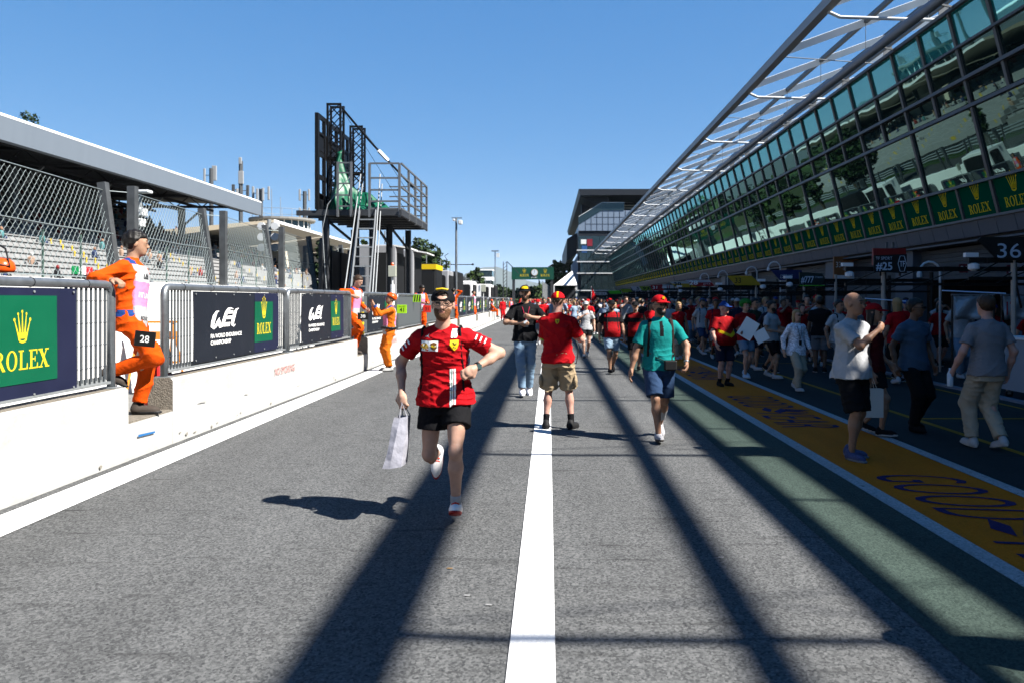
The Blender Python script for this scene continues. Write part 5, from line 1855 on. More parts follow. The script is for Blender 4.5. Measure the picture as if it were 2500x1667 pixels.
# ------------------------------------------------------------ finish gantry and things round it
GT = thing('finish_gantry', 'green gantry with clock and gold lettering over the lane', 'gantry', (0, 120, 0))
KG = 120 / FPX
gx0, gx1 = (1249 - VPX) * KG, (1352 - VPX) * KG
gz1, gz0 = CAMH + (VPY - 653) * KG, CAMH + (VPY - 683) * KG
MB().span((gx0, 0, gz0), (gx1, 0.6, gz1)).build('panel', mat('gantry green', (0.006, 0.085, 0.055), 0.5), GT)
F = Flat()
for px in (1280, 1331):
    F.join(rolex_art(1.35), (1, 1.05), ((px - VPX) * KG, gz0 + 0.45))
F.build('gold_print', [M_rgold], (0, -0.01, 0), (1, 0, 0), (0, 0, 1), GT)
cx = (1305 - VPX) * KG
MB().prism([(cx + 0.52 * math.cos(a), -0.10, gz0 + 1.05 + 0.52 * math.sin(a)) for a in np.linspace(0, 2 * math.pi, 21)[:-1]], (0, 0.09, 0)).build('clock_rim', mat('clock gold', (0.75, 0.55, 0.3), 0.35, 0.5), GT)
MB().prism([(cx + 0.44 * math.cos(a), -0.12, gz0 + 1.05 + 0.44 * math.sin(a)) for a in np.linspace(0, 2 * math.pi, 21)[:-1]], (0, 0.019, 0)).build('clock_face', mat('clock face', (0.55, 0.62, 0.68), 0.4), GT)
MB().bar((cx, -0.13, gz0 + 1.05), (cx, -0.13, gz0 + 1.40), 0.05, 0.01).bar((cx, -0.13, gz0 + 1.05), (cx - 0.14, -0.13, gz0 + 0.83), 0.05, 0.01).build('clock_hand', M_black, GT)
F = Flat().add(fit_text('WEC', 0.9, 0.18, shear=0.3), 0, (cx - 0.5, gz0 + 0.22))
F.build('white_print', [M_white], (0, -0.01, 0), (1, 0, 0), (0, 0, 1), GT)
for xx in (gx0 + 0.3, gx1 - 0.3):
    MB().span((xx - 0.2, 0.1, 0), (xx + 0.2, 0.5, gz0)).build('leg', M_dsteel, GT)
t = thing('light_mast', 'truss mast with lamps left of the gantry', 'mast', at(1233, 732, 112) * 1.0)
t.location.z = 0
for sx in (-.25, .25):
    MB().span((sx - .05, -.05, 0), (sx + .05, .05, 7.0)).build('upright', M_dsteel, t)
b = MB()
for q in range(14):
    b.bar((-.25, 0, q * .5), (.25, 0, q * .5 + .5), 0.05)
b.build('lacing', M_dsteel, t, kind='stuff')
MB().tube([(-1.4, 0, 0), (-1.4, 0, 8.4)], 0.07, 6).build('lamp_pole', M_galv, t)
MB().box((-1.4, 0, 8.5), (1.0, 0.4, 0.15)).build('lamp_head', M_galv, t)
MB().box((-1.0, 0, 7.9), (0.4, 0.4, 0.6)).build('camera', M_wsteel, t)
MB().bar((0.3, 0, 7.0), (1.9, 0, 5.4), 0.10).build('stay', M_dsteel, t)
t = thing('white_marquee', 'white pointed marquee beside the end building', 'marquee', (3.0, 128, 0))
a = at(1351, 698, 128)
bx = at(1408, 698, 128)
pk = at(1400, 662, 128)
w = bx.x - a.x
MB().add([(a.x - 3.0, -3, a.z), (bx.x - 3.0, -3, a.z), (bx.x - 3.0, 3, a.z), (a.x - 3.0, 3, a.z), (pk.x - 3.0 - 0.2, 0, pk.z)], [(0, 1, 4), (1, 2, 4), (2, 3, 4), (3, 0, 4), (3, 2, 1, 0)]).build('roof', M_podw, t)
for (xx, yy) in ((a.x - 2.9, -2.9), (bx.x - 3.1, -2.9), (a.x - 2.9, 2.9), (bx.x - 3.1, 2.9)):
    MB().span((xx - 0.08, yy - 0.08, 0), (xx + 0.08, yy + 0.08, a.z)).build('pole', M_wsteel, t)
MB().span((a.x - 2.9, 2.6, 0), (bx.x - 3.1, 2.8, a.z - 0.5)).build('back_sheet', M_dark, t)
t = thing('far_office_block', 'small far glass office block with white bands', 'building', at(1183, 732, 190) * 1.0)
t.location.z = 0
MB().span((-1.8, 0, 0), (1.8, 5, 8.6)).build('body', M_twglass, t)
for z in (3.4, 6.2, 8.61):
    MB().span((-1.9, -0.1, z), (1.9, 5.1, z + (0.9 if z == 6.2 else 0.3))).build('white_band', M_white, t)
# tall mesh fence beyond the gantry
t = thing('far_mesh_fence', 'tall grey mesh fence running beyond the gantry', 'fence', (-1.0, 125, 0))
for k in range(14):
    MB().tube([(0.15 * k, k * 6.0, 0), (0.15 * k, k * 6.0, 4.6)], 0.06, 5).build('post', M_galv, t)
m = mat('mesh veil', (0.36, 0.38, 0.40), 0.7, alpha=0.55)
MB().add([(0, 0, 0.1), (2.0, 80, 0.1), (2.0, 80, 4.5), (0, 0, 4.5)], [(0, 1, 2, 3)]).build('mesh_sheet', m, t, kind='stuff')

# ------------------------------------------------------------ trees, hills
def leaf_mat(name, c):
    m = mat(name, c, 0.75, var=0.45, vscale=0.5, spec=0.25)
    return m


def tree(x, y, h, rx, label, mats, seed, trunk=0.35, n=1500, leaf=0.35, cyl=False, zc=0.55, share=None):
    rg = np.random.default_rng(seed)
    t = thing('tree', label, 'tree', (x, y, 0))
    b = MB()
    b.tube([(0, 0, 0), (0.1, 0.1, h * 0.3), (0, 0, h * 0.62)], [trunk, trunk * 0.75, trunk * 0.3], 7)
    for q in range(6):
        a = rg.uniform(0, 6.28)
        z = h * rg.uniform(0.28, 0.5)
        b.tube([(0, 0, z), (math.cos(a) * rx * 0.35, math.sin(a) * rx * 0.35, z + h * 0.14), (math.cos(a) * rx * 0.65, math.sin(a) * rx * 0.65, z + h * 0.22)], [trunk * 0.45, trunk * 0.3, trunk * 0.1], 5)
    b.build('trunk', mat('bark', (0.06, 0.045, 0.03), 0.9, var=0.3), t)
    # clumped leaf sprays
    nc = max(9, int(n / 42))
    cl = []
    for q in range(nc):
        if cyl:
            zz = rg.uniform(0.15, 1.0)
            rr = rx * (1.0 - zz) ** 0.7 * 0.9 + 0.15
            a = rg.uniform(0, 6.28)
            cl.append((math.cos(a) * rr * 0.6, math.sin(a) * rr * 0.6, zz * h, 0.4 + rr * 0.4))
        else:
            d = rg.normal(size=3)
            d /= np.linalg.norm(d)
            u = rg.uniform(0.45, 1.0)
            cl.append((d[0] * rx * u, d[1] * rx * u, h * zc + d[2] * h * (1 - zc) * 0.86 * u if d[2] > 0 else h * zc + d[2] * h * 0.27 * u, rx * rg.uniform(0.20, 0.36)))
    per = int(n / nc)
    C = np.array(cl)
    idx = np.repeat(np.arange(nc), per)
    d = rg.normal(size=(len(idx), 3))
    d /= np.linalg.norm(d, axis=1)[:, None]
    P = C[idx, :3] + d * C[idx, 3:4] * rg.uniform(0.55, 1.0, (len(idx), 1)) * np.array([1, 1, 0.8])
    a1 = rg.normal(size=P.shape)
    a1 /= np.linalg.norm(a1, axis=1)[:, None]
    a2 = np.cross(a1, rg.normal(size=P.shape))
    a2 /= np.linalg.norm(a2, axis=1)[:, None]
    s = leaf * rg.uniform(0.6, 1.3, (len(idx), 1))
    V = np.stack([P - a1 * s, P + a2 * s * 0.6, P + a1 * s, P - a2 * s * 0.6], 1).reshape(-1, 3)
    Fc = np.arange(len(V)).reshape(-1, 4)
    me = bpy.data.meshes.new('crown')
    me.from_pydata(V.tolist(), [], Fc.tolist())
    for mm in mats:
        me.materials.append(mm)
    me.polygons.foreach_set('material_index', (idx % len(mats)).astype(np.int32))
    obj('crown', me, t)
    return t


LM1 = [leaf_mat('leaf deep', (0.028, 0.055, 0.016)), leaf_mat('leaf mid', (0.045, 0.085, 0.022))]
LM2 = [leaf_mat('leaf light', (0.07, 0.12, 0.03)), leaf_mat('leaf fresh', (0.055, 0.10, 0.02))]


def tree_px(px, pyt, Y, rpx, label, mats, seed, **kw):
    p = at(px, pyt, Y)
    return tree(p.x, Y, p.z, rpx * Y / FPX, label, mats, seed, **kw)


tree_px(1035, 574, 95, 52, 'large dark round tree beyond the timing stands', LM1, 1, n=5200, leaf=0.26)
tree_px(1000, 600, 105, 36, 'darker tree behind the large round tree', LM1, 21, n=2600, leaf=0.28)
tree_px(1076, 640, 110, 22, 'small dark tree right of the large round tree', LM1, 22, n=1500, leaf=0.28)
tree_px(1162, 638, 130, 20, 'small round tree above the far stands', LM1, 2, n=1800, leaf=0.28)
tree_px(1148, 650, 125, 15, 'pale small tree beside the round one above the far stands', LM2, 3, n=1200, leaf=0.28)
tree_px(1115, 662, 120, 24, 'low bushy tree behind the slim camera mast', LM2, 23, n=1500, leaf=0.28)
tree_px(790, 562, 62, 30, 'tree seen under the screen platform at its near legs', LM1, 4, n=2200, leaf=0.2)
tree_px(893, 556, 70, 17, 'small tree seen through the ladder under the platform', LM2, 5, n=1600, leaf=0.2)
tree_px(1362, 622, 165, 22, 'tall tree right of the gantry', LM1, 6, n=2600, leaf=0.36)
tree_px(1392, 630, 180, 26, 'tree between the gantry and the end building', LM1, 7, n=2600, leaf=0.36)
tree_px(1345, 655, 175, 20, 'shorter tree behind the gantry panel', LM2, 8, n=1800, leaf=0.36)
tree_px(1310, 690, 260, 30, 'low far tree under the gantry panel', LM2, 9, n=1200, leaf=0.5)
tree_px(1278, 690, 250, 28, 'low far tree behind the gantry leg', LM1, 24, n=1200, leaf=0.5)
tree_px(1228, 694, 240, 28, 'low far tree by the glass office block', LM1, 25, n=1200, leaf=0.5)
tree_px(62, 276, 70, 9, 'pointed conifer top above the grandstand roof', LM1, 10, n=2600, leaf=0.14, cyl=True)
tree_px(80, 288, 71, 7, 'second pointed conifer behind the grandstand roof', LM1, 11, n=2200, leaf=0.14, cyl=True)
for k, (x, y, h, r) in enumerate(((-62, 60, 11, 6), (-60, 74, 10.5, 6), (-64, 46, 11, 7), (-62, 30, 10.5, 6), (-60, 88, 10, 6))):
    tree(x, y, h, r, 'tree behind the open back of the grandstand, %s from the camera' % names[k], LM2 if k % 2 else LM1, 30 + k, n=1500, leaf=0.3)
rg = np.random.default_rng(12)
V, Fc = [], []
for k in range(15000):                                     # a far wood along the horizon, one mass
    a = rg.uniform(-1.0, 0.6)
    d = rg.uniform(330, 460)
    x, y = math.sin(a) * d, math.cos(a) * d
    hmax = 9.0 + 3.5 * math.sin(a * 31) + 2 * math.sin(a * 77 + 1)
    z = rg.uniform(0, 1) ** 0.7 * hmax
    s = rg.uniform(0.5, 1.2)
    n1 = rg.normal(size=3) * s
    n2 = rg.normal(size=3) * s
    i0 = len(V)
    c = np.array((x, y, z))
    V += [tuple(c - n1), tuple(c + n2), tuple(c + n1), tuple(c - n2)]
    Fc.append((i0, i0 + 1, i0 + 2, i0 + 3))
me = bpy.data.meshes.new('far_wood')
me.from_pydata(V, [], Fc)
me.materials.append(LM1[1])
tag(obj('far_wood', me), 'distant belt of green woodland along the horizon', 'woodland', kind='stuff')
hb = MB()
pts = []
for i in range(80):
    a = -0.9 + 1.5 * i / 79
    h = 95 + 130 * math.exp(-((a + 0.062) / 0.035) ** 2) + 60 * math.exp(-((a + 0.10) / 0.03) ** 2) + 40 * math.sin(a * 9) + 14 * math.sin(a * 41)
    pts.append((a, h))
for (a, h), (a2, h2) in zip(pts[:-1], pts[1:]):
    D = 8000
    h, h2 = h * 1.75, h2 * 1.75
    hb.add([(math.sin(a) * D, math.cos(a) * D, -5), (math.sin(a2) * D, math.cos(a2) * D, -5), (math.sin(a2) * (D + 900), math.cos(a2) * (D + 900), h2), (math.sin(a) * (D + 900), math.cos(a) * (D + 900), h)], [(0, 1, 2, 3)])
hb.build('hills', mat('far hills', (0.06, 0.08, 0.06), 0.9, var=0.2, vscale=0.004), kind='structure')
hz = MB().span((-7000, -120, -1.0), (7000, 9400, 480)).build('haze', None, kind='stuff')
hm = bpy.data.materials.new('haze')
hm.use_nodes = True
hn = hm.node_tree
hn.nodes.remove(hn.nodes['Principled BSDF'])
pv = hn.nodes.new('ShaderNodeVolumePrincipled')
pv.inputs['Color'].default_value = (0.72, 0.84, 1.0, 1)
pv.inputs['Density'].default_value = 0.000035
hn.links.new(pv.outputs[0], hn.nodes['Material Output'].inputs['Volume'])
hz.data.materials.clear()
hz.data.materials.append(hm)
# ------------------------------------------------------------ people: implicit surfaces turned into one skin each
def cone(a, b, ra, rb, clip=None):
    a, b = np.array(a, float), np.array(b, float)
    ab = b - a
    L2 = float(ab @ ab) + 1e-12
    L = math.sqrt(L2)

    def f(P):
        t = (P - a) @ ab / L2
        tc = np.clip(t, 0, 1)
        d = np.linalg.norm(P - a - tc[:, None] * ab, axis=1) - (ra + (rb - ra) * tc)
        if clip is not None:
            d = np.maximum(d, (t - clip) * L)
        return d
    f.bb = (np.minimum(a, b) - max(ra, rb), np.maximum(a, b) + max(ra, rb))
    return f


def ell(c, r, M=None):
    c, r = np.array(c, float), np.array(r, float)
    Mi = None if M is None else np.array(M)

    def f(P):
        q = P - c
        if Mi is not None:
            q = q @ Mi          # columns are the local axes
        k0 = np.linalg.norm(q / r, axis=1)
        k1 = np.linalg.norm(q / (r * r), axis=1) + 1e-9
        return k0 * (k0 - 1.0) / k1
    m = r.max()
    f.bb = (c - m, c + m)
    return f


def loft(frames):
    """frames: list of (centre, xaxis, yaxis, half width, half depth) from bottom to top"""
    C = np.array([f[0] for f in frames], float)
    X = np.array([f[1] for f in frames], float)
    Y = np.array([f[2] for f in frames], float)
    W = np.array([f[3] for f in frames], float)
    D = np.array([f[4] for f in frames], float)
    ax = C[-1] - C[0]
    L = np.linalg.norm(ax)
    ax = ax / L
    T = (C - C[0]) @ ax

    def f(P):
        t = (P - C[0]) @ ax
        tc = np.clip(t, 0, L)
        ip = lambda A: np.stack([np.interp(tc, T, A[:, k]) for k in range(3)], 1)
        c = ip(C)
        q = P - c
        w = np.interp(tc, T, W)
        d = np.interp(tc, T, D)
        u = np.einsum('ij,ij->i', q, ip(X)) / w
        v = np.einsum('ij,ij->i', q, ip(Y)) / d
        rr = (np.abs(u) ** 2.3 + np.abs(v) ** 2.3) ** (1 / 2.3)
        s = (rr - 1) * np.minimum(w, d)
        return np.maximum(s, np.abs(t - L / 2) - L / 2)
    m = max(W.max(), D.max())
    f.bb = (C.min(0) - m, C.max(0) + m)
    return f


def smin(ds, k):
    d = ds[0]
    for e in ds[1:]:
        h = np.clip(0.5 + 0.5 * (e - d) / k, 0, 1)
        d = e * (1 - h) + d * h - k * h * (1 - h)
    return d


def union(prims, k=0.03):
    def f(P):
        d = None
        for p in prims:
            e = p(P)
            if d is None:
                d = e
            else:
                h = np.clip(0.5 + 0.5 * (e - d) / k, 0, 1)
                d = e * (1 - h) + d * h - k * h * (1 - h)
        return d
    f.bb = (np.min([p.bb[0] for p in prims], 0), np.max([p.bb[1] for p in prims], 0))
    return f


def folds(f, amp, seed, sc=1.0):
    """creases: warped ridges running mostly across and aslant, strong in some places and absent in others"""
    rg = np.random.default_rng(seed)
    W = rg.normal(size=(4, 3)) * np.array([10, 10, 20]) * sc
    K = rg.normal(size=(4, 3)) * 6
    ph = rg.uniform(0, 6.28, 12)

    def g(P):
        w = 0.5 * np.sin(P @ K[0] * 1.5 + ph[0]) + 0.5 * np.sin(P @ K[1] * 2.2 + ph[1])
        n = 0
        for i in range(4):
            r = 1 - np.abs(np.sin(P @ W[i] * (0.7 + 0.35 * i) + ph[2 + i] + 1.3 * w))
            m = np.clip(0.5 + 0.9 * np.sin(P @ K[i] * 1.2 + ph[6 + i]), 0, 1)
            n = n + (r * r - 0.3) * m
        return f(P) - amp * n
    g.bb = (f.bb[0] - amp * 3, f.bb[1] + amp * 3)
    return g


def surf(f, h, pad=0.03):
    """sparse naive surface nets -> (verts, quads)"""
    lo, hi = np.array(f.bb[0]) - pad - 2 * h, np.array(f.bb[1]) + pad + 2 * h
    B = 5
    nb = np.maximum(1, np.ceil((hi - lo) / (h * B)).astype(int))
    n = nb * B
    H = h * B
    g = [lo[k] + H * (np.arange(nb[k]) + 0.5) - 0.5 * h for k in range(3)]
    cx = np.stack(np.meshgrid(*g, indexing='ij'), -1).reshape(-1, 3)
    dc = f(cx)
    act = np.abs(dc) < H * 1.25
    D = np.repeat(np.repeat(np.repeat(np.where(dc < 0, -1.0, 1.0).reshape(nb).astype(np.float32), B, 0), B, 1), B, 2)
    ai = np.argwhere(act.reshape(nb))
    if len(ai) == 0:
        return np.zeros((0, 3)), np.zeros((0, 4), int)
    o = np.stack(np.meshgrid(*[np.arange(B)] * 3, indexing='ij'), -1).reshape(-1, 3)
    I = (ai[:, None, :] * B + o[None]).reshape(-1, 3)
    D[I[:, 0], I[:, 1], I[:, 2]] = f(lo + I * h)
    ins = D < 0
    s = ins[:-1, :-1, :-1].astype(np.int8)
    tot = np.zeros_like(s)
    for a in (0, 1):
        for b in (0, 1):
            for c in (0, 1):
                tot += ins[a:n[0] - 1 + a, b:n[1] - 1 + b, c:n[2] - 1 + c]
    cell = np.argwhere((tot > 0) & (tot < 8))
    idx = -np.ones(tot.shape, np.int32)
    idx[cell[:, 0], cell[:, 1], cell[:, 2]] = np.arange(len(cell))
    cor = np.array([(a, b, c) for a in (0, 1) for b in (0, 1) for c in (0, 1)])
    val = np.stack([D[cell[:, 0] + q[0], cell[:, 1] + q[1], cell[:, 2] + q[2]] for q in cor], 1)
    acc = np.zeros((len(cell), 3))
    cnt = np.zeros(len(cell))
    for i in range(8):
        for j in range(i + 1, 8):
            if np.abs(cor[i] - cor[j]).sum() == 1:
                m = (val[:, i] < 0) != (val[:, j] < 0)
                t = np.where(m, val[:, i] / (val[:, i] - val[:, j] + 1e-12), 0)
                p = cor[i] + t[:, None] * (cor[j] - cor[i])
                acc += np.where(m[:, None], p, 0)
                cnt += m
    V = lo + h * (cell + acc / cnt[:, None])
    Q = []
    for ax in range(3):
        a = [slice(1, -1)] * 3
        b = [slice(1, -1)] * 3
        a[ax] = slice(0, -1)
        b[ax] = slice(1, None)
        A, Bv = ins[tuple(a)], ins[tuple(b)]
        e = np.argwhere(A != Bv)
        if len(e) == 0:
            continue
        fl = A[e[:, 0], e[:, 1], e[:, 2]]
        e = e + np.array([0 if k == ax else 1 for k in range(3)])
        u, v = [(1, 2), (2, 0), (0, 1)][ax]
        du, dv = np.eye(3, dtype=int)[u], np.eye(3, dtype=int)[v]
        q = [e - du - dv, e - dv, e, e - du]
        q = np.stack([idx[p[:, 0], p[:, 1], p[:, 2]] for p in q], 1)
        q = np.where(fl[:, None], q, q[:, ::-1])
        Q.append(q[(q >= 0).all(1)])
    return V, np.concatenate(Q) if Q else np.zeros((0, 4), int)


def surf_mesh(name, f, h, mats, pick=None):
    V, Q = surf(f, h)
    me = bpy.data.meshes.new(name)
    me.vertices.add(len(V))
    me.vertices.foreach_set('co', V.astype(np.float32).ravel())
    me.loops.add(len(Q) * 4)
    me.loops.foreach_set('vertex_index', Q.astype(np.int32).ravel())
    me.polygons.add(len(Q))
    me.polygons.foreach_set('loop_start', np.arange(0, len(Q) * 4, 4, dtype=np.int32))
    me.polygons.foreach_set('use_smooth', np.ones(len(Q), bool))
    for m in (mats if isinstance(mats, (list, tuple)) else [mats]):
        me.materials.append(m)
    if pick is not None and len(Q):
        me.polygons.foreach_set('material_index', pick(V[Q].mean(1)).astype(np.int32))
    me.update(calc_edges=True)
    return me


def rotz(a):
    c, s = math.cos(a), math.sin(a)
    return np.array([[c, -s, 0], [s, c, 0], [0, 0, 1.0]])


def rotx(a):
    c, s = math.cos(a), math.sin(a)
    return np.array([[1.0, 0, 0], [0, c, -s], [0, s, c]])


def roty(a):
    c, s = math.cos(a), math.sin(a)
    return np.array([[c, 0, s], [0, 1.0, 0], [-s, 0, c]])


def ik(a, t, l1, l2, pole):
    a, t, pole = np.array(a, float), np.array(t, float), np.array(pole, float)
    d = t - a
    L = np.linalg.norm(d)
    mx = (l1 + l2) * 0.998
    if L > mx:
        t = a + d * (mx / L)
        d = t - a
        L = mx
    u = d / L
    x = (l1 * l1 - l2 * l2 + L * L) / (2 * L)
    hh = math.sqrt(max(1e-8, l1 * l1 - x * x))
    p = pole - u * (pole @ u)
    p = p / (np.linalg.norm(p) + 1e-9)
    return a + u * x + p * hh, t


SKIN = {'fair': (0.56, 0.33, 0.24), 'tan': (0.40, 0.215, 0.135), 'olive': (0.46, 0.26, 0.17), 'brown': (0.20, 0.10, 0.06), 'pink': (0.58, 0.32, 0.25)}


def skin(k):
    m = mat('skin ' + k, SKIN[k], 0.55, var=0.12, vscale=22, spec=0.25, bump=0.06, bscale=160)
    b = m.node_tree.nodes['Principled BSDF']
    b.inputs['Subsurface Weight'].default_value = 0.12
    b.inputs['Subsurface Radius'].default_value = (0.02, 0.008, 0.004)
    return m


def cloth(c, rough=0.85):
    return mat('cloth %.3f %.3f %.3f' % tuple(c), c, rough, var=0.09, vscale=8, bump=0.40, bscale=24, spec=0.06)


class Person:
    """a figure facing -Y; pose given in body metres for a 1.78 m tall adult, scaled to its height"""

    def __init__(self, label, x, y, z=0.0, rz=0.0, height=1.78, vox=0.012, build=1.0, sex='m', group=None, seed=1, **pose):
        self.t = thing('person', label, 'person', (x, y, z), rz, group)
        self.s = height / 1.78
        self.t.scale = (self.s,) * 3
        self.vox = vox / self.s
        self.bw = build
        self.seed = seed
        self.sex = sex
        self.pose(**pose)

    def pose(self, pelvis=(0, 0, 0.93), lean=0.0, side=0.0, turn=0.0, hturn=0.0, head=(0, 0, 0), feet=None, hands=None, elbow=None, knee=None, curl=(0.5, 0.5), palm=None):
        g = self.bw
        P = np.array(pelvis, float)
        Rp = rotz(hturn)
        Rt = rotz(turn) @ roty(side) @ rotx(lean)
        self.P, self.Rp, self.Rt = P, Rp, Rt
        sh = 0.185 if self.sex == 'm' else 0.165
        hip = 0.092
        self.hip = [P + Rp @ np.array((s * hip, 0, -0.02)) for s in (-1, 1)]
        self.neck = P + Rt @ np.array((0, 0.015, 0.545))
        self.chest = P + Rt @ np.array((0, 0.0, 0.34))
        self.sho = [P + Rt @ np.array((s * sh * (0.93 + 0.07 * g), 0.005, 0.462)) for s in (-1, 1)]
        Rh = Rt @ rotx(-lean) if False else rotz(turn * 0.6 + head[0]) @ roty(head[2]) @ rotx(head[1])
        self.Rh = Rh
        self.hc = self.neck + np.array((0, -0.012, 0.0)) + Rh @ np.array((0, -0.024, 0.163))
        feet = feet or [(-0.10, 0, 0.085, -0.15, 0), (0.10, 0, 0.085, 0.15, 0)]
        knee = knee or [(-0.05, -1, 0), (0.05, -1, 0)]
        self.kn, self.an, self.ft = [], [], []
        for i in range(2):
            k, a = ik(self.hip[i], feet[i][:3], 0.425, 0.42, knee[i])
            self.kn.append(k)
            self.an.append(a)
            self.ft.append((feet[i][3], feet[i][4]))
        hands = hands or [(-0.27, -0.03, 0.86), (0.27, -0.03, 0.86)]
        elbow = elbow or [(-0.5, 1, 0), (0.5, 1, 0)]
        self.el, self.wr, self.hd = [], [], []
        for i in range(2):
            e, w = ik(self.sho[i], hands[i][:3], 0.285, 0.255, elbow[i])
            self.el.append(e)
            self.wr.append(w)
            d = w - e
            self.hd.append(d / np.linalg.norm(d))
        self.curl = curl
        self.palm = palm or [None, None]

    def hand_prims(self, i, simple=False):
        w, d = self.wr[i], self.hd[i]
        s = -1 if i == 0 else 1
        pn = self.palm[i]
        pn = np.array(pn, float) if pn is not None else np.array((-s * 1.0, 0.0, 0.0))       # palm faces the body
        if len(np.shape(self.curl[i])) > 0 and False:
            pass
        pn = pn - d * (pn @ d)
        pn = pn / (np.linalg.norm(pn) + 1e-9)
        sd = np.cross(d, pn) * s      # towards the thumb side
        if sd[1] > 0 and self.palm[i] is None:
            sd = -sd
        out = [cone(w - d * 0.01, w + d * 0.045, 0.026, 0.030)]
        M = np.stack([d, sd, pn], 1)
        out.append(ell(w + d * 0.058, (0.052, 0.042, 0.020), M))
        if simple:
            out.append(ell(w + d * 0.115 + pn * 0.02, (0.045, 0.036, 0.022), M))
            out.append(cone(w + d * 0.03 + sd * 0.03, w + d * 0.085 + sd * 0.052 + pn * 0.02, 0.013, 0.010))
            return out
        c = self.curl[i]
        for q, (off, ln) in enumerate(((0.030, 0.075), (0.010, 0.084), (-0.010, 0.078), (-0.029, 0.060))):
            b = w + d * (0.098 - 0.004 * abs(q - 1)) + sd * off
            a0 = c * 0.7
            p1 = b + (d * math.cos(a0) + pn * math.sin(a0)) * ln * 0.45
            a1 = c * 1.9
            p2 = p1 + (d * math.cos(a1) + pn * math.sin(a1)) * ln * 0.32
            a2 = c * 2.7
            p3 = p2 + (d * math.cos(a2) + pn * math.sin(a2)) * ln * 0.25
            out += [cone(b - d * 0.02, p1, 0.0100, 0.0094), cone(p1, p2, 0.0094, 0.0086), cone(p2, p3, 0.0086, 0.0074)]
        b = w + d * 0.022 + sd * 0.026
        p1 = b + (d * 0.75 + sd * 0.62 + pn * 0.25) * 0.042
        p2 = p1 + (d * 0.9 + sd * (0.30 - 0.5 * c) + pn * 0.55 * (0.3 + c)) * 0.036
        out += [cone(b, p1, 0.0145, 0.0115), cone(p1, p2, 0.0115, 0.0088)]
        return out

    def torso_frames(self, inf=0.0, z0=-0.10, z1=0.545, hem=0.0, belly=0.0):
        g = self.bw
        f = self.sex == 'f'
        tab = [(-0.10, 0.165, 0.108), (0.0, 0.168 if not f else 0.176, 0.115), (0.10, 0.155 if not f else 0.142, 0.105), (0.20, 0.152 if not f else 0.128, 0.104), (0.32, 0.168 if not f else 0.146, 0.118 if not f else 0.122),
               (0.42, 0.180 if not f else 0.156, 0.112), (0.48, 0.165, 0.088), (0.52, 0.105, 0.068), (0.545, 0.066, 0.058)]
        out = []
        zs = [q[0] for q in tab]
        for z in [q for q in np.linspace(z0, z1, 12)]:
            w = np.interp(z, zs, [q[1] for q in tab])
            d = np.interp(z, zs, [q[2] for q in tab])
            bl = belly * math.exp(-((z - 0.10) / 0.14) ** 2)
            w = w * (0.8 + 0.2 * g) + inf + bl * 0.5
            d = d * g ** 0.6 + inf + bl
            if hem and z < 0.25:
                w += hem * (0.25 - z) / 0.35
                d += hem * (0.25 - z) / 0.35
            u = min(1, max(0, (z + 0.02) / 0.3))
            Rm = self.Rp * (1 - u) + self.Rt * u
            c = self.P + (self.Rt @ np.array((0, 0.0, z)) if z > 0 else Rm @ np.array((0, 0, z)))
            c = c + Rm @ np.array((0, 0.012 - bl * 0.85, 0))
            out.append((c, Rm[:, 0], Rm[:, 1], w, d))
        return out

    def head_prims(self):
        H = lambda v: self.hc + self.Rh @ np.array(v, float)
        M = self.Rh
        k = 1.04 if self.sex == 'm' else 0.99
        pr = [ell(H((0, 0.012, 0.030)), (0.076 * k, 0.096 * k, 0.092 * k), M), ell(H((0, -0.030, -0.035)), (0.061 * k, 0.060, 0.072), M),
              ell(H((0, -0.052, -0.082)), (0.036 * k, 0.034, 0.028), M), ell(H((0, -0.072, 0.022)), (0.052, 0.022, 0.030), M)]
        pr2 = [cone(H((0, -0.086, 0.010)), H((0, -0.106, -0.022)), 0.008, 0.013), ell(H((0, -0.098, -0.026)), (0.017, 0.011, 0.009), M),
               ell(H((0, -0.086, -0.054)), (0.024, 0.010, 0.010), M)]
        ears = [ell(H((s * 0.078 * k, 0.012, -0.004)), (0.010, 0.019, 0.031), M) for s in (-1, 1)]
        return pr, pr2, ears

    def body(self, tone='fair', hair=None, hands=True, simple=False):
        g = self.bw
        m = skin(tone)
        core = [loft(self.torso_frames(-0.006, -0.09, 0.50))]
        core.append(cone(self.neck - self.Rt @ np.array((0, 0.0, 0.06)), self.hc + self.Rh @ np.array((0, 0.015, -0.05)), 0.058 * (0.8 + 0.2 * g), 0.052 * (0.8 + 0.2 * g)))
        for i in range(2):
            a = g ** 0.7
            fm = 0.92 if self.sex == 'f' else 1.0
            core += [cone(self.sho[i], self.el[i], 0.049 * a * fm, 0.039 * a * fm), cone(self.el[i], self.el[i] * 0.55 + self.wr[i] * 0.45, 0.039 * a * fm, 0.036 * a * fm), cone(self.el[i] * 0.55 + self.wr[i] * 0.45, self.wr[i], 0.036 * a * fm, 0.025)]
            hp, k, an = self.hip[i], self.kn[i], self.an[i]
            core += [cone(hp, k, 0.082 * a, 0.048 * a), cone(k, k * 0.68 + an * 0.32, 0.046 * a, 0.050 * a), cone(k * 0.68 + an * 0.32, an, 0.050 * a, 0.032)]
            core.append(ell(k * 0.72 + an * 0.28 + self._back(i) * 0.022, (0.047 * a, 0.046 * a, 0.11)))
            core.append(ell(k - self._back(i) * 0.022, (0.036 * a, 0.034 * a, 0.045)))
            core.append(ell(hp * 0.42 + k * 0.58 - self._back(i) * 0.018, (0.058 * a, 0.054 * a, 0.13)))
        for i in range(2):
            core.append(cone(self.neck + self.Rt @ np.array((0, 0.012, -0.005)), self.sho[i] + self.Rt @ np.array((0, 0.0, -0.012)), 0.046, 0.044))
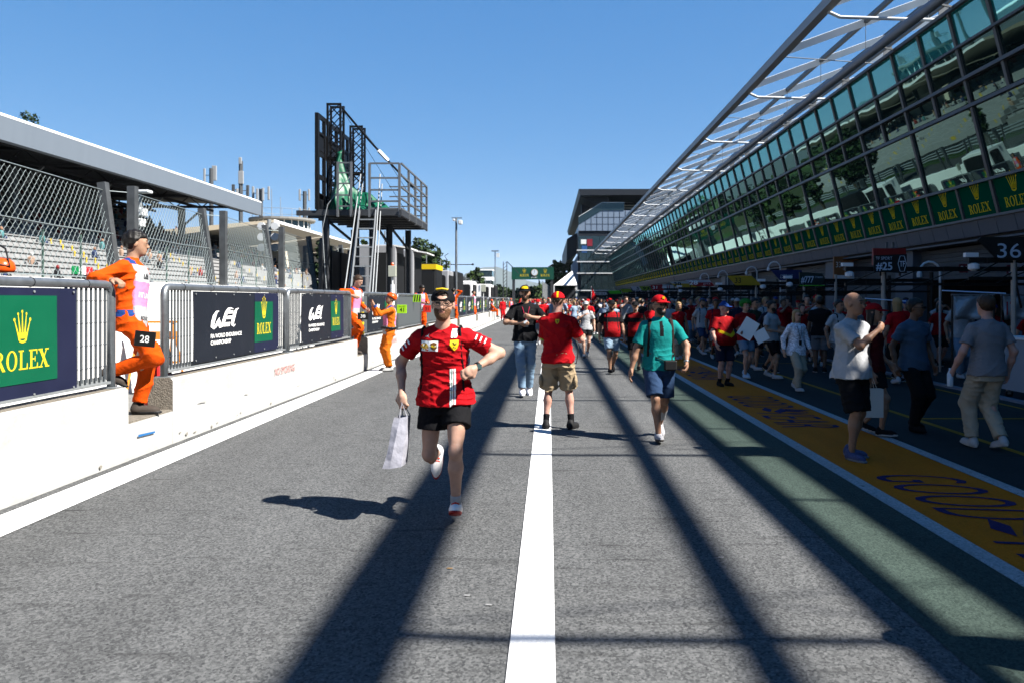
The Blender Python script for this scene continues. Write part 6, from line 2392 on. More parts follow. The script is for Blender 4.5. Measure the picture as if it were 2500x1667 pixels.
        hp_, h2, ears = self.head_prims()
        if simple:
            allp = core + hp_
            f0 = union(allp, 0.03)
            f1 = union(h2[:1], 0.01)
            fine = [f1]
        else:
            f0 = union(core + hp_, 0.028)
            fine = [union(h2, 0.010), union(ears, 0.01)]
        hs = [union(self.hand_prims(i, simple), 0.010) for i in range(2)] if hands else []
        parts = [f0] + fine + hs
        eyes = [ell(self.hc + self.Rh @ np.array((s * 0.032, -0.098, 0.012)), (0.019, 0.012, 0.012), self.Rh) for s in (-1, 1)]

        def f(P):
            d = f0(P)
            for q in fine:
                e = q(P)
                h_ = np.clip(0.5 + 0.5 * (e - d) / 0.008, 0, 1)
                d = e * (1 - h_) + d * h_ - 0.008 * h_ * (1 - h_)
            for q in hs:
                d = np.minimum(d, q(P))
            if not simple:
                for q in eyes:
                    d = np.maximum(d, -q(P))
            return d
        f.bb = (np.min([p.bb[0] for p in parts], 0), np.max([p.bb[1] for p in parts], 0))
        Rh, hc = self.Rh, self.hc
        mats = [m, mat('lips', tuple(c * q for c, q in zip(SKIN[tone], (0.85, 0.62, 0.62))), 0.45), mat('eye dark', (0.05, 0.035, 0.03), 0.3), mat('brow', (0.05, 0.03, 0.02), 0.8)]

        def pick(C):
            q = (C - hc) @ Rh
            r = np.zeros(len(C), int)
            fr = q[:, 1] < -0.06
            r[fr & (np.abs(q[:, 2] + 0.054) < 0.008) & (np.abs(q[:, 0]) < 0.026)] = 1
            r[fr & (np.abs(q[:, 2] - 0.012) < 0.007) & (np.abs(np.abs(q[:, 0]) - 0.032) < 0.015)] = 2
            r[fr & (np.abs(q[:, 2] - 0.034) < 0.0055) & (np.abs(np.abs(q[:, 0]) - 0.032) < 0.020)] = 3
            return r
        return obj('body', surf_mesh('body', f, self.vox, mats, None if simple else pick), self.t)

    def _back(self, i):
        d = np.array(self.an[i]) - np.array(self.kn[i])
        t = np.array(self.kn[i]) - np.array(self.hip[i])
        b = np.cross(np.cross(t, d), d)
        n = np.linalg.norm(b)
        fwd = np.array((0, 1.0, 0))
        if n < 1e-4:
            return fwd
        b = b / n
        return b if b[1] > 0 else -b

    def shirt(self, mats, inf=0.016, sleeve=0.62, hem=0.032, z0=-0.07, pick=None, long=False, belly=0.0, neck=0.535, name='shirt', collar=False, amp=0.008):
        fr = self.torso_frames(inf, z0, neck, hem, belly)
        body = loft(fr)
        pr = [body]
        a = self.bw ** 0.7
        for i in range(2):
            if long:
                pr.append(cone(self.sho[i], self.el[i], 0.064 * a, 0.060 * a))
                pr.append(cone(self.el[i], self.wr[i], 0.058 * a, 0.043, clip=0.93))
            elif sleeve > 0:
                e = self.sho[i] + (self.el[i] - self.sho[i]) * 1.0
                pr.append(cone(self.sho[i], e, 0.060 * a, 0.074 * a, clip=sleeve))
        for i in range(2):
            pr.append(cone(self.neck + self.Rt @ np.array((0, 0.012, -0.022)), self.sho[i] + self.Rt @ np.array((0, 0, -0.008)), 0.052 + inf * 0.5, 0.048 + inf * 0.5))
        if collar:
            pr.append(cone(self.neck - self.Rt @ np.array((0, 0, 0.03)), self.neck + self.Rt @ np.array((0, 0.01, 0.03)), 0.072, 0.066, clip=0.8))
        f = folds(union(pr, 0.03), amp, self.seed)
        self.shirt_f = f
        self.shirt_o = obj(name, surf_mesh(name, f, self.vox, mats, pick), self.t)
        return self.shirt_o

    def trousers(self, mats, leg=0.62, inf=0.02, flare=0.016, top=0.06, pick=None, name='shorts', belly=0.0, amp=0.006):
        """leg: how far down the clothing reaches (1 = ankle, 0.5 = knee)"""
        a = self.bw ** 0.7
        fr = self.torso_frames(inf - 0.004, -0.13, top, 0, belly * 0.6)
        pr = [loft(fr)]
        for i in range(2):
            hp, k, an = self.hip[i], self.kn[i], self.an[i]
            t = min(1.0, leg / 0.5)
            pr.append(cone(hp, k, 0.090 * a + inf * 0.55, 0.058 * a + inf * 0.7 + flare, clip=t if leg <= 0.5 else None))
            if leg > 0.5:
                pr.append(cone(k, an, 0.060 * a + inf * 0.6 + flare * 0.6, 0.047 * a + flare, clip=(leg - 0.5) / 0.5))
        f = folds(union(pr, 0.022), amp, self.seed + 5)
        self.pants_f = f
        return obj(name, surf_mesh(name, f, self.vox, mats, pick), self.t)

    def shoes(self, upper, sole, sock=None, sock_h=0.08):
        for i in range(2):
            an = self.an[i]
            yaw, pit = self.ft[i]
            M = rotz(yaw) @ rotx(pit)
            o = lambda v: an + M @ np.array(v, float)
            up = union([cone(o((0, 0.035, -0.035)), o((0, -0.125, -0.052)), 0.040, 0.034), ell(o((0, -0.065, -0.046)), (0.044, 0.125, 0.034), M), cone(o((0, 0.02, 0.005)), o((0, 0.022, -0.04)), 0.041, 0.044, clip=1.5)], 0.03)
            so = ell(o((0, -0.062, -0.071)), (0.049, 0.146, 0.030), M)
            base = o((0, 0, -0.085))
            nz = M[:, 2]

            def f(P, up=up, so=so, base=base, nz=nz):
                d = np.minimum(up(P), so(P))
                return np.maximum(d, -((P - base) @ nz))
            f.bb = (np.minimum(up.bb[0], so.bb[0] + 0.09), np.maximum(up.bb[1], so.bb[1] - 0.09))
            f.bb = (np.minimum(up.bb[0], an - 0.18), np.maximum(up.bb[1], an + 0.1))
            pick = lambda C, base=base, nz=nz: (((C - base) @ nz) < 0.026).astype(int)
            obj('shoe', surf_mesh('shoe', f, self.vox * 0.9, [upper, sole], pick), self.t)
            if sock is not None:
                d = self.kn[i] - an
                d = d / np.linalg.norm(d)
                fs = cone(an - d * 0.02, an + d * sock_h, 0.0385, 0.040 + 0.05 * sock_h, clip=0.999)
                obj('sock', surf_mesh('sock', fs, self.vox, sock), self.t)

    def hair(self, m, style='short', grow=0.012):
        H = lambda v: self.hc + self.Rh @ np.array(v, float)
        M = self.Rh
        Rh, hc = self.Rh, self.hc
        k = 1.0 if self.sex == 'm' else 0.95
        sk = ell(H((0, 0.014, 0.034)), (0.080 * k + grow, 0.100 * k + grow, 0.094 * k + grow), M)
        prs = [sk]
        if style == 'long':
            prs += [ell(H((0, 0.05, -0.08)), (0.085, 0.055, 0.16), M), ell(H((-0.07, 0.0, -0.12)), (0.03, 0.045, 0.13), M), ell(H((0.07, 0.0, -0.12)), (0.03, 0.045, 0.13), M)]
        if style == 'afro':
            prs = [ell(H((0, 0.02, 0.05)), (0.135, 0.135, 0.115), M)]
        u = union(prs, 0.02)

        def f(P):
            q = (P - hc) @ Rh
            n = 0.003 * np.sin(q[:, 0] * 160 + 3 * np.sin(q[:, 2] * 60)) + 0.003 * np.sin(q[:, 1] * 130 + 2)
            d = u(P) + n
            if style == 'afro':
                return np.maximum(d, -(q[:, 2] - 0.02 + np.where(q[:, 1] < -0.02, -0.03, 0.05)))
            # cut the face and the neck away
            hl = np.where(q[:, 1] < -0.035, 0.066, np.where(q[:, 1] < 0.03, 0.066 - (q[:, 1] + 0.035) * 1.25, -0.055))
            if style == 'long':
                hl = np.where(q[:, 1] < -0.035, 0.066, np.where(q[:, 1] < 0.0, 0.066 - (q[:, 1] + 0.035) * 6, -0.30))
            return np.maximum(d, hl - q[:, 2])
        f.bb = (u.bb[0] - 0.01, u.bb[1] + 0.01)
        return obj('hair', surf_mesh('hair', f, self.vox * 0.9, m), self.t)

    def beard(self, m, full=True):
        H = lambda v: self.hc + self.Rh @ np.array(v, float)
        Rh, hc = self.Rh, self.hc
        k = 1.0 if self.sex == 'm' else 0.95
        u = union([ell(H((0, -0.030, -0.042)), (0.066 * k, 0.064, 0.074), Rh), ell(H((0, -0.056, -0.088)), (0.044, 0.040, 0.036), Rh)], 0.02)
        mouth = ell(H((0, -0.100, -0.054)), (0.026, 0.03, 0.012), Rh)

        def f(P):
            q = (P - hc) @ Rh
            line = np.where(np.abs(q[:, 0]) < 0.03, -0.034, -0.034 + (np.abs(q[:, 0]) - 0.03) * 0.9)
            d = np.maximum(u(P) + 0.0015 * np.sin(q[:, 0] * 300) * np.sin(q[:, 2] * 260), q[:, 2] - line)
            return np.maximum(np.maximum(d, q[:, 1] - 0.012), -mouth(P))
        f.bb = u.bb
        return obj('beard', surf_mesh('beard', f, self.vox * 0.8, m), self.t)

    def cap(self, m, back=False, brim=None, pick=None, mats=None):
        H = lambda v: self.hc + self.Rh @ np.array(v, float)
        Rh, hc = self.Rh, self.hc
        s = 1 if back else -1
        sk = ell(H((0, 0.012, 0.040)), (0.094, 0.112, 0.096), Rh)

        def f(P):
            q = (P - hc) @ Rh
            lim = 0.052 - 0.10 * (q[:, 1] + 0.02) if not back else 0.030 + 0.10 * (q[:, 1] + 0.0)
            d = np.maximum(sk(P), np.where(True, lim, 0) - q[:, 2])
            # brim: thin curved tongue
            z0 = (0.050 if not back else 0.045) - 2.2 * q[:, 0] ** 2
            yb = s * (q[:, 1]) if not back else q[:, 1]
            r = np.sqrt((q[:, 0] / 0.082) ** 2 + ((s * q[:, 1] - 0.085) / 0.095) ** 2) - 1
            e = np.maximum(r * 0.08, np.abs(q[:, 2] - z0 + 0.18 * (s * q[:, 1] - 0.08)) - 0.008)
            e = np.maximum(e, 0.03 - s * q[:, 1])
            return np.minimum(d, e)
        f.bb = (hc - 0.21, hc + 0.21)
        if back:
            # gap above the forehead with the strap below it
            g0 = f

            def f(P):
                q = (P - hc) @ Rh
                hole = np.sqrt((q[:, 0] / 0.045) ** 2 + ((q[:, 2] - 0.072) / 0.028) ** 2) - 1
                return np.maximum(g0(P), -np.maximum(hole * 0.03, q[:, 1] + 0.02))
            f.bb = g0.bb
        self.cap_o = obj('cap', surf_mesh('cap', f, self.vox * 0.85, mats or [m], (lambda C: pick((C - hc) @ Rh)) if pick else None), self.t)
        return self.cap_o

    def bucket(self, m):
        Rh, hc = self.Rh, self.hc
        sk = ell(hc + Rh @ np.array((0, 0.012, 0.035)), (0.098, 0.114, 0.098), Rh)

        def f(P):
            q = (P - hc) @ Rh
            return np.maximum(sk(P), 0.03 - q[:, 2])
        f.bb = (hc - 0.16, hc + 0.16)
        return obj('cap', surf_mesh('cap', f, self.vox, m), self.t)

    def helmet(self, m):
        Rh, hc = self.Rh, self.hc
        sk = ell(hc + Rh @ np.array((0, 0.018, 0.045)), (0.110, 0.128, 0.108), Rh)

        def f(P):
            q = (P - hc) @ Rh
            return np.maximum(sk(P), 0.035 - 0.35 * (q[:, 1]) - q[:, 2])
        f.bb = (hc - 0.2, hc + 0.2)
        o = obj('helmet', surf_mesh('helmet', f, self.vox, m), self.t)
        return o

    def glasses(self, dark=True, mm=None):
        H = lambda v: Vector(self.hc + self.Rh @ np.array(v, float))
        b = MB()
        for s in (-1, 1):
            pts = [H((s * 0.034 + 0.024 * math.cos(a), -0.112, 0.010 + 0.017 * math.sin(a))) for a in np.linspace(0, 6.283, 15)]
            b.tube(pts, 0.0032, 5, cap=False)
            if dark:
                b.poly(pts[:-1], 1)
            b.tube([H((s * 0.058, -0.110, 0.014)), H((s * 0.079, -0.06, 0.012)), H((s * 0.082, 0.02, 0.008))], 0.003, 5)
        b.tube([H((-0.010, -0.113, 0.012)), H((0.010, -0.113, 0.012))], 0.0032, 5)
        return b.build('glasses', [mm or M_black, mat('dark lens', (0.01, 0.01, 0.012), 0.1)], self.t)

    def decal(self, F, mats, name, z_off, back=False, scale=1.0, off=0.004, x_off=0.0, f=None, skip_h=True):
        """lay flat art on the shirt front (u across, v up from the pelvis) by marching to the cloth"""
        f = f or self.shirt_f
        pts = np.array([(p[0] * scale + x_off, p[1] * scale + z_off) for p in F.v])
        sgn = 1 if back else -1
        ux = -sgn
        base = self.P + np.outer(pts[:, 0] * (-1 if back else 1), self.Rt[:, 0]) + np.outer(pts[:, 1], self.Rt[:, 2])
        dr = self.Rt[:, 1] * sgn
        t = np.full(len(pts), 0.45)
        for _ in range(40):
            t = t - np.clip(f(base + t[:, None] * dr), -0.05, 0.05) * 0.7
        Pt = base + (t + off)[:, None] * dr
        b = MB()
        lay = {}
        for q, mi in zip(F.f, F.m):
            for i in q:
                lay[i] = mi
        b.v = [tuple(Pt[i] + dr * 0.0015 * lay.get(i, 0)) for i in range(len(pts))]
        b.f = [tuple(q) for q in F.f] if not back else [tuple(q) for q in F.f]
        b.m = list(F.m)
        return b.build(name, mats, getattr(self, 'bib_o', None) if f is getattr(self, 'bib_f', 0) else self.shirt_o)

    def on_cloth(self, x, z, back=False, off=0.0, f=None):
        f = f or self.shirt_f
        sgn = 1 if back else -1
        base = self.P + self.Rt[:, 0] * x + self.Rt[:, 2] * z
        dr = self.Rt[:, 1] * sgn
        t = 0.45
        for _ in range(40):
            t -= float(np.clip(f((base + t * dr)[None])[0], -0.05, 0.05)) * 0.7
        return Vector(base + (t + off) * dr)

    def straps(self, m, x=0.105, w=0.04, z0=0.10, z1=0.47, name='strap', bag=None):
        """backpack straps on the chest, bag on the back"""
        for s in (-1, 1):
            pts = [self.on_cloth(s * (x + 0.015 * (1 - q)), z0 + (z1 - z0) * q, off=0.004) for q in np.linspace(0, 1, 6)]
            top = Vector(self.P + self.Rt @ np.array((s * x * 0.95, 0.0, 0.555)))
            pts += [Vector(self.P + self.Rt @ np.array((s * x * 0.98, -0.055, 0.535))), top, Vector(self.P + self.Rt @ np.array((s * x, 0.09, 0.49)))]
            b = MB()
            xa = Vector(self.Rt[:, 0]) * (w / 2)
            vs, fs = [], []
            for p in pts:
                vs += [p - xa, p + xa]
            for k in range(len(pts) - 1):
                fs.append((2 * k, 2 * k + 1, 2 * k + 3, 2 * k + 2))
            b.add(vs, fs)
            o = b.build(name, m, self.t, smooth=True)
            o.modifiers.new('s', 'SOLIDIFY').thickness = 0.008
        if bag is not None:
            c = self.P + self.Rt @ np.array((0, 0.20, 0.30))
            f = folds(ell(c, (0.15, 0.095, 0.215), self.Rt), 0.004, 3)
            obj('backpack', surf_mesh('backpack', f, self.vox, bag), self.t)

    def lanyard(self, m, z=0.22, card=None):
        b = MB()
        for s in (-1, 1):
            pts = [Vector(self.neck + self.Rt @ np.array((s * 0.062, 0.01, 0.0)))] + [self.on_cloth(s * 0.062 * (1 - q), 0.49 + (z - 0.49) * q, off=0.006) for q in np.linspace(0.05, 1, 6)]
            b.tube(pts, 0.006, 4)
        b.build('lanyard', m, self.t)
        if card is not None:
            p = self.on_cloth(0, z - 0.05, off=0.012)
            MB().box(p, (0.07, 0.006, 0.10)).build('pass_card', card, self.t)

    def watch(self, i, m):
        w, d = self.wr[i], self.hd[i]
        b = MB().tube([Vector(w - d * 0.03), Vector(w - d * 0.008)], 0.033, 12)
        return b.build('watch', m, self.t, smooth=True)

    def world(self, p):
        return self.t.matrix_basis @ Vector(p)


def W(p, loc):
    return Vector(p)
# ------------------------------------------------------------ the cast
C_red = cloth((0.52, 0.008, 0.014))
C_redd = cloth((0.36, 0.008, 0.012))
C_black = cloth((0.012, 0.012, 0.014))
C_navy = cloth((0.015, 0.02, 0.045))
C_white = cloth((0.52, 0.53, 0.55))
C_grey = cloth((0.24, 0.25, 0.28))
C_orange = cloth((0.74, 0.085, 0.004))
C_orange2 = cloth((0.74, 0.165, 0.012))
C_teal = cloth((0.010, 0.26, 0.25))
C_khaki = cloth((0.42, 0.32, 0.205))
C_jean = cloth((0.22, 0.33, 0.46))
C_jeand = cloth((0.035, 0.07, 0.15))
C_jeanl = cloth((0.30, 0.42, 0.54))
C_blue = cloth((0.02, 0.07, 0.28))
C_pink = cloth((0.80, 0.28, 0.50))
C_yellow = cloth((0.78, 0.50, 0.01))
C_brown = cloth((0.05, 0.035, 0.025))
C_cream = cloth((0.50, 0.44, 0.34))
C_denim = cloth((0.075, 0.13, 0.20))
H_black = mat('hair black', (0.012, 0.010, 0.009), 0.5, bump=0.15, bscale=90)
H_brown = mat('hair brown', (0.05, 0.028, 0.015), 0.55, bump=0.15, bscale=90)
H_ginger = mat('beard ginger', (0.16, 0.075, 0.035), 0.75, var=0.3, vscale=60, bump=0.5, bscale=120)
H_blond = mat('hair blond', (0.38, 0.25, 0.11), 0.55, bump=0.15, bscale=90)
H_green = mat('wig green', (0.02, 0.22, 0.02), 0.8, bump=1.0, bscale=60)


def loc_pick(p, fn):
    return lambda C: fn((C - p.P) @ p.Rt)


def shield_art(w, h):
    F = Flat()
    pts = [(-0.5, 1.0), (-0.5, 0.55), (-0.34, 0.2), (0, 0), (0.34, 0.2), (0.5, 0.55), (0.5, 1.0)]
    F.poly([(a * w, b * h) for a, b in pts][::-1] if False else [(a * w, b * h) for a, b in pts], 0)
    # rearing horse as a few strokes
    for st in ([(-0.10, 0.28), (0.02, 0.45), (0.05, 0.62), (-0.10, 0.78)], [(-0.10, 0.78), (-0.2, 0.72)], [(0.03, 0.60), (-0.18, 0.58)], [(0.02, 0.46), (0.16, 0.36), (0.12, 0.22)], [(0.05, 0.5), (0.24, 0.62), (0.22, 0.75)]):
        F.line([(a * w, b * h) for a, b in st], 0.10 * w, 1)
    return F


M_shield = mat('shield yellow', (0.85, 0.62, 0.01), 0.5)
M_tan = mat('badge brown', (0.22, 0.09, 0.02), 0.5)

# --- the runner
run = Person('bearded man running in a red team shirt and backwards black cap', -0.80, 6.18, 0, 0.0, 1.765, vox=0.0072, build=1.04, seed=4,
             pelvis=(0.0, -0.02, 0.945), lean=0.10, turn=-0.10, hturn=0.14, side=-0.02, head=(0.10, -0.02, 0.02),
             feet=[(-0.125, 0.38, 0.43, 0.0, 1.05), (0.095, -0.14, 0.135, 0.05, -0.32)], knee=[(-0.02, -1, 0), (0.06, -1, 0)],
             hands=[(-0.335, -0.05, 0.985), (0.255, -0.20, 1.185)], elbow=[(-0.6, 0.7, 0.0), (1.0, 0.55, 0.0)], curl=(0.85, 0.95), palm=[(0.3, 1, 0), (-0.6, 0.6, -0.3)])
run.body('fair')
run.shirt([C_red], inf=0.019, sleeve=0.66, hem=0.055, z0=-0.05, neck=0.512, amp=0.007)
run.trousers([C_black], leg=0.27, inf=0.026, flare=0.038, top=0.0)
run.shoes(mat('runner upper', (0.74, 0.72, 0.72), 0.6, var=0.1, vscale=30), mat('runner sole', (0.45, 0.02, 0.02), 0.5), C_white, 0.075)
for i in range(2):
    an = run.an[i]
    M_ = rotz(run.ft[i][0]) @ rotx(run.ft[i][1])
    b = MB()
    for q in range(4):
        a = an + M_ @ np.array((-0.028, -0.045 - 0.022 * q, -0.006 - 0.010 * q))
        c = an + M_ @ np.array((0.028, -0.05 - 0.022 * q, -0.006 - 0.010 * q))
        m_ = (a + c) / 2 + M_ @ np.array((0, 0, 0.012))
        b.tube([Vector(a), Vector(m_), Vector(c)], 0.008, 5)
    b.build('lace', mat('lace red', (0.85, 0.06, 0.02), 0.6), run.t)
run.cap(C_black, back=True)
run.hair(H_brown, grow=0.004)
run.beard(H_ginger)
run.glasses(False, mat('thin frame', (0.08, 0.07, 0.06), 0.3, 0.5))
F = Flat()
F.poly([(-0.045, 0.0), (0.045, 0.0), (0.045, 0.018), (-0.045, 0.018)])
b = MB()
pts = [Vector(run.hc + run.Rh @ np.array((x, -0.070 - 0.022 * math.cos(x * 18), 0.123 - abs(x) * 0.15))) for x in np.linspace(-0.045, 0.045, 7)]
b.tube(pts, 0.009, 6).build('cap_badge', mat('cap badge yellow', (0.85, 0.58, 0.01), 0.5), run.cap_o)
# chest badges
F = Flat().add(subdivided_rect(-0.155, 0.375, -0.012, 0.450, 8, 4))
run.decal(F, [M_white], 'badge_panel', 0.0, off=0.003)
F = Flat()
for k in range(9):
    a0 = R(8 + 164 * k / 9)
    a1 = R(8 + 164 * (k + 0.86) / 9)
    F.poly([(-0.121, 0.393), (-0.121 + 0.034 * math.cos(a0), 0.391 + 0.046 * math.sin(a0)), (-0.121 + 0.034 * math.cos(a1), 0.391 + 0.046 * math.sin(a1))])
F.poly([(-0.138, 0.382), (-0.104, 0.382), (-0.108, 0.396), (-0.134, 0.396)])
run.decal(F, [mat('shell yellow', (0.85, 0.48, 0.01), 0.5)], 'shell_badge', 0.0, off=0.006)
F = Flat()
F.poly([(-0.047, 0.380), (-0.022, 0.395), (-0.022, 0.432), (-0.047, 0.442), (-0.072, 0.432), (-0.072, 0.395)][::-1], 0)
F.add(fit_text('ups', 0.036, 0.022, bold=0.02), 1, (-0.065, 0.398))
run.decal(F, [M_tan, M_shield], 'parcel_badge', 0.0, off=0.006)
F = Flat().join(shield_art(0.062, 0.078), (1, 1), (0.110, 0.375))
run.decal(F, [M_shield, M_black], 'shield_badge', 0.0, off=0.006)
F = Flat().add(subdivided_rect(0.085, 0.470, 0.128, 0.530, 2, 4), 0).add(subdivided_rect(0.102, 0.470, 0.106, 0.530, 1, 4), 1).add(subdivided_rect(0.070, -0.05, 0.112, 0.235, 2, 14), 0).add(subdivided_rect(0.079, -0.05, 0.084, 0.235, 1, 14), 1).add(subdivided_rect(0.094, -0.05, 0.099, 0.235, 1, 14), 2)
run.decal(F, [M_white, mat('stripe green', (0.05, 0.25, 0.15)), C_redd], 'white_stripe', 0.0, off=0.004)
F = Flat().poly([(-0.125, 0.480), (-0.10, 0.487), (-0.085, 0.505), (-0.094, 0.487), (-0.082, 0.470), (-0.100, 0.480)])
run.decal(F, [M_white], 'cat_badge', 0.0, off=0.005)
# sleeve print
for i, s in ((0, -1), (1, 1)):
    b = MB()
    for q in range(3):
        ax = run.el[i] - run.sho[i]
        c = run.sho[i] + ax * (0.22 + 0.13 * q)
        n = np.array((s * 0.55, -0.8, 0.3))
        n = n - ax * (n @ ax) / (ax @ ax)
        n /= np.linalg.norm(n)
        t_ = np.cross(ax / np.linalg.norm(ax), n)
        b.box(Vector(c + n * (0.068 + 0.004 * q)), (0.045, 0.010, 0.006), rot=Matrix(np.stack([t_, ax / np.linalg.norm(ax), n], 1).tolist()))
    b.build('sleeve_print', M_white, run.shirt_o)
run.straps(C_black, x=0.150, w=0.016, z0=0.06, z1=0.49, name='bag_cord')
run.watch(1, M_black)
w_, d_ = run.wr[1], run.hd[1]
MB().box(Vector(w_ - d_ * 0.02 + np.array((0.015, -0.030, 0.0))), (0.034, 0.014, 0.036)).build('watch_face', mat('watch face', (0.12, 0.2, 0.2), 0.2), run.t)
c = run.P + run.Rt @ np.array((0, 0.17, 0.26))
obj('drawstring_bag', surf_mesh('drawstring_bag', folds(ell(c, (0.17, 0.07, 0.22), run.Rt), 0.006, 2), 0.015, C_navy), run.t)

# white paper bag in his hand
hp = run.t.matrix_basis if False else None
hand = Vector((-0.80, 6.18, 0)) + Vector(run.wr[0] + run.hd[0] * 0.10) * run.s
BG = thing('paper_bag', 'white paper carrier bag in the hand of the runner', 'bag', (hand.x - 0.055, hand.y, hand.z - 0.52))
b = MB()
ny = 7
sec = []
for j in range(ny):
    v = j / (ny - 1)
    w, d = 0.070 - 0.022 * v, 0.13 * (1 - 0.55 * v) + 0.01
    sk = 0.060 * v
    zz = 0.05 + 0.37 * v
    wob = 0.008 * math.sin(5 * v)
    sec.append([(sk - w + wob, -d, zz), (sk - w * 0.2, -d * 1.0 - 0.016 * math.sin(3 * v), zz), (sk + w, -d * 0.9, zz + 0.012), (sk + w + 0.012 * math.sin(4 * v), 0, zz), (sk + w, d, zz), (sk - w * 0.2, d, zz), (sk - w, d, zz), (sk - w - 0.010 * math.sin(5 * v), 0, zz)])
vs = [p for s_ in sec for p in s_]
fs = [(j * 8 + k, j * 8 + (k + 1) % 8, (j + 1) * 8 + (k + 1) % 8, (j + 1) * 8 + k) for j in range(ny - 1) for k in range(8)]
fs.append(tuple(range(7, -1, -1)))
b.add(vs, fs)
o = b.build('bag_body', mat('white paper', (0.43, 0.43, 0.50), 0.75, var=0.12, vscale=9, bump=0.8, bscale=10), BG)
o.modifiers.new('s', 'SOLIDIFY').thickness = 0.002
for sy in (-0.06, 0.06):
    MB().tube([(0.045, sy, 0.42), (0.055, sy * 0.3, 0.53), (0.105, sy, 0.42)], 0.005, 5).build('handle', MATS['white paper'], BG)

# --- man in black T-shirt with light jeans
p = Person('tall man in black T-shirt, pale jeans and black cap with yellow front', -0.42, 14.1, 0, 0.05, 1.93, vox=0.011, build=0.98, seed=11,
           pelvis=(0, 0, 0.945), lean=-0.03, turn=0.1, head=(-0.1, 0.02, 0), feet=[(-0.05, -0.22, 0.09, 0, 0), (0.07, 0.10, 0.10, 0.05, 0.2)],
           hands=[(-0.08, -0.20, 1.17), (0.10, -0.22, 1.27)], elbow=[(-1, 0.2, -0.2), (1, 0.3, -0.3)], curl=(0.9, 0.9), palm=[(0.5, 0.6, 0.3), (-0.5, 0.6, 0.3)])
p.body('olive')
p.shirt([C_black], sleeve=0.75, inf=0.02, amp=0.010)
p.trousers([C_jean], leg=0.97, inf=0.02, flare=0.012, name='jeans', amp=0.008)
p.shoes(mat('white sneaker', (0.75, 0.73, 0.75), 0.6), C_white, None)
p.cap(C_black, mats=[C_black, C_yellow], pick=lambda q: ((q[:, 1] < -0.05) & (q[:, 2] > 0.075) & (np.abs(q[:, 0]) < 0.055)).astype(int))
p.beard(H_brown)
p.lanyard(cloth((0.55, 0.03, 0.08)), 0.26, C_white)
ph = thing('phone', 'small pale phone held by the man in the black T-shirt', 'phone', Vector((-0.42, 14.1, 0)) + Vector(p.wr[0] + p.hd[0] * 0.09 + np.array((0.01, -0.03, 0.03))) * p.s)
MB().box((0, 0, 0), (0.07, 0.012, 0.035), rot=Matrix.Rotation(-0.7, 3, 'Y')).build('case', M_signw, ph)

# --- man in red seen from behind
p = Person('man in red shirt, khaki shorts and red cap seen from behind', 0.12, 10.4, 0, math.pi - 0.06, 1.80, vox=0.0095, build=1.0, seed=21,
           pelvis=(0, 0, 0.925), lean=-0.02, turn=-0.12, head=(0.08, 0.06, 0), feet=[(-0.17, 0.0, 0.085, -0.45, 0), (0.155, 0.02, 0.085, 0.12, 0)],
           hands=[(-0.14, -0.26, 1.22), (0.03, -0.28, 1.24)], elbow=[(-0.75, 0.1, -1), (0.5, 0.2, -1)], curl=(0.9, 0.9), palm=[(0.6, 0.2, 0.6), (-0.6, 0.2, 0.6)])
p.body('pink')
p.shirt([C_red], sleeve=0.78, inf=0.020, hem=0.035, amp=0.010)
p.trousers([C_khaki], leg=0.47, inf=0.034, flare=0.04, name='cargo_shorts', amp=0.009)
p.shoes(mat('black trainer', (0.012, 0.012, 0.013), 0.7), M_black, C_black, 0.11)
p.cap(C_red, mats=[C_red, C_yellow, M_black], pick=lambda q: np.where((np.abs(q[:, 0]) < 0.012) & (q[:, 2] > 0.05) & (q[:, 1] > -0.05), 1, np.where((q[:, 1] > 0.05) & (q[:, 2] < 0.046), 2, 0)))
p.hair(H_brown, grow=0.003)
F = Flat().join(shield_art(0.05, 0.06), (1, 1), (0.012, 0.43))
p.decal(F, [M_shield, M_black], 'shield_badge', 0.0, back=True, off=0.004)
for s_ in (0, 1):
    k = p.kn[s_] * 0.35 + p.hip[s_] * 0.65
    o = ell(k + np.array(((-1) ** (s_ + 1) * 0.115, 0.02, -0.14)), (0.03, 0.075, 0.085))
    obj('cargo_pocket', surf_mesh('cargo_pocket', folds(o, 0.004, 9), 0.011, C_khaki), p.t)
w_ = p.sho[1] * 0.15 + p.el[1] * 0.85
d_ = p.el[1] - p.sho[1]
MB().tube([Vector(w_ - d_ * 0.05), Vector(w_ + d_ * 0.05)], 0.049, 12).build('arm_band', mat('neon band', (0.25, 0.75, 0.05), 0.5), p.t)
cm = thing('camera', 'black camera held up by the man in red', 'camera', (0.24, 10.78, 1.28))
bevel(MB().box((0, 0, 0), (0.14, 0.08, 0.10)).build('camera_body', M_black, cm), 0.01)
MB().tube([(0, 0.04, 0), (0, 0.16, 0)], 0.04, 12).build('lens', M_black, cm)
MB().tube([(0.07, 0, 0), (0.16, -0.05, -0.25), (0.13, -0.08, -0.45), (0.0, -0.1, -0.42)], 0.008, 5).build('camera_strap', M_black, cm)

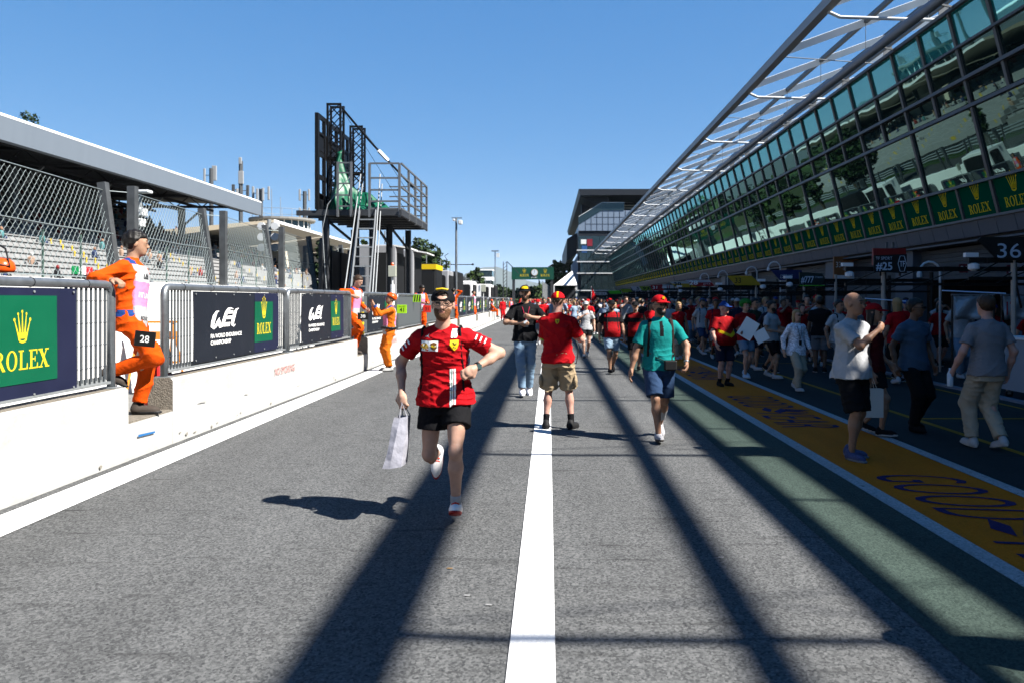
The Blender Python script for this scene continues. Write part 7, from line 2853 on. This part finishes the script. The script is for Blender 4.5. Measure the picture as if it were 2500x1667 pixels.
# --- man in teal polo
p = Person('man in teal polo shirt, denim shorts and red cap walking', 1.33, 9.62, 0, 0.02, 1.75, vox=0.0095, build=1.08, seed=31,
           pelvis=(0, 0, 0.925), lean=0.02, turn=0.10, head=(0.32, -0.05, 0), feet=[(-0.04, -0.22, 0.10, 0, -0.15), (0.06, 0.30, 0.15, 0.1, 0.55)],
           hands=[(-0.36, -0.08, 0.83), (0.30, -0.20, 0.95)], elbow=[(-0.7, 1, 0), (0.9, 0.6, 0)], curl=(0.4, 0.75))
p.body('tan')
p.shirt([C_teal, C_black], sleeve=0.80, inf=0.022, hem=0.03, collar=True, amp=0.008,
        pick=loc_pick(p, lambda q: ((np.abs(q[:, 0]) < 0.022) & (q[:, 1] < 0) & (q[:, 2] > 0.34) & (q[:, 2] < 0.52)).astype(int)))
p.trousers([C_jeand], leg=0.46, inf=0.028, flare=0.03, name='denim_shorts', amp=0.008)
p.shoes(mat('grey trainer', (0.45, 0.45, 0.48), 0.7, var=0.5, vscale=60), mat('dark sole', (0.05, 0.045, 0.04), 0.7), None)
p.cap(C_red)
p.hair(H_black, grow=0.005)
p.beard(H_black)
p.glasses(False)
F = Flat().join(shield_art(0.026, 0.032), (1, 1), (0, 0))
b = MB()
c = p.hc + p.Rh @ np.array((0, -0.098, 0.092))
b.box(Vector(c), (0.030, 0.012, 0.032)).build('cap_badge', M_shield, p.cap_o)
p.straps(cloth((0.035, 0.02, 0.018)), x=0.135, w=0.045, z0=0.10, z1=0.48, bag=cloth((0.30, 0.05, 0.02)))
p.watch(1, mat('steel watch', (0.5, 0.5, 0.5), 0.3, 0.8))
d = p.kn[1] - p.an[1]
obj('bandage', surf_mesh('bandage', cone(p.an[1] + d * 0.30, p.an[1] + d * 0.62, 0.052, 0.062, clip=0.999), 0.01, C_white), p.t)
q0 = p.on_cloth(0.10, 0.0, off=0.03)
cm = thing('camera_pouch', 'black camera pouch slung at the waist of the man in teal', 'camera', Vector((1.33, 9.62, 0)) + q0 * p.s)
bevel(MB().box((0, 0, 0), (0.15, 0.07, 0.12)).build('pouch', M_black, cm), 0.015)
b = MB()
pts = [p.on_cloth(x, z, off=0.006) for x, z in ((0.10, 0.04), (0.02, 0.055), (-0.06, 0.09), (-0.14, 0.14))]
b.tube(pts, 0.006, 5)
pts = [p.on_cloth(x, z, off=0.006) for x, z in ((0.13, 0.05), (0.145, 0.16), (0.15, 0.28))]
b.tube(pts, 0.007, 5).build('sling', M_black, p.t)

# --- marshals in orange
def bib(p, mats=None, zlo=-0.10):
    fr = p.torso_frames(0.034, zlo, 0.50, 0.0)
    lf = loft(fr)

    def f(P):
        q = (P - p.P) @ p.Rt
        return np.maximum(lf(P), np.abs(q[:, 0]) - 0.135)
    f.bb = lf.bb
    pk = loc_pick(p, lambda q: np.where((q[:, 2] > 0.10) & (q[:, 2] < 0.33), 1, 0))
    p.bib_f = lf
    p.bib_o = obj('bib', surf_mesh('bib', folds(f, 0.005, 5), p.vox, [C_white, C_pink], pk), p.t)
    return p.bib_o


def marshal(label, x, y, z, rz, h, vox, tone='olive', hat=None, print_=False, shoe=None, col=None, seed=3, hairm=None, **pose):
    p = Person(label, x, y, z, rz, h, vox=vox, build=0.94, seed=seed, group='marshals in orange', **pose)
    p.body(tone, simple=vox > 0.016)
    c = col or C_orange
    p.shirt([c, C_blue], inf=0.021, long=True, hem=0.0, z0=-0.09, name='jacket', amp=0.009, collar=True,
            pick=loc_pick(p, lambda q: (((q[:, 2] > -0.01) & (q[:, 2] < 0.06) & (np.abs(q[:, 0]) > 0.12)) | ((q[:, 2] > 0.50) & (np.abs(q[:, 0]) > 0.07) & (np.abs(q[:, 0]) < 0.15))).astype(int)))
    p.trousers([c], leg=0.97, inf=0.026, flare=0.018, name='trousers', amp=0.013)
    p.shoes(shoe or mat('brown boot', (0.07, 0.055, 0.045), 0.8), M_black, C_black, 0.10)
    bib(p)
    if hat == 'helmet':
        p.helmet(mat('helmet orange', (0.85, 0.10, 0.01), 0.3))
    elif hat is None:
        p.hair(hairm or H_black, grow=0.016)
    return p


m1 = marshal('marshal in orange overalls and pink bib leaning on the railing', -4.60, 8.84, STEP, R(100), 2.07, 0.0105, seed=6,
             pelvis=(0, 0.03, 0.93), lean=-0.02, side=0.10, turn=-0.15, head=(0.45, 0.05, 0), feet=[(-0.03, 0.20, 0.43, 0, 0.45), (0.07, -0.02, 0.09, 0.0, 0)], knee=[(-0.1, -1, 0.1), (0.05, -1, 0)],
             hands=[(-0.47, 0.03, 1.27), (0.22, 0.14, 0.92)], elbow=[(-0.8, 0.55, -0.45), (0.5, 1, 0)], curl=(0.8, 0.5), palm=[(0, 0.2, -1), None])
F = Flat()
F.add(fit_text('PIT LANE', 0.20, 0.05), 0, (-0.10, 0.18))
m1.decal(F, [M_white], 'bib_print', 0.0, off=0.004, f=m1.bib_f)
F = Flat()
F.add(fit_text('ROUND', 0.15, 0.036, bold=0.01), 0, (-0.08, -0.03))
F.join(WEC, (0.07, 0.06), (-0.05, 0.36))
m1.decal(F, [M_black], 'bib_print', 0.0, off=0.004, f=m1.bib_f)

marshal('bareheaded marshal in orange and pink bib leaning by the 38 plate', -4.62, 18.75, STEP, R(75), 1.88, 0.014, tone='fair', seed=7, hairm=H_brown,
        pelvis=(0, 0, 0.93), lean=0.12, turn=-0.1, head=(0.05, 0.35, 0), feet=[(-0.10, 0.10, 0.40, 0, 0.2), (0.08, 0.0, 0.09, 0, 0)], hands=[(-0.42, -0.22, 1.30), (0.25, -0.2, 1.0)], elbow=[(-0.6, 0.6, 0.2), (0.5, 1, 0)], knee=[(-.2, -1, .1), (.05, -1, 0)])
m3 = marshal('marshal in orange helmet standing on the lane and photographing', -3.80, 18.9, 0, R(-62), 1.84, 0.0125, hat='helmet', seed=8, col=C_orange2, shoe=mat('pale trainer', (0.42, 0.42, 0.42), 0.7, var=0.3, vscale=40), tone='tan',
             pelvis=(0, 0, 0.93), lean=-0.03, head=(0.0, -0.25, 0), hands=[(-0.05, -0.36, 1.48), (0.07, -0.36, 1.50)], elbow=[(-0.6, -0.1, -1), (0.6, -0.1, -1)], curl=(0.5, 0.5), palm=[(0.4, 0.6, 0), (-0.4, 0.6, 0)])
b = MB().tube([Vector(q) for q in [m3.P + m3.Rt @ np.array((0.21 * math.cos(a), 0.155 * math.sin(a), 0.05)) for a in np.linspace(0, 6.283, 20)]], 0.028, 6)
b.build('belt', M_black, m3.t)
ph = thing('phone', 'phone held up by the marshal in the orange helmet', 'phone', Vector((-3.80, 18.9, 0)) + Matrix.Rotation(R(-62), 3, 'Z') @ (Vector((m3.wr[0] + m3.wr[1]) / 2 + np.array((0, -0.06, 0.11))) * m3.s))
ph.rotation_euler = (0, 0, R(-62))
MB().box((0, 0, 0), (0.15, 0.012, 0.075)).build('case', M_black, ph)
marshal('marshal in orange looking down behind the red 31 board', -4.66, 28.9, STEP, R(35), 1.85, 0.018, seed=9, head=(0.1, 0.5, 0), hands=[(-0.12, -0.33, 1.12), (0.12, -0.33, 1.12)])
marshal('marshal in orange shading the eyes with a raised arm', -4.66, 38.9, STEP, R(160), 1.85, 0.018, seed=10, hands=[(-0.12, -0.12, 1.66), (0.26, 0, 0.9)], elbow=[(-1, 0, 0.2), (0.5, 1, 0)])
marshal('marshal in orange beyond the one shading the eyes', -4.64, 48.9, STEP, R(80), 1.85, 0.022, seed=12)
marshal('marshal in orange helmet sitting on the pit wall far along the lane', -4.45, 62.0, WTOP - 0.88, R(90), 1.80, 0.024, seed=13, hat='helmet', pelvis=(0, 0, 0.93), feet=[(-0.1, -0.42, 0.52, 0, 0), (0.1, -0.42, 0.52, 0, 0)], hands=[(-0.15, -0.35, 1.0), (0.15, -0.35, 1.0)])
marshal('marshal in orange helmet at the end of the white wall', -4.0, 84.0, 0, R(40), 1.80, 0.026, seed=14, hat='helmet')
marshal('second helmeted marshal in orange near the gantry', -3.2, 92.0, 0, R(-30), 1.80, 0.026, seed=15, hat='helmet')
p = Person('person in red overalls standing by the pit wall far along the lane', -3.72, 64.0, 0, R(30), 1.82, vox=0.022, seed=16)
p.body('olive', simple=True)
p.shirt([C_red], long=True, inf=0.03, name='jacket')
p.trousers([C_red], leg=0.97, inf=0.034, name='trousers')
p.shoes(C_black, M_black)
p.hair(H_brown, grow=0.014)

# --- walkers and the people in the shade
HATS = {}


def person(label, x, y, rz=0.0, h=1.75, vox=0.014, tone='olive', top=None, bot=None, leg=0.45, hairm=None, hair='short', cap=None, sex='m', shoe=None, sole=None, sock=None, build=1.0, seed=1, long=False, pick=None, tops=None,
           belly=0.0, glasses=False, bag=None, beard=None, sleeve=0.7, group=None, z=0.0, z0=-0.07, walk=None, extra=None, **pose):
    if walk is not None:
        a = walk
        pose.setdefault('feet', [(-0.08, -0.26 * a, 0.10, 0, -0.15 * a), (0.08, 0.28 * a, 0.12 + 0.05 * abs(a), 0, 0.5 * a)] if a > 0 else [(-0.08, -0.28 * a, 0.14, 0, -0.5 * a), (0.08, 0.26 * a, 0.10, 0, 0.15 * a)])
        pose.setdefault('hands', [(-0.28, 0.10 * a, 0.88), (0.28, -0.18 * a, 0.88)])
        pose.setdefault('pelvis', (0, 0, 0.915))
    p = Person(label, x, y, z, rz, h, vox=vox, build=build, sex=sex, seed=seed, group=group, **pose)
    simple = vox > 0.0165
    p.body(tone, simple=simple)
    p.shirt(tops or [top], long=long, pick=loc_pick(p, pick) if pick else None, belly=belly, sleeve=sleeve, inf=0.02, z0=z0, amp=0.007)
    p.trousers([bot], leg=leg, inf=0.026, flare=0.022, name='trousers' if leg > 0.8 else 'shorts', belly=belly, amp=0.008)
    p.shoes(shoe or C_white, sole or C_white, sock, 0.09)
    if cap is not None:
        p.cap(cap)
        if hairm is not None:
            p.hair(hairm, hair, grow=0.004)
    elif hairm is not None:
        p.hair(hairm, hair, grow=0.014)
    if glasses:
        p.glasses(True)
    if beard is not None:
        p.beard(beard)
    if bag is not None:
        p.straps(bag, x=0.12, w=0.035, bag=bag)
    return p


ferr = lambda q: (((q[:, 2] > 0.31) & (q[:, 2] < 0.42)) | (np.abs(q[:, 0]) > 0.19)).astype(int)
p = person('woman in white shirt, black shorts and white cap walking behind the man in red', 1.09, 23.5, 0.05, 1.66, 0.016, 'fair', C_white, C_black, 0.26, H_brown, 'short', C_white, 'f', glasses=True, walk=0.8, seed=41, bag=C_navy,
           hands=[(-0.06, -0.22, 1.32), (0.27, -0.05, 0.9)], elbow=[(-1, 0.1, -0.6), (0.5, 1, 0)])
p = person('broad man in red and black shirt and pale denim shorts walking', 1.45, 18.45, 0.12, 1.70, 0.0135, 'tan', None, C_jeanl, 0.44, H_black, 'short', C_black, build=1.18, seed=42, tops=[C_redd, C_black], pick=ferr, belly=0.05, walk=0.9, shoe=C_black, sole=C_black, bag=C_black, beard=H_black)
p = person('man in red and black shirt and black shorts beside the broad man', 2.08, 19.2, -0.05, 1.66, 0.0145, 'olive', None, C_black, 0.46, H_black, 'short', C_black, build=1.12, seed=43, tops=[C_redd, C_black], pick=ferr, belly=0.06, walk=-0.7, shoe=C_black, sole=C_black)
p = person('man in red shirt with white chest band behind the tall man', -0.42, 29.5, 0.1, 1.72, 0.018, 'pink', None, C_grey, 0.40, None, 'short', C_red, seed=44, tops=[C_red, C_white], pick=lambda q: ((q[:, 2] > 0.24) & (q[:, 2] < 0.28)).astype(int), walk=0.8)

# in the shade, from the photo's edge inwards
p = person('bald man in white T-shirt and black shorts raising a hand', 3.22, 8.45, -0.5 + 0.75, 1.76, 0.0095, 'tan', C_white, C_black, 0.46, None, 'short', seed=51, build=1.0, shoe=mat('blue trainer', (0.06, 0.08, 0.2), 0.7, var=0.5, vscale=50), sole=C_grey, amp=None if False else None) if False else None
p = Person('bald man in white T-shirt and black shorts raising a hand to his chest', 3.22, 8.45, 0, 0.55, 1.77, vox=0.0095, build=1.02, seed=51, lean=0.0, head=(0.25, 0.0, 0), feet=[(-0.09, -0.06, 0.085, -0.1, 0), (0.10, 0.10, 0.085, 0.2, 0)],
           hands=[(0.05, -0.26, 1.36), (0.27, 0.02, 0.88)], elbow=[(-0.8, -0.3, -1), (0.5, 1, 0)], curl=(0.9, 0.5), palm=[(0.3, 0.8, 0.3), None])
p.body('tan')
p.shirt([C_white], sleeve=0.78, inf=0.022, hem=0.06, amp=0.007)
p.trousers([C_black], leg=0.48, inf=0.028, flare=0.035, amp=0.008, top=0.0)
p.shoes(mat('blue trainer', (0.06, 0.08, 0.2), 0.7, var=0.5, vscale=50), C_grey, None)
p.beard(mat('stubble', (0.20, 0.12, 0.085), 0.8)) if False else None
person('woman in red cap and dark vest carrying a paper bag', 4.03, 9.9, 0.9, 1.66, 0.012, 'tan', cloth((0.10, 0.008, 0.012)), C_black, 0.34, H_black, 'long', C_redd, 'f', seed=52, shoe=C_black, sole=C_white, walk=0.5, sleeve=0.0, hands=[(-0.27, -0.06, 0.86), (0.24, -0.14, 0.95)])
BG2 = thing('paper_bag', 'pale paper shopping bag held by the woman in the red cap', 'bag', (3.86, 9.55, 0.28))
bevel(MB().add([(-0.13, -0.06, 0), (0.13, -0.06, 0), (0.13, 0.06, 0), (-0.13, 0.06, 0), (-0.135, -0.05, 0.34), (0.135, -0.05, 0.34), (0.135, 0.05, 0.34), (-0.135, 0.05, 0.34)],
               [(3, 2, 1, 0), (0, 1, 5, 4), (1, 2, 6, 5), (2, 3, 7, 6), (3, 0, 4, 7)]).build('bag_body', mat('cream paper', (0.60, 0.60, 0.56), 0.7), BG2), 0.004)
for sy in (-0.045, 0.045):
    MB().tube([(-0.06, sy, 0.33), (0.0, sy * 0.3, 0.52), (0.06, sy, 0.33)], 0.004, 5).build('handle', MATS['cream paper'], BG2)
person('man in denim blue shirt and dark trousers with sunglasses in the shade', 4.68, 10.2, 0.35, 1.72, 0.012, 'brown', C_denim, C_black, 0.97, H_black, seed=53, shoe=C_black, sole=C_black, glasses=True, head=(0.5, 0, 0), walk=0.3, z0=-0.10)
p = person('man in grey T-shirt and beige trousers walking away in the shade', 4.92, 8.95, math.pi + 0.15, 1.76, 0.011, 'pink', C_grey, C_cream, 0.97, H_brown, seed=54, build=1.06, shoe=C_white, sole=C_white, walk=-0.5, hands=[(-0.27, 0, 0.88), (0.33, -0.12, 0.90)])
bt = thing('water_bottle', 'clear water bottle in the hand of the man in grey', 'bottle', (4.56, 9.05, 0.70))
MB().lathe([(0.03, 0), (0.034, 0.02), (0.034, 0.14), (0.014, 0.18), (0.014, 0.21)], (0, 0, 0), 10).build('bottle', mat('bottle plastic', (0.45, 0.55, 0.65), 0.15), bt, smooth=True)
person('heavy man in red shirt with yellow chevron and blue cap holding papers', 3.42, 15.6, 0.35, 1.64, 0.0125, 'pink', None, C_navy, 0.46, None, 'short', C_blue, build=1.22, belly=0.09, seed=55, tops=[C_redd, C_yellow],
       pick=lambda q: ((q[:, 2] > 0.10 + 0.55 * np.abs(q[:, 0])) & (q[:, 2] < 0.17 + 0.55 * np.abs(q[:, 0])) & (q[:, 1] < 0.05) & (np.abs(q[:, 0]) < 0.19)).astype(int), shoe=C_black, sole=C_black, sock=C_black, head=(0.5, 0, 0),
       hands=[(-0.26, -0.14, 0.90), (0.30, -0.22, 1.15)], elbow=[(-0.8, 0.7, 0), (0.7, 0.7, -0.3)])
for i, (dx, dz, rx_, lab) in enumerate(((0.44, 1.12, 0.5, 'large white sheet of card held by the man in the blue cap'), (0.70, 0.98, -0.5, 'smaller white sheet of card beside the large one'))):
    sh = thing('card_sheet', lab, 'card', (3.42 + dx, 15.42 + 0.03 * i, dz))
    MB().box((0, 0, 0), (0.30 - 0.05 * i, 0.004, 0.38 - 0.14 * i), rot=Matrix.Rotation(rx_ if i else 0.55, 3, 'Y')).build('sheet', M_white, sh)
person('young man in green wig and shorts in the shade', 4.22, 17.1, 0.3, 1.70, 0.0135, 'fair', C_redd, C_jean, 0.36, H_green, 'afro', seed=56, walk=0.5, shoe=cloth((0.35, 0.5, 0.65)))
person('man in white T-shirt and black shorts looking aside in the shade', 4.75, 17.0, 0.8, 1.68, 0.0135, 'olive', C_white, C_black, 0.42, H_black, seed=57, beard=H_black, walk=0.5, hands=[(-0.2, -0.25, 1.08), (0.22, -0.28, 1.1)])
p = person('blond woman in patterned white blouse and wide beige trousers', 4.57, 14.7, 0.35, 1.52, 0.012, 'fair', mat('patterned blouse', (0.62, 0.63, 0.70), 0.8, var=0.55, vscale=26, detail=1.0), C_cream, 0.99, H_blond, 'long', sex='f', seed=58, glasses=True, walk=0.6, long=True, z0=-0.14)
p.lanyard(C_navy, 0.18, C_black)
person('dark-haired man in black T-shirt and grey shorts with his back turned', 6.30, 18.5, math.pi - 0.3, 1.76, 0.0145, 'brown', C_black, C_grey, 0.44, H_black, seed=59, build=1.1, shoe=C_black)
person('man in white T-shirt and denim shorts with a backpack', 4.70, 24.4, 0.3, 1.72, 0.0165, 'olive', C_white, C_jeand, 0.44, H_black, seed=60, bag=C_navy, walk=0.9, beard=H_black)
person('woman with long fair hair in a red top', 3.65, 22.4, 0.1, 1.64, 0.0165, 'tan', C_red, C_cream, 0.97, H_blond, 'long', sex='f', seed=61, sleeve=0.0, walk=0.4)
person('man in dark green shirt behind the man with the green wig', 4.9, 19.0, 0.6, 1.74, 0.016, 'olive', cloth((0.02, 0.05, 0.03)), C_navy, 0.44, H_black, seed=62, walk=0.5)
person('man in black with a backpack under the 777 board', 5.9, 16.2, 0.5, 1.70, 0.016, 'tan', C_white, C_grey, 0.5, H_black, seed=63, bag=C_black, walk=0.4)
person('person just outside the photo whose head shadow falls on the asphalt', 3.25, 3.35, 0.2, 1.76, 0.02, 'olive', C_white, C_navy, 0.5, H_black, seed=65)

# --- the crowd further back: a few figures copied as individuals in their own colours
ARCH = []
spec = [dict(walk=0.9, cap=1), dict(walk=-0.7, hair=1), dict(walk=0.4, hair=1, sex='f', style='long'), dict(walk=0.6, cap=1, build=1.18, belly=0.06), dict(walk=-0.5, hair=1, bag=1), dict(walk=0.3, hair=1, leg=0.97), dict(walk=0.8, cap=1, sex='f', leg=0.3), dict(walk=0.2, hair=1, arms=1)]
for i, q in enumerate(spec):
    kw = {}
    if q.get('arms'):
        kw['hands'] = [(-0.10, -0.25, 1.50), (0.10, -0.25, 1.50)]
        kw['elbow'] = [(-1, 0, -0.8), (1, 0, -0.8)]
    p = person('crowd figure pattern', 0, 60, 0, 1.78, 0.020, 'olive', C_red, C_black, q.get('leg', 0.44), H_black if q.get('hair') else None, q.get('style', 'short'), C_red if q.get('cap') else None, q.get('sex', 'm'),
               seed=70 + i, build=q.get('build', 1.0), belly=q.get('belly', 0.0), bag=C_navy if q.get('bag') else None, walk=q['walk'], **kw)
    ARCH.append((p.t, q))
tops = [('red', C_red), ('red', C_redd), ('red', C_red), ('white', C_white), ('black', C_black), ('navy', C_navy), ('pale blue', cloth((0.30, 0.40, 0.55))), ('white', C_white), ('grey', C_grey), ('dark red', C_redd)]
bots = [('black', C_black), ('navy', C_navy), ('denim', C_jean), ('khaki', C_khaki), ('dark denim', C_jeand), ('grey', C_grey)]
caps = [('red', C_red), ('black', C_black), ('white', C_white), ('blue', C_blue), ('red', C_red)]
hairs = [('dark', H_black), ('brown', H_brown), ('dark', H_black), ('fair', H_blond)]
tones = ['fair', 'tan', 'olive', 'brown', 'pink']
spots = []
taken = [(1.09, 23.5), (1.45, 18.45), (2.08, 19.2), (-0.42, 29.5), (4.7, 24.4), (3.65, 22.4), (4.9, 19.0), (6.3, 18.5), (5.9, 16.2), (4.22, 17.1), (4.75, 17.0), (3.42, 15.6), (4.57, 14.7), (8.35, 13.4), (9.1, 15.3), (8.15, 15.3), (10.4, 18.9), (10.3, 26.0)]
rg = np.random.default_rng(77)
tries = 0
while len(spots) < 215 and tries < 15000:
    tries += 1
    u = rg.random()
    if u < 0.34:
        x, y = rg.uniform(4.6, 10.2), rg.uniform(15.5, 36)
    elif u < 0.45:
        x, y = rg.uniform(1.6, 6.5), rg.uniform(25, 42)
    elif u < 0.85:
        x, y = rg.uniform(-0.4, 8.0), rg.uniform(33, 64)
    else:
        x, y = rg.uniform(-1.6, 7.5), rg.uniform(60, 80)
    if y < 36 and x < 0.4 + (36 - y) * 0.08:
        continue
    if all((x - a) ** 2 + (y - b_) ** 2 > 0.58 ** 2 for a, b_ in taken):
        taken.append((x, y))
        spots.append((x, y))
used = set()
labels_used = set()
for k, (x, y) in enumerate(spots):
    ai = int(rg.integers(0, len(ARCH)))
    root, q = ARCH[ai]
    if ai in used:
        o = copy_tree(root)
    else:
        o = root
        used.add(ai)
    o.location = (x, y, 0)
    o.rotation_euler = (0, 0, rg.normal(0.1, 0.45) + (math.pi if rg.random() < 0.14 else 0))
    s_ = rg.uniform(0.92, 1.04) * (0.95 if q.get('sex') == 'f' else 1.0)
    o.scale = (s_,) * 3
    where = ('near the first boards' if x > 4.4 and y < 28 else 'near the amber board' if y < 34 else 'mid crowd' if y < 48 else 'far back' if y < 62 else 'farthest back')
    side = 'on yellow strip' if 2.8 < x < 4.1 else 'beside garages' if x > 6.2 else 'on apron' if x > 4.1 else 'by centre line' if x < 1.2 else 'on asphalt'
    for _ in range(30):                       # colours that no one else in the same part of the crowd wears
        tn, tm = tops[int(rg.integers(0, len(tops)))]
        bn, bm = bots[int(rg.integers(0, len(bots)))]
        cn, cm_ = caps[int(rg.integers(0, len(caps)))]
        hn_, hm_ = hairs[int(rg.integers(0, len(hairs)))]
        lab = 'person in %s top, %s %s, %s %s, %s %s' % (tn, bn, 'trousers' if q.get('leg', 0.4) > 0.8 else 'shorts', cn if q.get('cap') else hn_, 'cap' if q.get('cap') else 'hair', side, where)
        if lab not in labels_used and len(lab.split()) <= 16:
            break
    labels_used.add(lab)
    tone = tones[int(rg.integers(0, 5))]
    sh_ = C_white if rg.random() < 0.65 else C_black
    for ch in o.children:
        nm = ch.name.split('.')[0]
        m_ = {'shirt': tm, 'shorts': bm, 'trousers': bm, 'cap': cm_, 'hair': hm_, 'body': skin(tone), 'shoe': sh_}.get(nm)
        if m_ is not None:
            ch.material_slots[0].link = 'OBJECT'
            ch.material_slots[0].material = m_
    o['label'] = lab
    o['group'] = 'crowd walking up the pit lane'

# far crowd that reads as one mass, beyond the figures one can tell apart
rg = np.random.default_rng(5)
b = MB()
fm = [C_red, C_white, C_black, C_navy, C_redd, C_grey, skin('olive'), H_black]
for k in range(260):
    x, y = rg.uniform(-3.0, 7.5), rg.uniform(82, 122)
    h = rg.uniform(1.58, 1.8)
    c1, c2 = int(rg.choice([0, 0, 1, 2, 3, 4])), int(rg.choice([2, 3, 5]))
    b.lathe([(0.10, 0), (0.14, h * 0.28), (0.17, h * 0.5)], (x, y, 0), 6, c2)
    b.lathe([(0.18, h * 0.5), (0.19, h * 0.62), (0.23, h * 0.78), (0.08, h * 0.85)], (x, y, 0), 7, c1)
    b.lathe([(0.05, h * 0.85), (0.095, h * 0.89), (0.10, h * 0.95), (0.04, h)], (x, y, 0), 6, int(rg.choice([6, 6, 7, 0])))
tag(b.build('far_crowd', fm), 'distant crowd massed under the gantry at the end of the lane', 'crowd', kind='stuff')
fl = thing('red_flag', 'red flag raised above the crowd near the end building', 'flag', (3.2, 60.0, 1.4))
MB().tube([(0, 0, 0), (0, 0, 1.3)], 0.015, 5).build('staff', M_wsteel, fl)
MB().add([(0, 0, 1.3), (0.05, 0.02, 0.9), (0.5, 0.12, 0.2), (0.42, 0.02, 0.1), (0.02, -0.05, 0.25)], [(0, 1, 2), (1, 4, 3, 2)]).build('cloth', C_red, fl)
